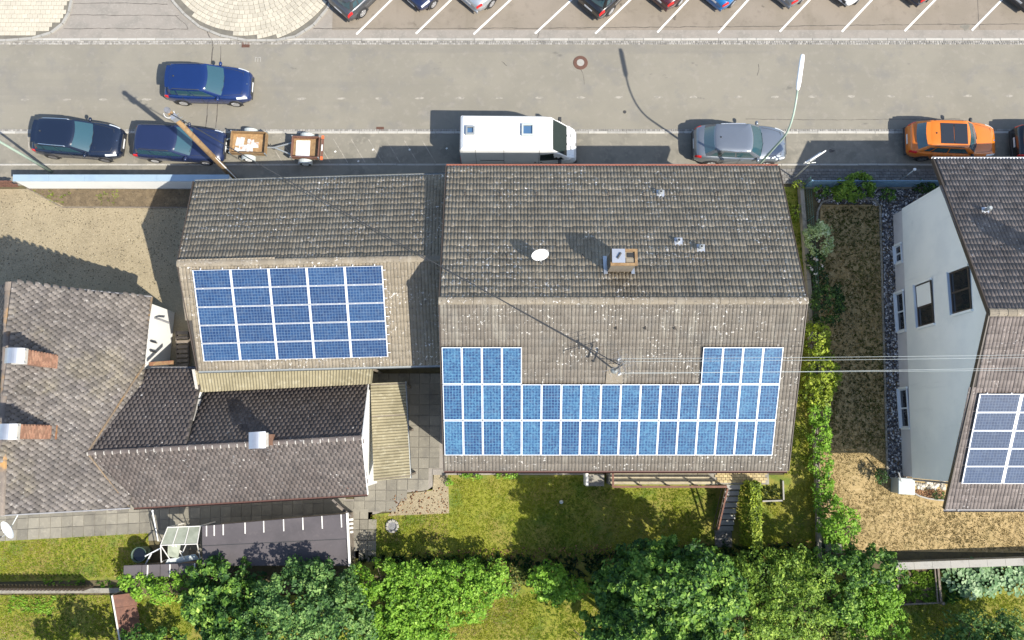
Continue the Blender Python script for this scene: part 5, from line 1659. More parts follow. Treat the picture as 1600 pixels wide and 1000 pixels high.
c6 = make_car('parked_car', 'black car at the near kerb, mostly cut by the right picture edge', dict(SUV), blackp, CARKERB)
q = at(1690, 218, .8); put(c6, 1655, 222, .8, R(-1))

# the row parked at an angle in the car park: only their near ends are in the picture
ROW = 'cars parked at an angle in the car park'
hd = (at(612, 0) - at(557, 54)); HDG = math.atan2(hd.y, hd.x)
dv = Vector((math.cos(HDG), math.sin(HDG), 0)); rv = Vector((dv.y, -dv.x, 0))
HAT = dict(L=4.1, W=1.76, H=1.45, xc0=.75, xc1=.15, xr1=-1.6, xr0=-1.88, zc=.98, zn=.86, zt=.97, belt=.95, wx=1.25, wr=.31, doors=[.72, -.25, -1.05], side=[(.1, .5, .14, .86), (.53, .88, .14, .84)], clad=False, nb=.24, nf=.28)
SED = dict(L=4.5, W=1.8, H=1.44, xc0=.75, xc1=.1, xr1=-1.1, xr0=-1.72, zc=.96, zn=.84, zt=1.0, belt=.94, wx=1.32, wr=.32, doors=[.75, -.22, -1.1], side=[(.08, .46, .14, .86), (.49, .88, .14, .84)], clad=False, nb=.26, nf=.28)
rowdef = [
    (545, 26, 'SUV', dgrey, 0, 'dark grey off-roader reversed to the rounded paved island'),
    (658, 12, 'HAT', estateblue, 1, 'navy hatchback showing its bonnet, between the dark grey off-roader and the silver saloon'),
    (746, 13, 'SED', silver, 0, 'silver saloon with red tail lamp left of an empty bay'),
    (934, 23, 'SUV', blackp, 0, 'black off-roader right of an empty bay in the car park'),
    (1042, 10, 'SED', maroon, 0, 'dark maroon saloon between the black off-roader and the sky blue car'),
    (1127, 10, 'HAT', skyb, 0, 'sky blue hatchback in the car park'),
    (1234, 6, 'SED', grey, 0, 'grey saloon parked between the sky blue hatchback and a white car'),
    (1325, 5, 'HAT', whitep, 1, 'white hatchback showing its bonnet in the car park'),
    (1434, 3, 'SED', navy, 0, 'black-blue saloon right of the white hatchback in the car park'),
    (1602, 11, 'SUV', dgrey, 0, 'dark car beyond an empty bay, cut by the right picture edge'),
]
PR = {'SUV': SUV, 'HAT': HAT, 'SED': SED}
for (u, v, kd, pm, flip, lab_) in rowdef:
    c = make_car('parked_car', lab_, dict(PR[kd], **({'rails': MT['chrome']} if kd == 'SUV' else {})), pm, ROW)
    Lc = PR[kd]['L']
    e = at(u, v, .45)
    ctr = e - rv * .55 + dv * (Lc / 2 - .18)
    c.matrix_basis = place((ctr.x, ctr.y, .035), HDG + (math.pi if flip else 0))
    WM[c.name] = c.matrix_basis.copy()

# ---- white camper van
van = thing('camper_van', 'white high-roofed camper van with two roof hatches at the near kerb', 'van')
zp = [(-2.92, 2.3), (-2.86, 2.42), (-2.75, 2.5), (1.25, 2.52), (1.5, 2.44), (1.62, 2.32), (2.42, 1.34), (2.55, 1.24), (2.8, 1.06), (2.93, .78)]
wpz = [(-2.92, .965), (-2.8, 1.0), (1.1, 1.0), (1.7, .97), (2.3, .92), (2.75, .84), (2.93, .72)]
def vprof(x):
    zt_ = ip(zp, x); k = ip(wpz, x) * 1.02
    base = [(0, .3), (.86, .3), (.97, .42), (1.0, .7), (1.0, 1.15), (.985, 1.35), (.93, 2.0), (.895, 2.3), (.86, 2.42), (.78, 2.5), (.4, 2.525), (0, 2.53)]
    tp_ = ip([(1.2, 1), (1.7, .93), (2.93, .93)], x)
    out = []
    for y_, z_ in base:
        f = max(0, min(1, (z_ - 1.2) / 1.2)); yy = y_ * k * (1 + (tp_ - 1) * f)
        if z_ > zt_ - .04:
            yy = min(yy, .97 * k * tp_) if z_ < 2.4 else yy
            z_ = zt_ + (.0 if z_ < 2.45 else .015)
        out.append((yy, z_))
    return out
vx = [-2.92, -2.86, -2.75, -2.5] + [-2.5 + i * .375 for i in range(1, 10)] + [1.1, 1.25, 1.4, 1.5, 1.62, 1.8, 2.0, 2.2, 2.42, 2.55, 2.7, 2.8, 2.88, 2.93]
rows = []
for x in vx:
    p_ = vprof(x); rows.append([Vector((x, y_, z_)) for y_, z_ in p_] + [Vector((x, -y_, z_)) for y_, z_ in p_[-2::-1]])
bb = MB().grid(rows, flip=True); bb.add(rows[0], [tuple(range(len(rows[0])))]); bb.add(rows[-1], [tuple(range(len(rows[0]) - 1, -1, -1))])
vb = bb.build('body', whitep, van, smooth=False, local=True, fix=True)
ws = lambda a, b: Vector((1.66 + .74 * b, (a * 2 - 1) * (.80 + .05 * b) * ip(wpz, 1.66 + .74 * b) * 1.0, ip(zp, 1.66 + .74 * b) + .005 + .02 * (1 - (2 * a - 1) ** 2)))
patch('windscreen', ws, 8, 6, MT['vanglass'], van, off=.01)
bb = MB()
for s in (1, -1):
    def sidew(a, b):
        x = 1.05 + (2.28 - 1.05) * a
        z0 = 1.3; z1 = min(1.98, ip(zp, x) - .12 - .1 * a)
        z = z0 + (z1 - z0) * b
        pr = vprof(x)
        y_ = ip(sorted([(zz, yy) for yy, zz in pr[3:8]]), z)
        return Vector((x, s * y_, z))
    patch('side_window', sidew, 6, 3, MT['vanglass'], van, off=.008)
    for x in (1.9, -1.75):
        ab = MB(); n = 12; yy = s * 1.022 * ip(wpz, x) ; ar = .42
        v0 = [(x + ar * math.cos(math.pi * k / n), yy + s * .004, .34 + ar * math.sin(math.pi * k / n)) for k in range(n + 1)]
        ab.add(v0 + [(x - ar, yy + s * .004, .2), (x + ar, yy + s * .004, .2)], [tuple(range(n + 3))]); ab.grid([v0, [(p_[0], yy - s * .05, p_[2]) for p_ in v0]])
        ab.build('wheel_arch', MT['plastic'], van, local=True, fix=True)
        make_wheel(van, x, s * (1.02 * ip(wpz, x) - .07), .34, .22, MT['galv'], s)
    m_ = MB(); m_.cbox((2.05, s * 1.13, 1.38), (.16, .2, .32), ch=.04); m_.beam((2.08, s * .96, 1.3), (2.06, s * 1.06, 1.34), .06, .05)
    m_.build('wing_mirror', MT['plastic'], van, local=True)
    st = MB(); st.box(-2.7, 1.5, s * 1.02 - .01, s * 1.02 + .018, .62, .72)
    st.build('rubbing_strip', whitep, van, local=True)
    sm = MB()
    for x in (1.0, -.75, -2.15):
        pr = vprof(x)
        for i in range(3, 8): sm.beam((x, s * (pr[i][0] + .002), pr[i][1]), (x, s * (pr[i + 1][0] + .002), pr[i + 1][1]), .016, .008)
    pr = vprof(-1)
    sm.beam((-1.95, s * (1.0 * 1.02 + .004), 1.32), (-.75, s * (1.02 + .004), 1.32), .02, .02)
    sm.build('door_seam', MT['plastic'], van, local=True)
    for x in (.82, 1.12): MB().cbox((x, s * 1.03, 1.12), (.1, .03, .06)).build('door_handle', MT['plastic'], van, local=True)
    patch('headlight', lambda a, b: Vector((2.5 + .33 * a, s * (.62 + .17 * b + .03 * (1 - a)), ip(zp, 2.5 + .33 * a) - .02 - .16 * b * b)), 4, 3, MT['clearlens'], van, off=.03)
    MB().cbox((-2.93, s * .9, 1.1), (.04, .1, .6)).build('tail_light', MT['redlens'], van, local=True)
bb = MB(); bb.cbox((2.9, 0, .45), (.16, 1.5, .28), ch=.03); bb.cbox((-2.93, 0, .42), (.1, 1.8, .2), ch=.02)
bb.build('bumper', MT['plastic'], van, local=True)
bb = MB()
for x in (1.02, -1.32): bb.box(x - .008, x + .008, -.76, .76, 2.523, 2.537)
for y_ in (-.62, -.3, 0, .3, .62): bb.box(-1.2, .4, y_ - .008, y_ + .008, 2.52, 2.545)
bb.box(-2.6, -1.4, -.64, -.625, 2.52, 2.54); bb.box(-2.6, -1.4, .625, .64, 2.52, 2.54); bb.box(-2.6, -2.585, -.625, .625, 2.52, 2.54)
bb.build('roof_seam', MT['greyplastic'], van, local=True)
for (x, y_, sz, m_) in ((-2.4, .05, .44, 'plastic'), (.42, .1, .6, 'white')):
    f = MB()
    a = sz / 2
    for (p0, p1, q0, q1) in ((-a, a, -a, -a + .08), (-a, a, a - .08, a), (-a, -a + .08, -a + .08, a - .08), (a - .08, a, -a + .08, a - .08)):
        f.box(x + p0, x + p1, y_ + q0, y_ + q1, 2.53, 2.66)
    fo = f.build('roof_hatch', MT['galv'] if m_ == 'plastic' else MT['greyplastic'], van, local=True)
    MB().box(x - a + .06, x + a - .06, y_ - a + .06, y_ + a - .1, 2.55, 2.59).build('hatch_pane', MT['blueglass'], fo, local=True)
bb = MB()
for y_ in (.35, -.1): bb.tube([(2.44, y_, 1.36), (2.3, y_ - .42, 1.52)], .012, 5)
bb.build('wiper', MT['black'], van, local=True)
bb = MB(); bb.cbox((2.62, .36, 1.21), (.05, .22, .02)); bb.cbox((2.62, -.28, 1.21), (.05, .22, .02)); bb.cbox((2.93, 0, .92), (.02, .2, .1)); bb.cbox((1.42, .08, 2.52), (.06, .03, .05))
bb.build('vent_slot', MT['plastic'], van, local=True)
put(van, 811, 222, 1.2, R(-.5))

# ---- trailers
def trailer(label, u, v, rz, bl, bw, wallm, floorm, low_, extras):
    t = thing('car_trailer', label, 'trailer', (0, 0, 0), 0, 'trailers parked at the near kerb')
    z0 = .48; hw_ = .3
    MB().box(-bl / 2, bl / 2, -bw / 2, bw / 2, z0 - .05, z0).build('bed_floor', floorm, t, local=True)
    for nm, (x0, x1, y0, y1) in {'a': (-bl / 2, bl / 2, bw / 2 - .035, bw / 2), 'b': (-bl / 2, bl / 2, -bw / 2, -bw / 2 + .035), 'c': (-bl / 2, -bl / 2 + .035, -bw / 2 + .035, bw / 2 - .035), 'd': (bl / 2 - .035, bl / 2, -bw / 2 + .035, bw / 2 - .035)}.items():
        MB().box(x0, x1, y0, y1, z0 + .001, z0 + hw_).build('side_board', wallm, t, local=True)
    bb = MB()
    for sx in (-1, 1):
        for sy in (-1, 1): bb.box(sx * bl / 2 - .03, sx * bl / 2 + .03, sy * bw / 2 - .03, sy * bw / 2 + .03, z0 - .05, z0 + hw_ + .02)
    bb.build('corner_post', MT['galv'], t, local=True)
    fr = MB()
    fr.beam((-bl / 2, .35, z0 - .1), (-bl / 2 - .95, 0, .46), .06, .07); fr.beam((-bl / 2, -.35, z0 - .1), (-bl / 2 - .95, 0, .46), .06, .07)
    fr.beam((-bl / 2 - .85, 0, .46), (-bl / 2 - 1.35, 0, .46), .07, .07)
    for x in (-bl * .3, bl * .3): fr.beam((x, -bw / 2, z0 - .09), (x, bw / 2, z0 - .09), .06, .06)
    fr.tube([(-.05, -bw / 2 - .2, .29), (-.05, bw / 2 + .2, .29)], .035, 8)
    fr.build('drawbar_frame', MT['galv'], t, local=True)
    jw = MB(); jw.tube([(-bl / 2 - 1.1, .09, .1), (-bl / 2 - 1.1, .09, .75)], .025, 6); jw.lathe((-bl / 2 - 1.1, .09, .1), [(.001, -.03), (.09, -.03), (.09, .03), (.001, .03)], 10, 'Y')
    jw.build('jockey_wheel', MT['plastic'], t, local=True)
    MB().lathe((-bl / 2 - 1.38, 0, .48), [(.001, -.04), (.05, -.03), (.05, .04), (.001, .06)], 10).build('coupling', MT['plastic'], t, local=True)
    for s in (1, -1):
        make_wheel(t, -.05, s * (bw / 2 + .14), .29, .16, MT['white'], s)
        rows = []
        for k in range(11):
            an = math.pi * (.02 + .96 * k / 10)
            x, z = -.05 + .37 * math.cos(an), .29 + .35 * math.sin(an)
            rows.append([(x, s * (bw / 2 + .03), z), (x, s * (bw / 2 + .25), z), (x * .98 - .001, s * (bw / 2 + .26), z - .05)])
        MB().grid(rows, flip=(s < 0)).build('mudguard', MT['greyplastic'], t, local=True)
    extras(t, bl, bw, z0)
    put(t, u, v, .6, rz)
    return t
def ex1(t, bl, bw, z0):
    r = random.Random(3)
    for k, (x, y_, a_, b_) in enumerate(((-.5, .12, .42, .5), (-.28, -.22, .5, .34), (.05, .05, .34, .42), (.32, -.05, .3, .3), (.02, -.28, .36, .26), (-.62, -.32, .25, .2))):
        MB().cbox((x, y_, z0 + .02 + .006 * k), (a_, b_, .012), r.uniform(-.25, .25)).build('metal_plate', MT['sheetmetal'], t, local=True)
trailer('car trailer with bare plywood bed and rust-stained metal plates', 389, 224, R(-2), 1.82, 1.16, MT['wood'], MT['ply'], 0, ex1)
def ex2(t, bl, bw, z0):
    MB().cbox((-.18, 0, z0 + .02), (.72, .86, .015), .02).build('board', MT['whiteboard'], t, local=True)
    lbx = bl / 2 + .14
    MB().box(lbx - .06, lbx + .06, -bw / 2 - .1, bw / 2 + .1, .62, .68).build('light_board', MT['redwood'], t, local=True)
    for s in (1, -1):
        MB().cbox((lbx + .01, s * (bw / 2), .7), (.12, .16, .06)).build('tail_light', MT['orangelens'], t, local=True)
    MB().cbox((lbx, .0, .69), (.06, .34, .02)).build('number_plate', MT['plate'], t, local=True)
trailer('small car trailer with red-brown wooden sides and a white board inside', 478, 231, R(-2), 1.42, 1.12, MT['redwood'], MT['wood'], 0, ex2)

# ================================================================== PLANTS
def leaves(name, C, D, size, m, parent, tint, width=.55, flat=.5, seed=0):
    """one folded leaf at every point of C, facing roughly D"""
    g = np.random.RandomState(seed)
    n = len(C)
    nrm = D * (1 - flat) + g.normal(0, .45, (n, 3)); nrm[:, 2] += flat
    nrm /= np.linalg.norm(nrm, axis=1, keepdims=True) + 1e-9
    t = g.normal(0, 1, (n, 3)); t -= nrm * (t * nrm).sum(1, keepdims=True)
    t /= np.linalg.norm(t, axis=1, keepdims=True) + 1e-9
    b = np.cross(nrm, t)
    s = (size * np.clip(np.exp(g.normal(-.02, .33, n)), .45, 1.9))[:, None]
    V = np.empty((n, 4, 3))
    V[:, 0] = C - t * s * .5
    V[:, 1] = C + b * s * width * .5 + nrm * s * .1
    V[:, 2] = C + t * s * .5 - nrm * s * .12
    V[:, 3] = C - b * s * width * .5 + nrm * s * .1
    idx = np.arange(n)[:, None] * 4
    F = np.concatenate([idx + np.array([[0, 1, 2]]), idx + np.array([[0, 2, 3]])])
    return link(name, np_mesh(name, V.reshape(-1, 3), F, m, np.repeat(np.clip(tint, 0, 1), 4)), parent)

def plant(name, label, cat, blobs, leafm, size=.13, dens=260, seed=0, group=None, clump=.32, stem=True, width=.6, ragged=.2, part='foliage', flower=None, flat=.55):
    """blobs: (x, y, z of centre, rx, ry, rz); the crown is many leaf clumps spread over and through the blobs"""
    g = np.random.RandomState(seed + 50)
    bx = sum(b[0] for b in blobs) / len(blobs); by = sum(b[1] for b in blobs) / len(blobs)
    t = thing(name, label, cat, (bx, by, 0), 0, group)
    Cs, Ds, Ts, Cl = [], [], [], []
    for (x, y, z, rx, ry, rz_) in blobs:
        area = 3.1416 * rx * ry + 1.6 * (rx + ry) * rz_
        nc = max(5, int(area / (clump * clump * 1.6)))
        d = g.normal(0, 1, (nc, 3)); d[:, 2] = np.abs(d[:, 2]) * 1.1 - .25
        d /= np.linalg.norm(d, axis=1, keepdims=True)
        rad = 1 - ragged * g.uniform(-.55, 1.6, nc) ** 1
        cc = np.array([x, y, z]) + d * rad[:, None] * np.array([rx, ry, rz_])
        cc[:, 2] = np.maximum(cc[:, 2], .1)
        cr = clump * g.uniform(.5, 1.25, nc)
        ct = g.uniform(.12, .72, nc)
        nl = max(6, int(area * dens / nc))
        k = np.repeat(np.arange(nc), nl)
        o = g.normal(0, 1, (nc * nl, 3)); o /= np.linalg.norm(o, axis=1, keepdims=True)
        o[:, 2] = np.where(o[:, 2] < -.3, -o[:, 2], o[:, 2])
        rr = cr[k] * g.uniform(.35, 1.0, nc * nl) ** .5
        P = cc[k] + o * rr[:, None] * np.array([1, 1, .75])
        P[:, 2] = np.maximum(P[:, 2], .03)
        Cs.append(P); Ds.append(o * .6 + d[k] * .6)
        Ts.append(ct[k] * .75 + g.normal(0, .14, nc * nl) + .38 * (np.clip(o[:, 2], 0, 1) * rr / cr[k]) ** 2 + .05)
        Cl += [tuple(p) for p in cc]
    C, D, T = np.concatenate(Cs), np.concatenate(Ds), np.concatenate(Ts)
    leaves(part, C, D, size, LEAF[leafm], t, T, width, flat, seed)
    if stem:
        bb = MB()
        r = random.Random(seed)
        for (x, y, z, rx, ry, rz_) in blobs:
            h = z + rz_ * .2
            top = Vector((x, y, h))
            foot = Vector((x + r.uniform(-.1, .1), y + r.uniform(-.1, .1), -.05))
            rad = .03 + .018 * (z + rz_)
            bb.tube([foot, foot.lerp(top, .5) + Vector((r.uniform(-.08, .08), r.uniform(-.08, .08), 0)), top], [rad, rad * .75, rad * .45], 7)
            for q in range(7):
                an = 6.283 * q / 7 + r.uniform(-.3, .3)
                a = foot.lerp(top, r.uniform(.35, .9))
                e = Vector((x + math.cos(an) * rx * .75, y + math.sin(an) * ry * .75, z + rz_ * r.uniform(-.1, .6)))
                bb.tube([a, a.lerp(e, .55) + Vector((0, 0, .1)), e], [rad * .5, rad * .3, rad * .12], 5)
        bb.build('branches' if cat != 'tree' else 'trunk', MT['bark'], t)
    if flower:
        k = g.choice(len(C), min(flower, len(C)), replace=False)
        P = C[k].copy(); P[:, 2] += .07
        k2 = np.repeat(np.arange(len(P)), 7)
        P = P[k2] + g.normal(0, .035, (len(k2), 3))
        leaves('blossoms', P, np.tile(np.array([[0, 0, 1.]]), (len(P), 1)), .085, LEAF['blossom'], t, g.uniform(0, 1, len(P)), .8, .7, seed + 1)
    return t

def blob(u, v, ru, rv, h, zf=.52):
    """an ellipsoid standing where the photograph shows it, h its height"""
    p = at(u, v, h * .62)
    k = (CAM_H - h * .6) / CAM_F
    return (p.x, p.y, h * zf, ru * k, rv * k, h * (1 - zf))

PL = [
    # name, label, category, blobs, leaves, size, density, clump
    ('leafy_shrub', 'low fresh green shrub in front of the broken dark shed roof', 'shrub', [blob(222, 910, 32, 20, 1.3), blob(268, 915, 40, 22, 1.6)], 'bright', .13, 260, .28),
    ('leafy_shrub', 'tall shrub with round bright leaf tips below the shed roof', 'shrub', [blob(345, 915, 50, 42, 3.2), blob(385, 960, 54, 48, 3.4), blob(318, 945, 30, 34, 2.4), blob(365, 1002, 50, 30, 3.2)], 'mid', .17, 260, .3),
    ('garden_tree', 'grey-green tree overlapping the shed roof, in front of the hedge', 'tree', [blob(470, 935, 62, 48, 4.6), blob(440, 985, 70, 48, 4.4), blob(525, 970, 55, 55, 4.4), blob(505, 905, 40, 25, 3.8)], 'grey', .13, 300, .34),
    ('garden_hedge', 'bright green unclipped hedge between the two lawns', 'hedge', [blob(595, 905, 48, 26, 2.5), blob(655, 905, 48, 28, 2.6), blob(715, 900, 44, 24, 2.5), blob(765, 898, 30, 18, 2.2), blob(600, 955, 48, 40, 2.6), blob(655, 945, 48, 34, 2.5), blob(710, 930, 42, 26, 2.2), blob(565, 985, 40, 36, 2.7), blob(622, 985, 42, 34, 2.5), blob(676, 968, 42, 34, 2.3), blob(650, 1002, 46, 28, 2.3), blob(725, 945, 38, 24, 2.0), blob(765, 920, 34, 20, 2.0)], 'bright', .115, 300, .26),
    ('red_tipped_shrub', 'small shrub with red-brown shoots at the east end of the hedge', 'shrub', [blob(793, 905, 24, 20, 1.4)], 'autumn', .1, 300, .2),
    ('leafy_shrub', 'single light green shrub standing between the hedge and the big tree', 'shrub', [blob(858, 905, 28, 24, 2.0), blob(888, 920, 26, 16, 1.6), blob(862, 925, 22, 14, 1.5)], 'bright', .14, 260, .24),
    ('garden_tree', 'largest broad tree with glossy round leaf clusters in the middle of the tree belt', 'tree', [blob(1040, 905, 70, 54, 7.6), blob(1095, 920, 54, 52, 7.0), blob(985, 925, 48, 42, 5.6), blob(1030, 970, 72, 48, 6.6), blob(1095, 985, 48, 40, 6.0), blob(960, 980, 42, 36, 4.8), blob(1050, 925, 50, 40, 4.6), blob(1010, 945, 44, 36, 4.2), blob(1085, 950, 44, 40, 4.4)], 'mid', .17, 330, .36),
    ('garden_tree', 'light green tree beside the largest tree, near the ivy hedge', 'tree', [blob(1190, 905, 54, 36, 4.2), blob(1248, 898, 46, 30, 3.6), blob(1175, 965, 52, 50, 4.6), blob(1238, 955, 54, 50, 4.4), blob(1150, 900, 34, 26, 3.4)], 'lime', .115, 300, .3),
    ('garden_tree', 'dark tree with a few brown leaves left of the raised bed', 'tree', [blob(1310, 890, 46, 30, 3.2), blob(1362, 890, 42, 30, 3.0), blob(1305, 945, 42, 36, 3.0)], 'mid', .13, 300, .28),
    ('leafy_shrub', 'yellow-green shrub touching the left side of the raised bed', 'shrub', [blob(1366, 928, 38, 34, 2.6), blob(1340, 968, 42, 36, 2.6), blob(1378, 978, 34, 36, 2.4)], 'bright', .12, 280, .26),
    ('red_tipped_shrub', 'shrub with rusty leaves at the bottom edge, under the light green tree', 'shrub', [blob(1265, 990, 46, 26, 2.8), blob(1320, 996, 40, 26, 2.6), blob(1195, 1002, 44, 24, 3.0)], 'autumn', .11, 300, .24),
    ('garden_bush', 'rounded bright green bush at the end of the boundary wall', 'shrub', [blob(1312, 822, 28, 30, 2.2), blob(1295, 795, 18, 22, 1.5)], 'bright', .12, 320, .24),
    ('leafy_shrub', 'green shrub at the bottom edge beside the rusty sheet fence', 'shrub', [blob(215, 1000, 26, 18, 1.8), blob(255, 1004, 32, 20, 2.0)], 'mid', .13, 280, .26),
    ('conifer', 'dark grey-green conifer at the bottom edge, right of the lawn beyond the bed', 'tree', [blob(1535, 985, 46, 22, 3.0), blob(1580, 1000, 40, 34, 3.6), blob(1490, 1005, 30, 20, 2.2)], 'grey', .12, 240, .3),
    ('golden_conifer', 'yellow-green feathery conifer leaning over the boundary wall', 'shrub', [blob(1276, 535, 18, 32, 2.0), blob(1284, 585, 26, 30, 2.2), blob(1278, 618, 18, 18, 1.7)], 'yellow', .12, 420, .2),
    ('boundary_hedge', 'narrow leafy green hedge along the boundary wall, south of the yellow conifer', 'hedge', [blob(1280, 645, 16, 24, 1.4), blob(1282, 680, 16, 26, 1.4), blob(1283, 720, 16, 26, 1.4), blob(1286, 760, 15, 24, 1.3)], 'bright', .1, 380, .16),
    ('dark_shrub', 'round dark green shrub between the flowering shrub and the yellow conifer', 'shrub', [blob(1292, 472, 27, 32, 1.7)], 'dark', .11, 380, .22),
    ('variegated_shrub', 'round silvery variegated shrub at the boundary wall', 'shrub', [blob(1280, 374, 22, 26, 1.6)], 'silver', .1, 420, .18),
    ('flowering_shrub', 'low shrub with pale pink and white blossoms below the variegated shrub', 'shrub', [blob(1274, 412, 15, 20, .9), blob(1281, 434, 12, 12, .7)], 'dark', .1, 360, .16),
    ('juniper', 'spreading juniper at the blue-grey railing', 'shrub', [blob(1336, 292, 33, 20, 1.3), blob(1322, 300, 22, 14, 1.0)], 'lime', .13, 420, .2),
    ('small_shrub', 'small green shrub in the pebble corner left of the juniper', 'shrub', [blob(1284, 299, 13, 10, .7)], 'mid', .09, 380, .13),
    ('small_shrub', 'small green shrub in the pebbles right of the juniper', 'shrub', [blob(1387, 304, 13, 10, .7)], 'mid', .09, 380, .13),
    ('small_shrub', 'dark spreading shrub tucked against the corner of the white gable', 'shrub', [blob(1447, 294, 17, 11, .9)], 'dark', .11, 380, .15),
    ('yellow_shrub', 'little yellow shrub on the strip beside the large gable', 'shrub', [blob(1250, 618, 7, 10, .7)], 'yellow', .08, 420, .1),
    ('yellow_shrub', 'yellow weeds at the gable corner near the sign post', 'shrub', [blob(1248, 290, 10, 8, .6), blob(1243, 330, 7, 14, .5)], 'yellow', .09, 260, .12),
    ('garden_bush', 'small dark bush in the shade beside the storage box', 'shrub', [blob(1376, 744, 9, 10, .9)], 'dark', .1, 360, .14),
    ('small_shrub', 'low round cushion plant in the wood chip bed', 'shrub', [blob(1466, 773, 9, 6, .45)], 'dark', .07, 420, .1),
    ('small_shrub', 'weedy green tuft at the corner of the slabs by the lawn', 'shrub', [blob(702, 752, 8, 6, .5), blob(735, 745, 16, 5, .35), blob(790, 743, 22, 4, .3)], 'bright', .09, 260, .1),
    ('garden_tree', 'tree just below the picture edge, throwing its shade on the lower lawn', 'tree', [blob(150, 1085, 70, 50, 4.5)], 'mid', .2, 120, .4),
    ('garden_tree', 'dark tree just below the right corner of the picture', 'tree', [blob(1560, 1075, 90, 55, 5.5), blob(1440, 1070, 60, 40, 4.5)], 'dark', .2, 120, .4),
]
for i, (nm, lb_, ct_, bl_, lf, sz, dn, cl) in enumerate(PL):
    plant(nm, lb_, ct_, bl_, lf, sz, dn, i * 3 + 1, clump=cl, flower=14 if nm == 'flowering_shrub' else None, ragged=.22 if cl > .2 else .16, group={'garden_tree': 'trees in the back gardens', 'leafy_shrub': 'leafy shrubs in the back gardens', 'small_shrub': 'small shrubs in the garden beds', 'red_tipped_shrub': 'shrubs with reddish shoots', 'yellow_shrub': 'yellow shrubs beside the large gable', 'garden_bush': 'bushes round the dry lawn'}.get(nm))

# clipped ivy hedge beside the steps
def box_hedge(name, label, corners, h, leafm, size, n, seed, group=None, cat='hedge'):
    """clipped hedge over a four-cornered footprint"""
    g = np.random.RandomState(seed)
    P = [Vector((p[0], p[1], 0)) for p in corners]
    c = sum(P, Vector()) / 4
    t = thing(name, label, cat, c, 0, group)
    s, q = g.uniform(0, 1, n), g.uniform(0, 1, n)
    a = np.array([tuple(p) for p in P])
    top = ((a[0] * (1 - s)[:, None] + a[1] * s[:, None]) * (1 - q)[:, None] + (a[3] * (1 - s)[:, None] + a[2] * s[:, None]) * q[:, None])
    top[:, 2] = h + g.normal(0, .06, n) + .08 * np.sin(top[:, 1] * 3.1 + top[:, 0] * 2)
    side = top.copy(); k = g.randint(0, 4, n)
    e = np.where((k == 0)[:, None], a[0] * (1 - s)[:, None] + a[1] * s[:, None], np.where((k == 1)[:, None], a[1] * (1 - s)[:, None] + a[2] * s[:, None], np.where((k == 2)[:, None], a[3] * (1 - s)[:, None] + a[2] * s[:, None], a[0] * (1 - s)[:, None] + a[3] * s[:, None])))
    side[:, :2] = e[:, :2] + g.normal(0, .05, (n, 2)); side[:, 2] = g.uniform(.05, h, n)
    out = side - np.array([c.x, c.y, h / 2]); out /= np.linalg.norm(out, axis=1, keepdims=True)
    C = np.concatenate([top, side]); D = np.concatenate([np.tile([[0, 0, 1.]], (n, 1)), out])
    T = g.uniform(.1, .8, 2 * n) + .2 * np.sin(C[:, 1] * 5) * np.sin(C[:, 0] * 7 + 1)
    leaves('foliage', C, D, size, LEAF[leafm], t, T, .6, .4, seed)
    bb = MB()
    q0, q1 = (P[0] + P[1]) / 2, (P[2] + P[3]) / 2
    for i in range(9):
        b_ = q0.lerp(q1, (i + .5) / 9); bb.tube([b_, b_ + Vector((.05, .03, h * .85))], [.03, .015], 6)
    bb.build('branches', MT['bark'], t)
    return t
box_hedge('ivy_hedge', 'narrow clipped yellow-green ivy hedge beside the garden steps', [at(1152, 752), at(1168, 752), at(1170, 846), at(1156, 846)], 2.0, 'yellow', .1, 5200, 71)

# broad-leaved rhubarb along the garden wall
r = random.Random(9)
spots = [(1503, 905, 26), (1530, 893, 22), (1548, 915, 24), (1570, 895, 24), (1592, 912, 24), (1612, 897, 22), (1520, 922, 18)]
for i, (u, v, ru) in enumerate(spots):
    p = at(u, v, .5)
    t = thing('rhubarb_plant', ['broad-leaved pale green plant, first from the raised bed along the wall', 'broad-leaved pale green plant close under the wall, second from the raised bed', 'broad-leaved pale green plant at the lawn edge of the row under the wall', 'broad-leaved pale green plant under the wall, in the middle of its row', 'broad-leaved pale green plant near the right edge, on the lawn side of its row', 'broad-leaved pale green plant cut by the right edge under the wall', 'smallest broad-leaved pale green plant, in the shade near the raised bed'][i], 'plant', (p.x, p.y, 0), 0, 'broad-leaved plants under the garden wall')
    lm = [None] * 4
    for q in range(4):
        bb = MB()
        rim = [(.17 * math.cos(k) * (1 + .18 * math.sin(3 * k + q)), .15 * math.sin(k) * (1 + .15 * math.sin(4 * k)), .03 * math.sin(2 * k + q)) for k in [6.2832 * j / 12 for j in range(12)]]
        bb.add([(0, 0, -.03)] + rim, [(0, 1 + j, 1 + (j + 1) % 12) for j in range(12)])
        bb.t = [r.uniform(.2, .9)] * len(bb.v)
        lm[q] = bb.mesh('leaf', LEAF['broad'])
    k = ru * .031
    st = MB()
    for q in range(46):
        an = q * 2.4; rad = k * math.sqrt((q + .5) / 46)
        pos = Vector((p.x + rad * math.cos(an), p.y + rad * math.sin(an) * .8, .55 - .3 * rad / k + r.uniform(-.06, .06)))
        link('leaf', r.choice(lm), t, Matrix.Translation(pos) @ Matrix.Rotation(an, 4, 'Z') @ Matrix.Rotation(r.uniform(.1, .5), 4, 'Y') @ Matrix.Scale(r.uniform(.35, .85), 4))
        st.tube([(p.x, p.y, 0), pos - Vector((0, 0, .03))], .012, 5)
    st.build('stalks', LEAF['mid'], t)

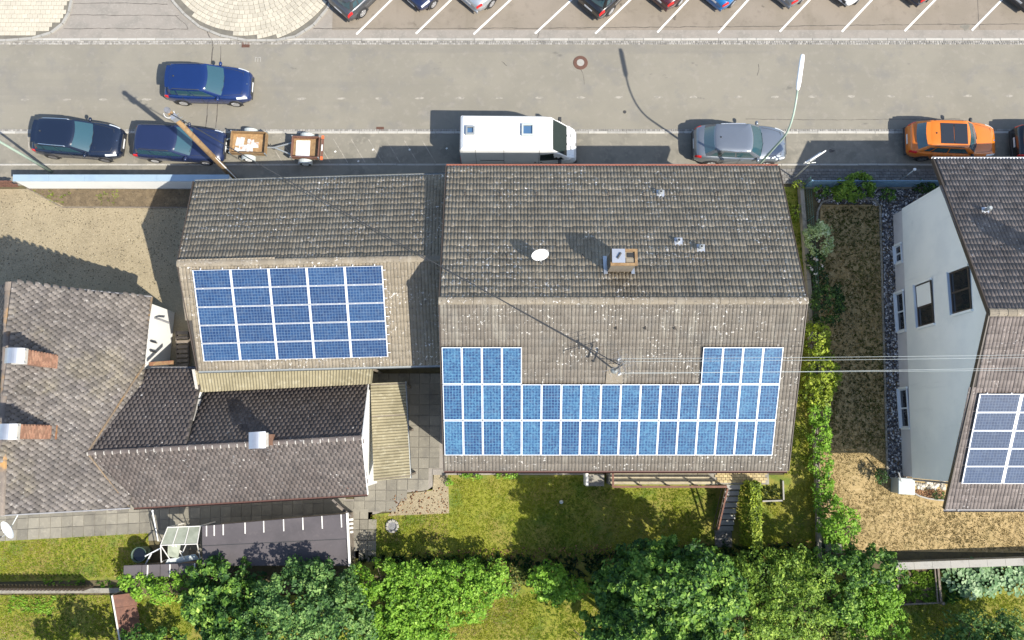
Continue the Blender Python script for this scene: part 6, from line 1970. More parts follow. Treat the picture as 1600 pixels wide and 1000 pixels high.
# ---- grass and low growth: nobody could count the blades
def in_poly_np(X, Y, poly):
    c = np.zeros(len(X), bool); n = len(poly)
    for i in range(n):
        ax, ay = poly[i][0], poly[i][1]; bx, by = poly[(i + 1) % n][0], poly[(i + 1) % n][1]
        k = ((ay > Y) != (by > Y))
        xi = (bx - ax) * (Y - ay) / (by - ay + 1e-12) + ax
        c ^= k & (X < xi)
    return c

def grass(label, polys_px, dens, leafm, h, seed, z=0.004, name='grass', wd=.022, tuft=5, avoid=()):
    g = np.random.RandomState(seed)
    A = []
    for pp in polys_px:
        poly = poly_px(pp)
        x0, x1 = min(p[0] for p in poly), max(p[0] for p in poly); y0, y1 = min(p[1] for p in poly), max(p[1] for p in poly)
        n = int((x1 - x0) * (y1 - y0) * dens)
        X, Y = g.uniform(x0, x1, n), g.uniform(y0, y1, n)
        k = in_poly_np(X, Y, poly)
        for av in avoid: k &= ~in_poly_np(X, Y, poly_px(av))
        A.append(np.stack([X[k], Y[k]], 1))
    B = np.concatenate(A)
    # patchiness: thin the blades where a slow noise is low
    pn = np.array([noise.noise(Vector((x * .8, y * .8, seed))) for x, y in B])
    pn2 = np.array([noise.noise(Vector((x * .25 + 9, y * .25, seed + 3))) for x, y in B])
    keep = g.uniform(-.75, .6, len(B)) < pn + .3
    B, pn, pn2 = B[keep], pn[keep], pn2[keep]
    n0 = len(B)
    k = np.repeat(np.arange(n0), tuft)
    P = np.zeros((len(k), 3)); P[:, :2] = B[k] + g.normal(0, .035, (len(k), 2)); P[:, 2] = z
    an = g.uniform(0, 6.2832, len(k)); lean_ = g.uniform(.15, .9, len(k)); hh = h * g.uniform(.5, 1.3, len(k))
    d = np.stack([np.cos(an), np.sin(an), np.zeros(len(k))], 1); s = np.stack([-np.sin(an), np.cos(an), np.zeros(len(k))], 1)
    V = np.empty((len(k), 3, 3))
    V[:, 0] = P - s * wd; V[:, 1] = P + s * wd
    V[:, 2] = P + d * (hh * lean_)[:, None]; V[:, 2, 2] += hh * (1.05 - lean_ * .6)
    T = np.clip(.42 + .5 * pn2[k] + .35 * pn[k] + g.normal(0, .16, len(k)), 0, 1)
    o = link(name, np_mesh(name, V.reshape(-1, 3), np.arange(len(k) * 3).reshape(-1, 3), LEAF[leafm], np.repeat(T, 3)))
    return tag(o, label, kind='stuff')
L_MID = [(578, 808), (622, 806), (706, 802), (706, 748), (920, 745), (950, 762), (1118, 764), (1118, 860), (900, 875), (578, 870)]
grass('short yellow-green grass on the lawn behind the large house', [L_MID, [(1182, 795), (1272, 742), (1276, 880), (1182, 880)]], 230, 'grassgreen', .06, 1, wd=.017)
grass('sparse yellow grass on the strip beside the large gable', [[(1228, 300), (1252, 300), (1266, 742), (1228, 742)]], 130, 'grassgreen', .08, 2)
grass('yellowing grass on the lawn south of the left-hand house', [[(0, 846), (232, 832), (232, 900), (0, 905)], [(0, 930), (172, 930), (185, 1000), (0, 1000)]], 230, 'grassgreen', .07, 3, wd=.017)
grass('dry straw-coloured grass mixed into the left-hand lawns', [[(0, 848), (228, 834), (228, 900), (0, 905)], [(0, 930), (165, 930), (178, 1000), (0, 1000)], [(580, 806), (700, 800), (700, 845), (580, 850)], [(700, 935), (800, 925), (820, 960), (720, 1000)]], 90, 'grassdry', .05, 23, wd=.018)
grass('mossy dark green grass patches on the shaded strip by the white gable', [[(1284, 322), (1374, 322), (1384, 700), (1288, 700)]], 60, 'grassmoss', .06, 25, wd=.03, tuft=8)
grass('shaded grass under the trees at the lower edge', [[(208, 935), (420, 935), (420, 1000), (218, 1000)], [(600, 990), (720, 930), (940, 925), (960, 1000), (600, 1000)], [(1400, 945), (1600, 925), (1600, 1000), (1400, 1000)]], 230, 'grassgreen', .07, 4, wd=.017)
grass('straw-coloured dry grass round the white house', [[(1284, 322), (1376, 322), (1385, 742), (1430, 772), (1478, 795), (1600, 798), (1600, 860), (1330, 860), (1280, 742)]], 190, 'grassdry', .055, 5, wd=.017)
grass('dark low undergrowth between lawn and hedge', [[(560, 868), (900, 868), (1130, 850), (1290, 850), (1290, 895), (900, 925), (760, 890), (560, 885)]], 40, 'dark', .3, 6, name='undergrowth', wd=.05, tuft=7)
grass('green weeds along the picket fence', [[(70, 906), (195, 905), (195, 916), (70, 916)], [(15, 930), (90, 935), (80, 960), (15, 955)]], 60, 'bright', .16, 7, name='weeds', wd=.03, tuft=6)
grass('weeds growing in the soil bed under the white wall', [[(50, 296), (110, 300), (110, 321), (80, 318)], [(150, 298), (185, 298), (185, 320), (150, 320)]], 50, 'yellow', .1, 8, name='weeds', wd=.02, tuft=5)
grass('flowering weeds in the edged bed beside the ivy hedge', [[(1180, 762), (1215, 758), (1222, 785), (1182, 790)]], 70, 'autumn', .2, 9, name='weeds', wd=.04, tuft=6)
grass('mixed salad plants in the raised bed', [[(1404, 890), (1458, 890), (1462, 936), (1404, 938)]], 110, 'lime', .16, 10, z=.36, name='bed_plants', wd=.05, tuft=7)
grass('leafy growth between raised bed and rhubarb', [[(1470, 885), (1500, 888), (1510, 935), (1474, 940)]], 70, 'mid', .3, 11, name='undergrowth', wd=.06, tuft=7)

def pebbles(name, label, polys, dens, size, m, seed, z=.01, hgt=.5):
    g = np.random.RandomState(seed)
    A = []
    for pp in polys:
        poly = poly_px(pp)
        x0, x1 = min(p[0] for p in poly), max(p[0] for p in poly); y0, y1 = min(p[1] for p in poly), max(p[1] for p in poly)
        n = int((x1 - x0) * (y1 - y0) * dens)
        X, Y = g.uniform(x0, x1, n), g.uniform(y0, y1, n); k = in_poly_np(X, Y, poly)
        A.append(np.stack([X[k], Y[k]], 1))
    B = np.concatenate(A); n = len(B)
    octv = np.array([(1, 0, 0), (0, 1, 0), (-1, 0, 0), (0, -1, 0), (0, 0, 1), (.7, .7, .5), (-.7, .7, .5), (-.7, -.7, .5), (.7, -.7, .5)], float)
    octf = np.array([(0, 5, 8), (0, 1, 5), (1, 6, 5), (1, 2, 6), (2, 7, 6), (2, 3, 7), (3, 8, 7), (3, 0, 8), (5, 6, 4), (6, 7, 4), (7, 8, 4), (8, 5, 4)])
    an = g.uniform(0, 6.28, n); s = size * g.uniform(.5, 1.4, n)
    V = np.tile(octv, (n, 1, 1))
    x = V[..., 0] * s[:, None]; y = V[..., 1] * s[:, None] * g.uniform(.55, 1, n)[:, None]; zz = V[..., 2] * s[:, None] * hgt
    V = np.stack([x * np.cos(an)[:, None] - y * np.sin(an)[:, None] + B[:, :1], x * np.sin(an)[:, None] + y * np.cos(an)[:, None] + B[:, 1:], zz + z], -1)
    F = (np.arange(n) * 9)[:, None, None] + octf[None]
    T = np.repeat(g.uniform(0, 1, n) ** 1.7, 9)
    return tag(link(name, np_mesh(name, V.reshape(-1, 3), F.reshape(-1, 3), MT[m], T), None), label, kind='stuff')
sheet('pebble_bed', poly_px([(1272, 291), (1470, 291), (1420, 340), (1406, 340), (1424, 748), (1387, 748), (1377, 318), (1280, 318)]), .008, 'soil', 'dark bed under the pebbles round the white house')
pebbles('pebbles', 'dark and white river pebbles along the white gable', [[(1378, 322), (1400, 322), (1416, 748), (1388, 748)], [(1274, 293), (1472, 293), (1400, 334), (1396, 322), (1300, 318), (1276, 316)]], 330, .052, 'pebble', 61)
pebbles('wood_chips', 'red-brown wood chips in the bed by the storage box', [[(1427, 765), (1476, 765), (1476, 780), (1450, 778), (1427, 770)]], 700, .04, 'chips', 62, hgt=.3)
pebbles('pale_stones', 'pale broken stones against the south wall of the white house', [[(1427, 753), (1476, 753), (1476, 764), (1427, 764)]], 120, .09, 'stone', 63)
pebbles('gravel', 'loose beige gravel stones in the yard', [[(0, 300), (40, 296), (100, 324), (300, 324), (272, 470), (240, 470), (0, 440)]], 55, .026, 'gravelstone', 64)
pebbles('fallen_leaves', 'dry leaves scattered on the shaded ground by the hedge', [[(640, 862), (1110, 845), (1110, 880), (640, 885)], [(608, 775), (700, 760), (700, 802), (608, 804)], [(1180, 850), (1290, 840), (1290, 875), (1180, 880)]], 55, .035, 'chips', 65, hgt=.25, z=.03)

# ================================================================== WALLS, FENCES, GARDEN THINGS
# white garden wall on the street
gw = thing('garden_wall', 'long white rendered garden wall with a metal coping tinted blue for reflected sky', 'wall', (-20, 12.95, 0))
gx0, gx1 = at(46, 295).x, -14.2
MB().box(gx0, gx1, 12.8, 13.06, -.1, 1.28).build('wall', MT['plaster'], gw)
for i in range(6):
    a = gx0 - .05 + (gx1 - gx0 + .05) * i / 6; b_ = gx0 - .05 + (gx1 - gx0 + .05) * (i + 1) / 6 - .008
    MB().add([(a, 12.765, 1.283), (b_, 12.765, 1.283), (b_, 13.1, 1.283), (a, 13.1, 1.283), (a, 12.765, 1.31), (b_, 12.765, 1.31), (b_, 13.1, 1.35), (a, 13.1, 1.35)],
             [(3, 2, 1, 0), (4, 5, 6, 7), (0, 1, 5, 4), (1, 2, 6, 5), (2, 3, 7, 6), (3, 0, 4, 7)]).build('coping', MT['coping'], gw)
gt = thing('yard_gate', 'low brown timber gate at the end of the white garden wall', 'gate', (-26, 12.9, 0))
for i in range(11):
    x = -27.9 + i * .22
    MB().box(x, x + .17, 12.86, 12.9, .06, 1.0 + .02 * (i % 3)).build('slat', MT['redwood'], gt)
bb = MB(); bb.box(-27.95, -25.45, 12.9, 12.95, .25, .35); bb.box(-27.95, -25.45, 12.9, 12.95, .75, .85); bb.build('rail', MT['redwood'], gt)

# boundary wall and mesh fence between the two plots
bw = thing('boundary_wall', 'low mossy concrete wall between the large house and the right-hand garden', 'wall', (14.6, 6, 0))
pts_ = [at(1248, 288), at(1262, 470), at(1268, 600), at(1275, 742), at(1278, 872)]
for i in range(len(pts_) - 1):
    a, c = pts_[i], pts_[i + 1]
    n = max(1, round((c - a).length / 1.0))
    for j in range(n):
        p, q = a.lerp(c, (j + .005) / n), a.lerp(c, (j + .995) / n)
        hh = .42 if i < 1 else .3
        MB().beam(p + Vector((0, 0, hh / 2 - .02)), q + Vector((0, 0, hh / 2 - .02)), .2, hh, up=(0, 0, 1)).build('wall_block', MT['wallstone'], bw)
mf = thing('mesh_fence', 'green wire mesh fence with thin posts on the boundary wall', 'fence', (15, 8, 0))
fp = [at(1254, 288), at(1268, 470), at(1274, 600), at(1281, 742), at(1284, 872)]
bb = MB(); ps_ = []
for i in range(len(fp) - 1):
    a, c = fp[i], fp[i + 1]
    n = max(1, round((c - a).length / 2.2))
    for j in range(n + (1 if i == len(fp) - 2 else 0)):
        p = a.lerp(c, j / n); ps_.append(p)
for p in ps_: MB().tube([(p.x, p.y, 0), (p.x, p.y, 1.15)], .022, 7).build('fence_post', MT['meshgreen'], mf)
for a, c in zip(ps_, ps_[1:]):
    for z in (.2, .5, .8, 1.1): bb.tube([a + Vector((0, 0, z)), c + Vector((0, 0, z))], .006, 4, caps=False)
    n = int((c - a).length / .12)
    for j in range(n):
        p = a.lerp(c, j / n); bb.tube([p + Vector((0, 0, .1)), p + Vector((0, 0, 1.12))], .004, 3, caps=False)
bb.build('wire_mesh', MT['meshgreen'], mf)

# blue-grey railing towards the street
rl = thing('street_railing', 'blue-grey metal railing along the front of the right-hand garden', 'fence', (17, 12.7, 0))
ra, rb_ = at(1257, 292.5), at(1466, 292.5)
npn = 5
for i in range(npn + 1):
    p = ra.lerp(rb_, i / npn); MB().box(p.x - .03, p.x + .03, p.y - .03, p.y + .03, 0, 1.12).build('railing_post', MT['fenceblue'], rl)
for i in range(npn):
    a, c = ra.lerp(rb_, i / npn), ra.lerp(rb_, (i + 1) / npn)
    pn_ = MB()
    for z in (.12, 1.05): pn_.beam(a + Vector((.035, 0, z)), c + Vector((-.035, 0, z)), .035, .035)
    n = 15
    for j in range(1, n):
        p = a.lerp(c, j / n); pn_.box(p.x - .035, p.x + .035, p.y - .008, p.y + .008, .14, 1.03)
    pn_.build('railing_panel', MT['fenceblue'], rl)
MB().box(ra.x, rb_.x, ra.y - .1, ra.y + .1, -.05, .11).build('base_kerb', MT['wallstone'], rl)
p = at(1408, 285)
lt_ = thing('gate_lamp', 'small metal lamp on a bent arm above the blue-grey railing', 'lamp', (p.x, p.y, 0))
MB().tube([(p.x - .25, p.y, 0), (p.x - .25, p.y, 1.25), (p.x, p.y + .2, 1.45)], .025, 7).build('post', MT['galv'], lt_)
MB().lathe((p.x, p.y + .2, 1.45), [(.001, .06), (.06, .05), (.08, 0), (.001, -.02)], 10).build('lamp_head', MT['white'], lt_)

# edging round the dry lawn
bb = MB()
ed = thing('lawn_edging', 'row of small edging stones round the shaded dry lawn', 'edging', (17, 11.5, 0))
ec = [(1276, 345), (1277, 330), (1284, 316), (1300, 311), (1340, 311), (1366, 312), (1374, 322), (1377, 420), (1381, 560), (1384, 680), (1386, 742)]
r = random.Random(4)
for (u0, v0), (u1, v1) in zip(ec, ec[1:]):
    a, c = at(u0, v0), at(u1, v1); n = max(1, round((c - a).length / .32))
    for j in range(n):
        MB().beam(a.lerp(c, (j + .04) / n) + Vector((0, 0, .03)), a.lerp(c, (j + .96) / n) + Vector((0, 0, .03 + r.uniform(-.01, .01))), .09, .1).build('edging_stone', MT['wallstone'], ed)

# long low wall across the right-hand garden
lw = thing('retaining_wall', 'low concrete wall with broad coping across the right-hand garden', 'wall', (22, -5.6, 0))
wa, wb_ = at(1388, 881), at(1640, 872)
n = 9
for i in range(n):
    p, q = wa.lerp(wb_, (i + .006) / n), wa.lerp(wb_, (i + .994) / n)
    MB().beam(p + Vector((0, 0, .74)), q + Vector((0, 0, .74)), .34, .07).build('coping', MT['kerb'], lw)
MB().beam(wa + Vector((0, 0, .34)), wb_ + Vector((0, 0, .34)), .26, .74).build('wall', MT['wallstone'], lw)

# raised bed
rbp = thing('raised_bed', 'raised garden bed with grey timber sides and a corner post', 'raised bed', at(1432, 914))
c4_ = [at(1401, 886, .3), at(1464, 884, .3), at(1469, 941, .3), at(1401, 944, .3)]
for a, c in zip(c4_, c4_[1:] + c4_[:1]):
    for z in (.1, .24, .38):
        MB().beam((a.x, a.y, z), (c.x, c.y, z), .07, .13).build('plank', MT['greywood'], rbp)
MB().add([(p.x, p.y, .33) for p in c4_[::-1]], [(3, 2, 1, 0)]).build('bed_soil', MT['soil'], rbp, fix=True)
for a in c4_: MB().box(a.x - .06, a.x + .06, a.y - .06, a.y + .06, -.1, .62).build('post', MT['greywood'], rbp)
for dx in (-.12, .02): MB().beam(at(1464, 884, .5) + Vector((dx, 0, 0)), at(1469, 941, .5) + Vector((dx, 0, 0)), .05, .07).build('rail', MT['greywood'], rbp)

# storage box with ribbed lid, bed edging
p = at(1410, 759, .4)
sb_ = thing('water_butt', 'square pale grey water butt with a ribbed star-shaped lid', 'water butt', (p.x, p.y, 0))
MB().cbox((p.x, p.y, .38), (.74, .72, .76), R(-4)).build('tank', MT['greyplastic'], sb_)
MB().cbox((p.x, p.y, .8), (.8, .78, .07), R(-4), ch=.03).build('lid', MT['greyplastic'], sb_)
bb = MB()
for k in range(16):
    an = 6.2832 * k / 16
    bb.beam((p.x + .07 * math.cos(an), p.y + .07 * math.sin(an), .838), (p.x + .32 * math.cos(an), p.y + .31 * math.sin(an), .838), .022, .014)
bb.build('lid_rib', MT['metal'], sb_)
MB().tube([at(1404, 738, 1.3), at(1408, 752, .9)], .035, 7).build('filler_pipe', MT['metal'], sb_)
be = thing('bed_edging', 'pale curved edging round the wood chip bed', 'edging', at(1450, 776))
cu = [(1424, 768), (1436, 775), (1450, 779), (1464, 781), (1477, 782)]
for (u0, v0), (u1, v1) in zip(cu, cu[1:]):
    MB().beam(at(u0, v0, .05), at(u1, v1, .05), .07, .14).build('edging_stone', MT['kerb'], be)

# ---- terrace with railing, steps
MT['decking'] = mat('sun_bleached_deck', (.36, .31, .21), [((.26, .22, .15), 3, .42, .65, .7), ((.44, .4, .3), 9, .52, .7, .5)], .85, tint=.2)
ter = thing('terrace', 'raised terrace of yellow paving behind the large house', 'terrace', at(1060, 745))
TZ = 1.3
tx0, tx1 = at(952, 750, TZ).x, at(1202, 750, TZ).x
ty0 = at(1000, 759, TZ).y; tyR = at(1190, 757, TZ).y
body = MB(); body.box(tx0, tx1, tyR, -.905, -.1, TZ - .04)
body.build('retaining_wall', MT['wallstone'], ter)
yb_ = [MB().cbox((0, 0, 0), (.185, .115, .06), ch=.006, tint=random.Random(k).random()).mesh('paving_block', MT['yellowblock']) for k in range(6)]
r = random.Random(8); n = 0
xL = at(955, 745, TZ).x
y = -1.0; j = 0
while y > tyR + .06:
    x = tx0 + .12 + (.1 if j % 2 else 0)
    while x < tx1 - .1:
        ok = y > -1.62 or x > at(1118, 750, TZ).x
        if ok and n < 300:
            link('paving_block', r.choice(yb_), ter, place((x, y, TZ - .025 + r.uniform(-.004, .004)), r.uniform(-.02, .02))); n += 1
        x += .2
    y -= .128; j += 1
# timber decking along the railing
x = tx0 + .06
for k in range(4):
    yy = -1.7 - k * .125
    xe = at(1108 + k * 3, 750, TZ).x
    xs_ = tx0 + .05
    seg = 0
    while xs_ < xe - .1:
        ln = min(r.uniform(1.3, 2.4), xe - xs_)
        MB().cbox((xs_ + ln / 2, yy, TZ + .01), (ln - .02, .1, .05), tint=r.random()).build('deck_board', MT['decking'], ter)
        xs_ += ln
rg = thing('terrace_railing', 'red-brown terrace railing with pale top rail', 'railing', at(1040, 761))
zy = at(1000, 760.5, TZ + .9).y
rx0, rx1 = at(957, 760, TZ + .9).x, at(1136, 760, TZ + .9).x
MB().box(rx0, rx1, zy - .05, zy + .05, TZ + .87, TZ + .92).build('top_rail', MT['redwood'], rg)
for z in (.45,): MB().box(rx0, rx1, zy - .015, zy + .015, TZ + z, TZ + z + .12).build('rail_board', MT['redwood'], rg)
for k in range(5):
    x = rx0 + .05 + (rx1 - rx0 - .1) * k / 4
    MB().box(x - .03, x + .03, zy + .016, zy + .075, 0, TZ + .87).build('railing_post', MT['darkframe'], rg)
MB().beam((rx0 + .03, zy, TZ + .9), (rx0 + .03, -1.0, TZ + .9), .09, .05).build('side_rail', MT['redwood'], rg)
# handrail down the steps
s0, s1 = at(1137, 763, TZ + .85), at(1122, 828, .85)
MB().beam(s0, s1, .07, .05).build('hand_rail', MT['redwood'], rg)
bb = MB()
for k in range(5):
    t_ = k / 4; a = s0.lerp(s1, t_); bb.tube([a, (a.x, a.y, a.z - .88)], .022, 6)
bb.beam(s0 - Vector((.0, 0, .4)), s1 - Vector((.0, 0, .4)), .03, .05); bb.beam(s0 - Vector((.1, 0, .62)), s1 - Vector((.1, 0, .62)), .03, .05)
bb.build('baluster', MT['darkframe'], rg)
stp = thing('garden_steps', 'concrete steps going down from the terrace to the lawn beside the ivy hedge', 'steps', at(1135, 800))
for k in range(8):
    z = TZ - .16 * (k + 1) + .12
    ya = tyR - .02 - k * .29
    x0_ = at(1136, 765, TZ).x - k * .03; x1_ = at(1157, 765, TZ).x - k * .015
    so_ = MB().box(x0_, x1_, ya - .21, ya + .0, z - .06, z).build('step', MT['kerb'], stp)
    MB().box(x0_ + .03, x1_ - .03, ya - .27, ya - .05, max(-.3, z - .4), z - .09).build('shade_riser', MT['plastic'], so_)  # coloured dark to paint in the shade below the tread
lp = poly_px([(1117, 828), (1143, 828), (1143, 855), (1117, 855)])
blocks('step_landing', min(q.x for q in lp), max(q.x for q in lp), min(q.y for q in lp), max(q.y for q in lp), .06, .22, .115, 'greyblock', 'small landing of grey blocks at the foot of the garden steps', 77)
cs = thing('cellar_steps', 'short flight of steps between house wall and terrace end', 'steps', at(932, 748))
for k in range(3):
    a = at(920, 741 + k * 6, 1.2 - .3 * k); b_ = at(944, 741 + k * 6, 1.2 - .3 * k)
    MB().box(a.x, b_.x, a.y - .2, a.y, .0, 1.2 - .3 * k).build('step', MT['wallstone'], cs)
MB().box(at(915, 750).x - .1, at(919, 750).x - .1, at(0, 757).y, at(0, 738).y, 0, 1.25).build('side_wall', MT['whiteboard'], cs)
fb = thing('flower_bed_edging', 'white L-shaped edging of the flower bed beside the ivy hedge', 'edging', at(1210, 778))
MB().beam(at(1191, 783, .06), at(1222, 782, .06), .07, .14).build('edging_stone', MT['kerb'], fb)
MB().beam(at(1223, 751, .06), at(1224, 781, .06), .07, .14).build('edging_stone', MT['kerb'], fb)
p = at(613, 822)
fp_ = thing('fire_ring', 'ring of grey stones around ashes on the lawn', 'fire ring', (p.x, p.y, 0))
r = random.Random(2)
for k in range(9):
    an = 6.2832 * k / 9
    MB().cbox((p.x + .26 * math.cos(an), p.y + .26 * math.sin(an), .05), (.17, .12, .12), an + 1.57 + r.uniform(-.2, .2), ch=.03).build('stone', MT['kerb'], fp_)
MB().lathe((p.x, p.y, 0), [(.001, .03), (.2, .025), (.24, .006)], 12).build('ashes', MT['lead'], fp_)
p = at(877, 784)
bl_ = thing('ball', 'pale grey ball lying on the shaded lawn', 'ball', (p.x, p.y, 0))
MB().lathe((p.x, p.y, .1), [(.001, -.1)] + [(.1 * math.sin(k), -.1 * math.cos(k)) for k in [.35 * i for i in range(1, 9)]] + [(.001, .1)], 14).build('shell', MT['greyplastic'], bl_, smooth=True)
MB().lathe((p.x, p.y, .2), [(.012, -.002), (.001, .004)], 8).build('valve', MT['plastic'], bl_)

# ---- shed with felt roof
sh = thing('garden_shed', 'long low shed with dark felt roof and pale battens', 'shed', at(430, 845))
S_ = [at(316, 822, 2.2), at(541, 803, 2.2), at(543, 842, 2.05), at(545, 884, 1.85), at(316, 884, 1.85), at(316, 853, 2.05)]
roof = MB(); roof.slab([S_[5], S_[2], S_[1], S_[0]], .08); roof.slab([S_[4] - Vector((0, 0, .03)), S_[3] - Vector((0, 0, .03)), S_[2] - Vector((0, 0, .03)), S_[5] - Vector((0, 0, .03))], .08)
shr = roof.build('roof', MT['felt'], sh)
for k, u in enumerate((323, 335, 349, 383, 412, 443, 473, 503, 533)):
    t_ = (u - 316) / 225
    a = S_[0].lerp(S_[1], t_); c = S_[5].lerp(S_[2], t_)
    MB().beam(a + Vector((0, 0, .025)), a.lerp(c, .52) + Vector((0, 0, .025)), .045, .03).build('batten', MT['whiteboard'], shr)
bb = MB(); bb.beam(S_[5] + Vector((0, 0, -.01)), S_[2] + Vector((0, 0, -.01)), .03, .04); bb.build('roof_lap', MT['plastic'], shr)
MB().prism([(S_[0].x + .1, S_[0].y - .1), (S_[4].x + .1, S_[4].y + .1), (S_[3].x - .1, S_[3].y + .1), (S_[1].x - .1, S_[1].y - .1)], -.05, 1.7).build('wall', MT['greywood'], sh, fix=True)
MB().beam(S_[1] + Vector((.05, .05, .02)), S_[3] + Vector((.05, 0, .02)), .09, .12).build('verge_board', MT['whiteboard'], sh)
for k in range(4):
    a = at(547, 812 + k * 6.5, 1.2 - .12 * k); MB().cbox(a, (.3, .1, .05), .1).build('shelf_slat', MT['whiteboard'], sh)
br = thing('timber_prop', 'dark timber prop leaning from the low house eave to the shed corner', 'frame', at(535, 795))
MB().beam(at(519, 780, 2.3), at(548, 806, 1.7), .09, .1).build('beam', MT['darkframe'], br)
MB().beam(at(526, 789, 2.3), at(540, 800, 1.7), .09, .1).build('brace', MT['greywood'], br)
MB().beam((at(548, 806, 0).x, at(548, 806, 0).y, 0), at(548, 806, 1.7), .09, .09).build('post', MT['greywood'], br)
ls = thing('lumber_shed', 'broken dark shed roof with loose battens at the corner of the left lawn', 'shed', at(250, 892))
Q = [at(192, 906, 1.0), at(308, 898, 1.1), at(308, 880, 1.35), at(193, 884, 1.25)]
for k in range(4):
    a0_, a1_ = k / 4 + .004, (k + 1) / 4 - .004
    MB().slab([Q[0].lerp(Q[1], a0_), Q[0].lerp(Q[1], a1_), Q[3].lerp(Q[2], a1_), Q[3].lerp(Q[2], a0_)], .04).build('roof_panel', MT['felt'], ls)
for u in (231, 266, 305):
    t_ = (u - 192) / 116; MB().beam(Q[0].lerp(Q[1], t_) + Vector((0, 0, .05)), Q[3].lerp(Q[2], t_) + Vector((0, 0, .05)), .05, .04).build('batten', MT['whiteboard'], ls)
MB().prism([(Q[0].x + .1, Q[0].y + .05), (Q[1].x - .1, Q[1].y + .05), (Q[2].x - .1, Q[2].y - .08), (Q[3].x + .1, Q[3].y - .08)], -.05, .95).build('wall', MT['greywood'], ls, fix=True)
# small greenhouse
gh = thing('greenhouse', 'small white-framed greenhouse with dusty panes beside the shed', 'greenhouse', at(280, 850))
gA = [at(262, 824, 1.9), at(313, 822, 1.9), at(308, 850, 2.2), at(251, 852, 2.2)]       # upper pane field
gB = [at(251, 852, 2.2), at(308, 850, 2.2), at(313, 872, 1.2), at(252, 878, 1.2)]
bb = MB()
for a, c in ((gA[0], gA[1]), (gA[1], gA[2]), (gA[2], gA[3]), (gA[3], gA[0]), (gA[0].lerp(gA[1], .33), gA[3].lerp(gA[2], .33)), (gA[0].lerp(gA[1], .66), gA[3].lerp(gA[2], .66)),
             (gB[1], gB[2]), (gB[0], gB[3]), (gB[0].lerp(gB[1], .4), gB[3].lerp(gB[2], .6)), (gB[0], gB[3].lerp(gB[2], .25)), (gB[0].lerp(gB[1], .3), gB[0].lerp(gB[2], .55)), (gB[0].lerp(gB[2], .55), gB[0].lerp(gB[1], .7))):
    bb.beam(a, c, .032, .032)
for p in (gA[0], gA[1], gB[2], gB[3]): bb.beam((p.x, p.y, 0), p, .05, .05)
bb.build('frame', MT['whiteboard'], gh)
for k in range(3):
    MB().slab([gA[3].lerp(gA[2], k / 3 + .015), gA[3].lerp(gA[2], (k + 1) / 3 - .015), gA[0].lerp(gA[1], (k + 1) / 3 - .015), gA[0].lerp(gA[1], k / 3 + .015)], .008).build('pane', MT['greenpane'], gh)
MB().slab([gB[3].lerp(gB[0], .35) + Vector((.3, 0, 0)), gB[3].lerp(gB[0], .35) + Vector((.8, -.1, 0)), gB[0].lerp(gB[1], .55), gB[0].lerp(gB[1], .2)], .008).build('pane', MT['greenpane'], gh)
bb = MB(); bb.cbox(at(274, 842, 1.0), (.3, .55, .5), .3); bb.build('flower_box', MT['terracotta'], gh)
MB().slab([at(256, 884, 1.1), at(312, 874, 1.1), at(305, 866, 1.3), at(262, 874, 1.25)], .02).build('plastic_sheet', MT['greyplastic'], gh)
tp_ = thing('clothes_pole', 'leaning white pole beside the greenhouse', 'pole', at(246, 846))
MB().tube([at(247, 845, .1), at(238, 798, 2.4)], .03, 7).build('shaft', MT['white'], tp_)
MB().lathe(at(238, 798, 2.4), [(.04, -.03), (.05, .0), (.001, .04)], 8).build('knob', MT['white'], tp_)
tr_ = thing('prop_frame', 'white A-shaped prop leaning against the greenhouse by the barrel', 'prop', at(234, 873))
for a, c in ((at(250, 857, 1.3), at(227, 869, .9)), (at(236, 866, 1.1), at(226, 884, .5))): MB().beam(a, c, .05, .05).build('strut', MT['white'], tr_)
p = at(223, 865, .4)
wb = thing('rain_barrel', 'round green rain barrel full of dark water on the left lawn', 'rain barrel', (p.x, p.y, 0))
MB().lathe((p.x, p.y, 0), [(.001, .02), (.3, .0), (.35, .35), (.34, .78), (.37, .8), (.37, .83), (.33, .83), (.32, .5)], 24).build('barrel', mat('green_barrel', (.05, .085, .06), (), .5), wb, smooth=True)
MB().lathe((p.x, p.y, .72), [(.001, .0), (.325, .0)], 24).build('water', mat('dark_water', (.006, .008, .01), (), .03, spec=.8), wb)

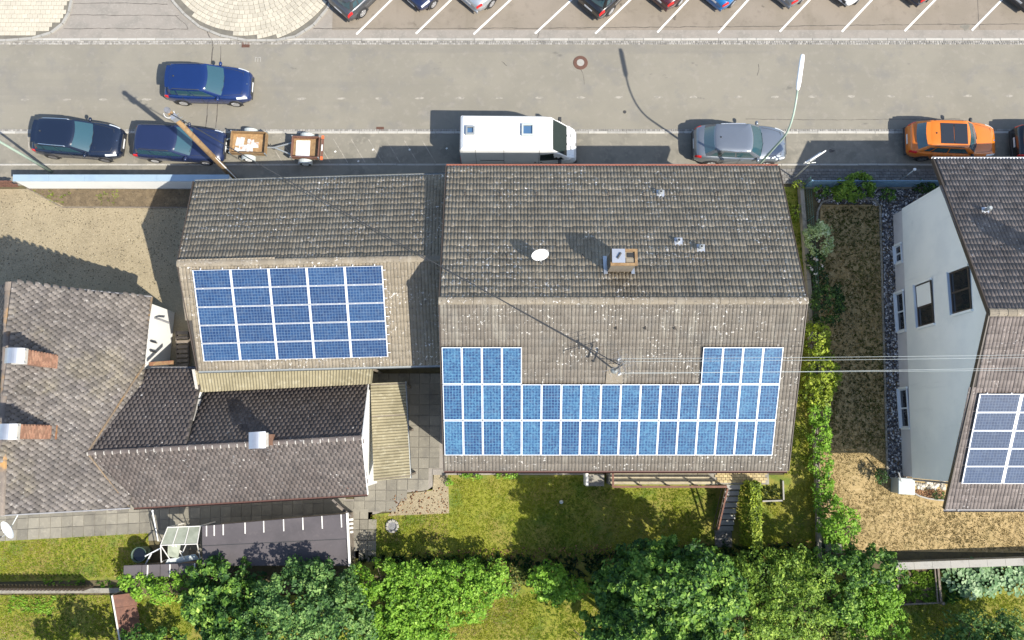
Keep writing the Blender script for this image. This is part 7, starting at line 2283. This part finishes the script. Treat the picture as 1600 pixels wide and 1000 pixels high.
# picket fence on a kerb, rusty sheet fence
pf = thing('picket_fence', 'low fence of grey pickets on a concrete kerb south of the left lawn', 'fence', at(95, 918))
fa, fb2 = at(-40, 919), at(192, 920)
pk = [MB().box(-.035, .035, -.05, .05, .05, 1.0).mesh('picket', MT['darkframe']) for _ in range(2)]
n = 40
for i in range(n):
    p = fa.lerp(fb2, i / n)
    if i < 33: link('picket', pk[i % 2], pf, place((p.x, p.y + .12, 0), 0))
bb = MB()
for z in (.25, .62): bb.beam(fa + Vector((0, .06, z)), fb2 + Vector((-1.6, .06, z)), .04, .06)
bb.build('rail', MT['greywood'], pf)
bb = MB(); bb.beam(fa + Vector((0, -.12, .05)), fb2 + Vector((0, -.06, .05)), .22, .16); bb.build('base_kerb', MT['wallstone'], pf)
rs_ = thing('sheet_fence', 'rusty brown sheet fence with a pale top edge below the picket fence', 'fence', at(190, 960))
a, c = at(176, 930, .9), at(190, 1010, .9)
for k in range(4):
    p, q = a.lerp(c, k / 4 + .003), a.lerp(c, (k + 1) / 4 - .003)
    MB().slab([(p.x, p.y, .92), (q.x, q.y, .92), (q.x + .75, q.y, .25), (p.x + .7, p.y, .25)][::-1], .03).build('sheet_panel', MT['redwood'], rs_)
MB().beam(a + Vector((0, 0, .06)), c + Vector((0, 0, .06)), .06, .05).build('top_rail', MT['whiteboard'], rs_)
for k in range(3):
    p = a.lerp(c, k / 2); MB().box(p.x - .03, p.x + .03, p.y - .03, p.y + .03, 0, .92).build('post', MT['greywood'], rs_)
st2 = thing('garden_stake', 'thin dark stake with cross arm on the bottom lawn', 'stake', at(905, 990))
MB().tube([at(897, 985, .6), at(915, 1000, .6)], .02, 6).build('cross_arm', MT['darkframe'], st2)
p = at(901, 999); MB().tube([(p.x, p.y, 0), (p.x, p.y, .62)], .02, 6).build('shaft', MT['darkframe'], st2)
hp = thing('bench_slab', 'pale stone slab lying at the end of the boundary wall', 'stone', at(1305, 856))
MB().cbox(at(1308, 857, .2), (.35, .45, .3), .1, ch=.03).build('slab', MT['kerb'], hp)
MB().cbox(at(1293, 852, .1), (.3, .5, .2), .2, ch=.03).build('footing', MT['wallstone'], hp)
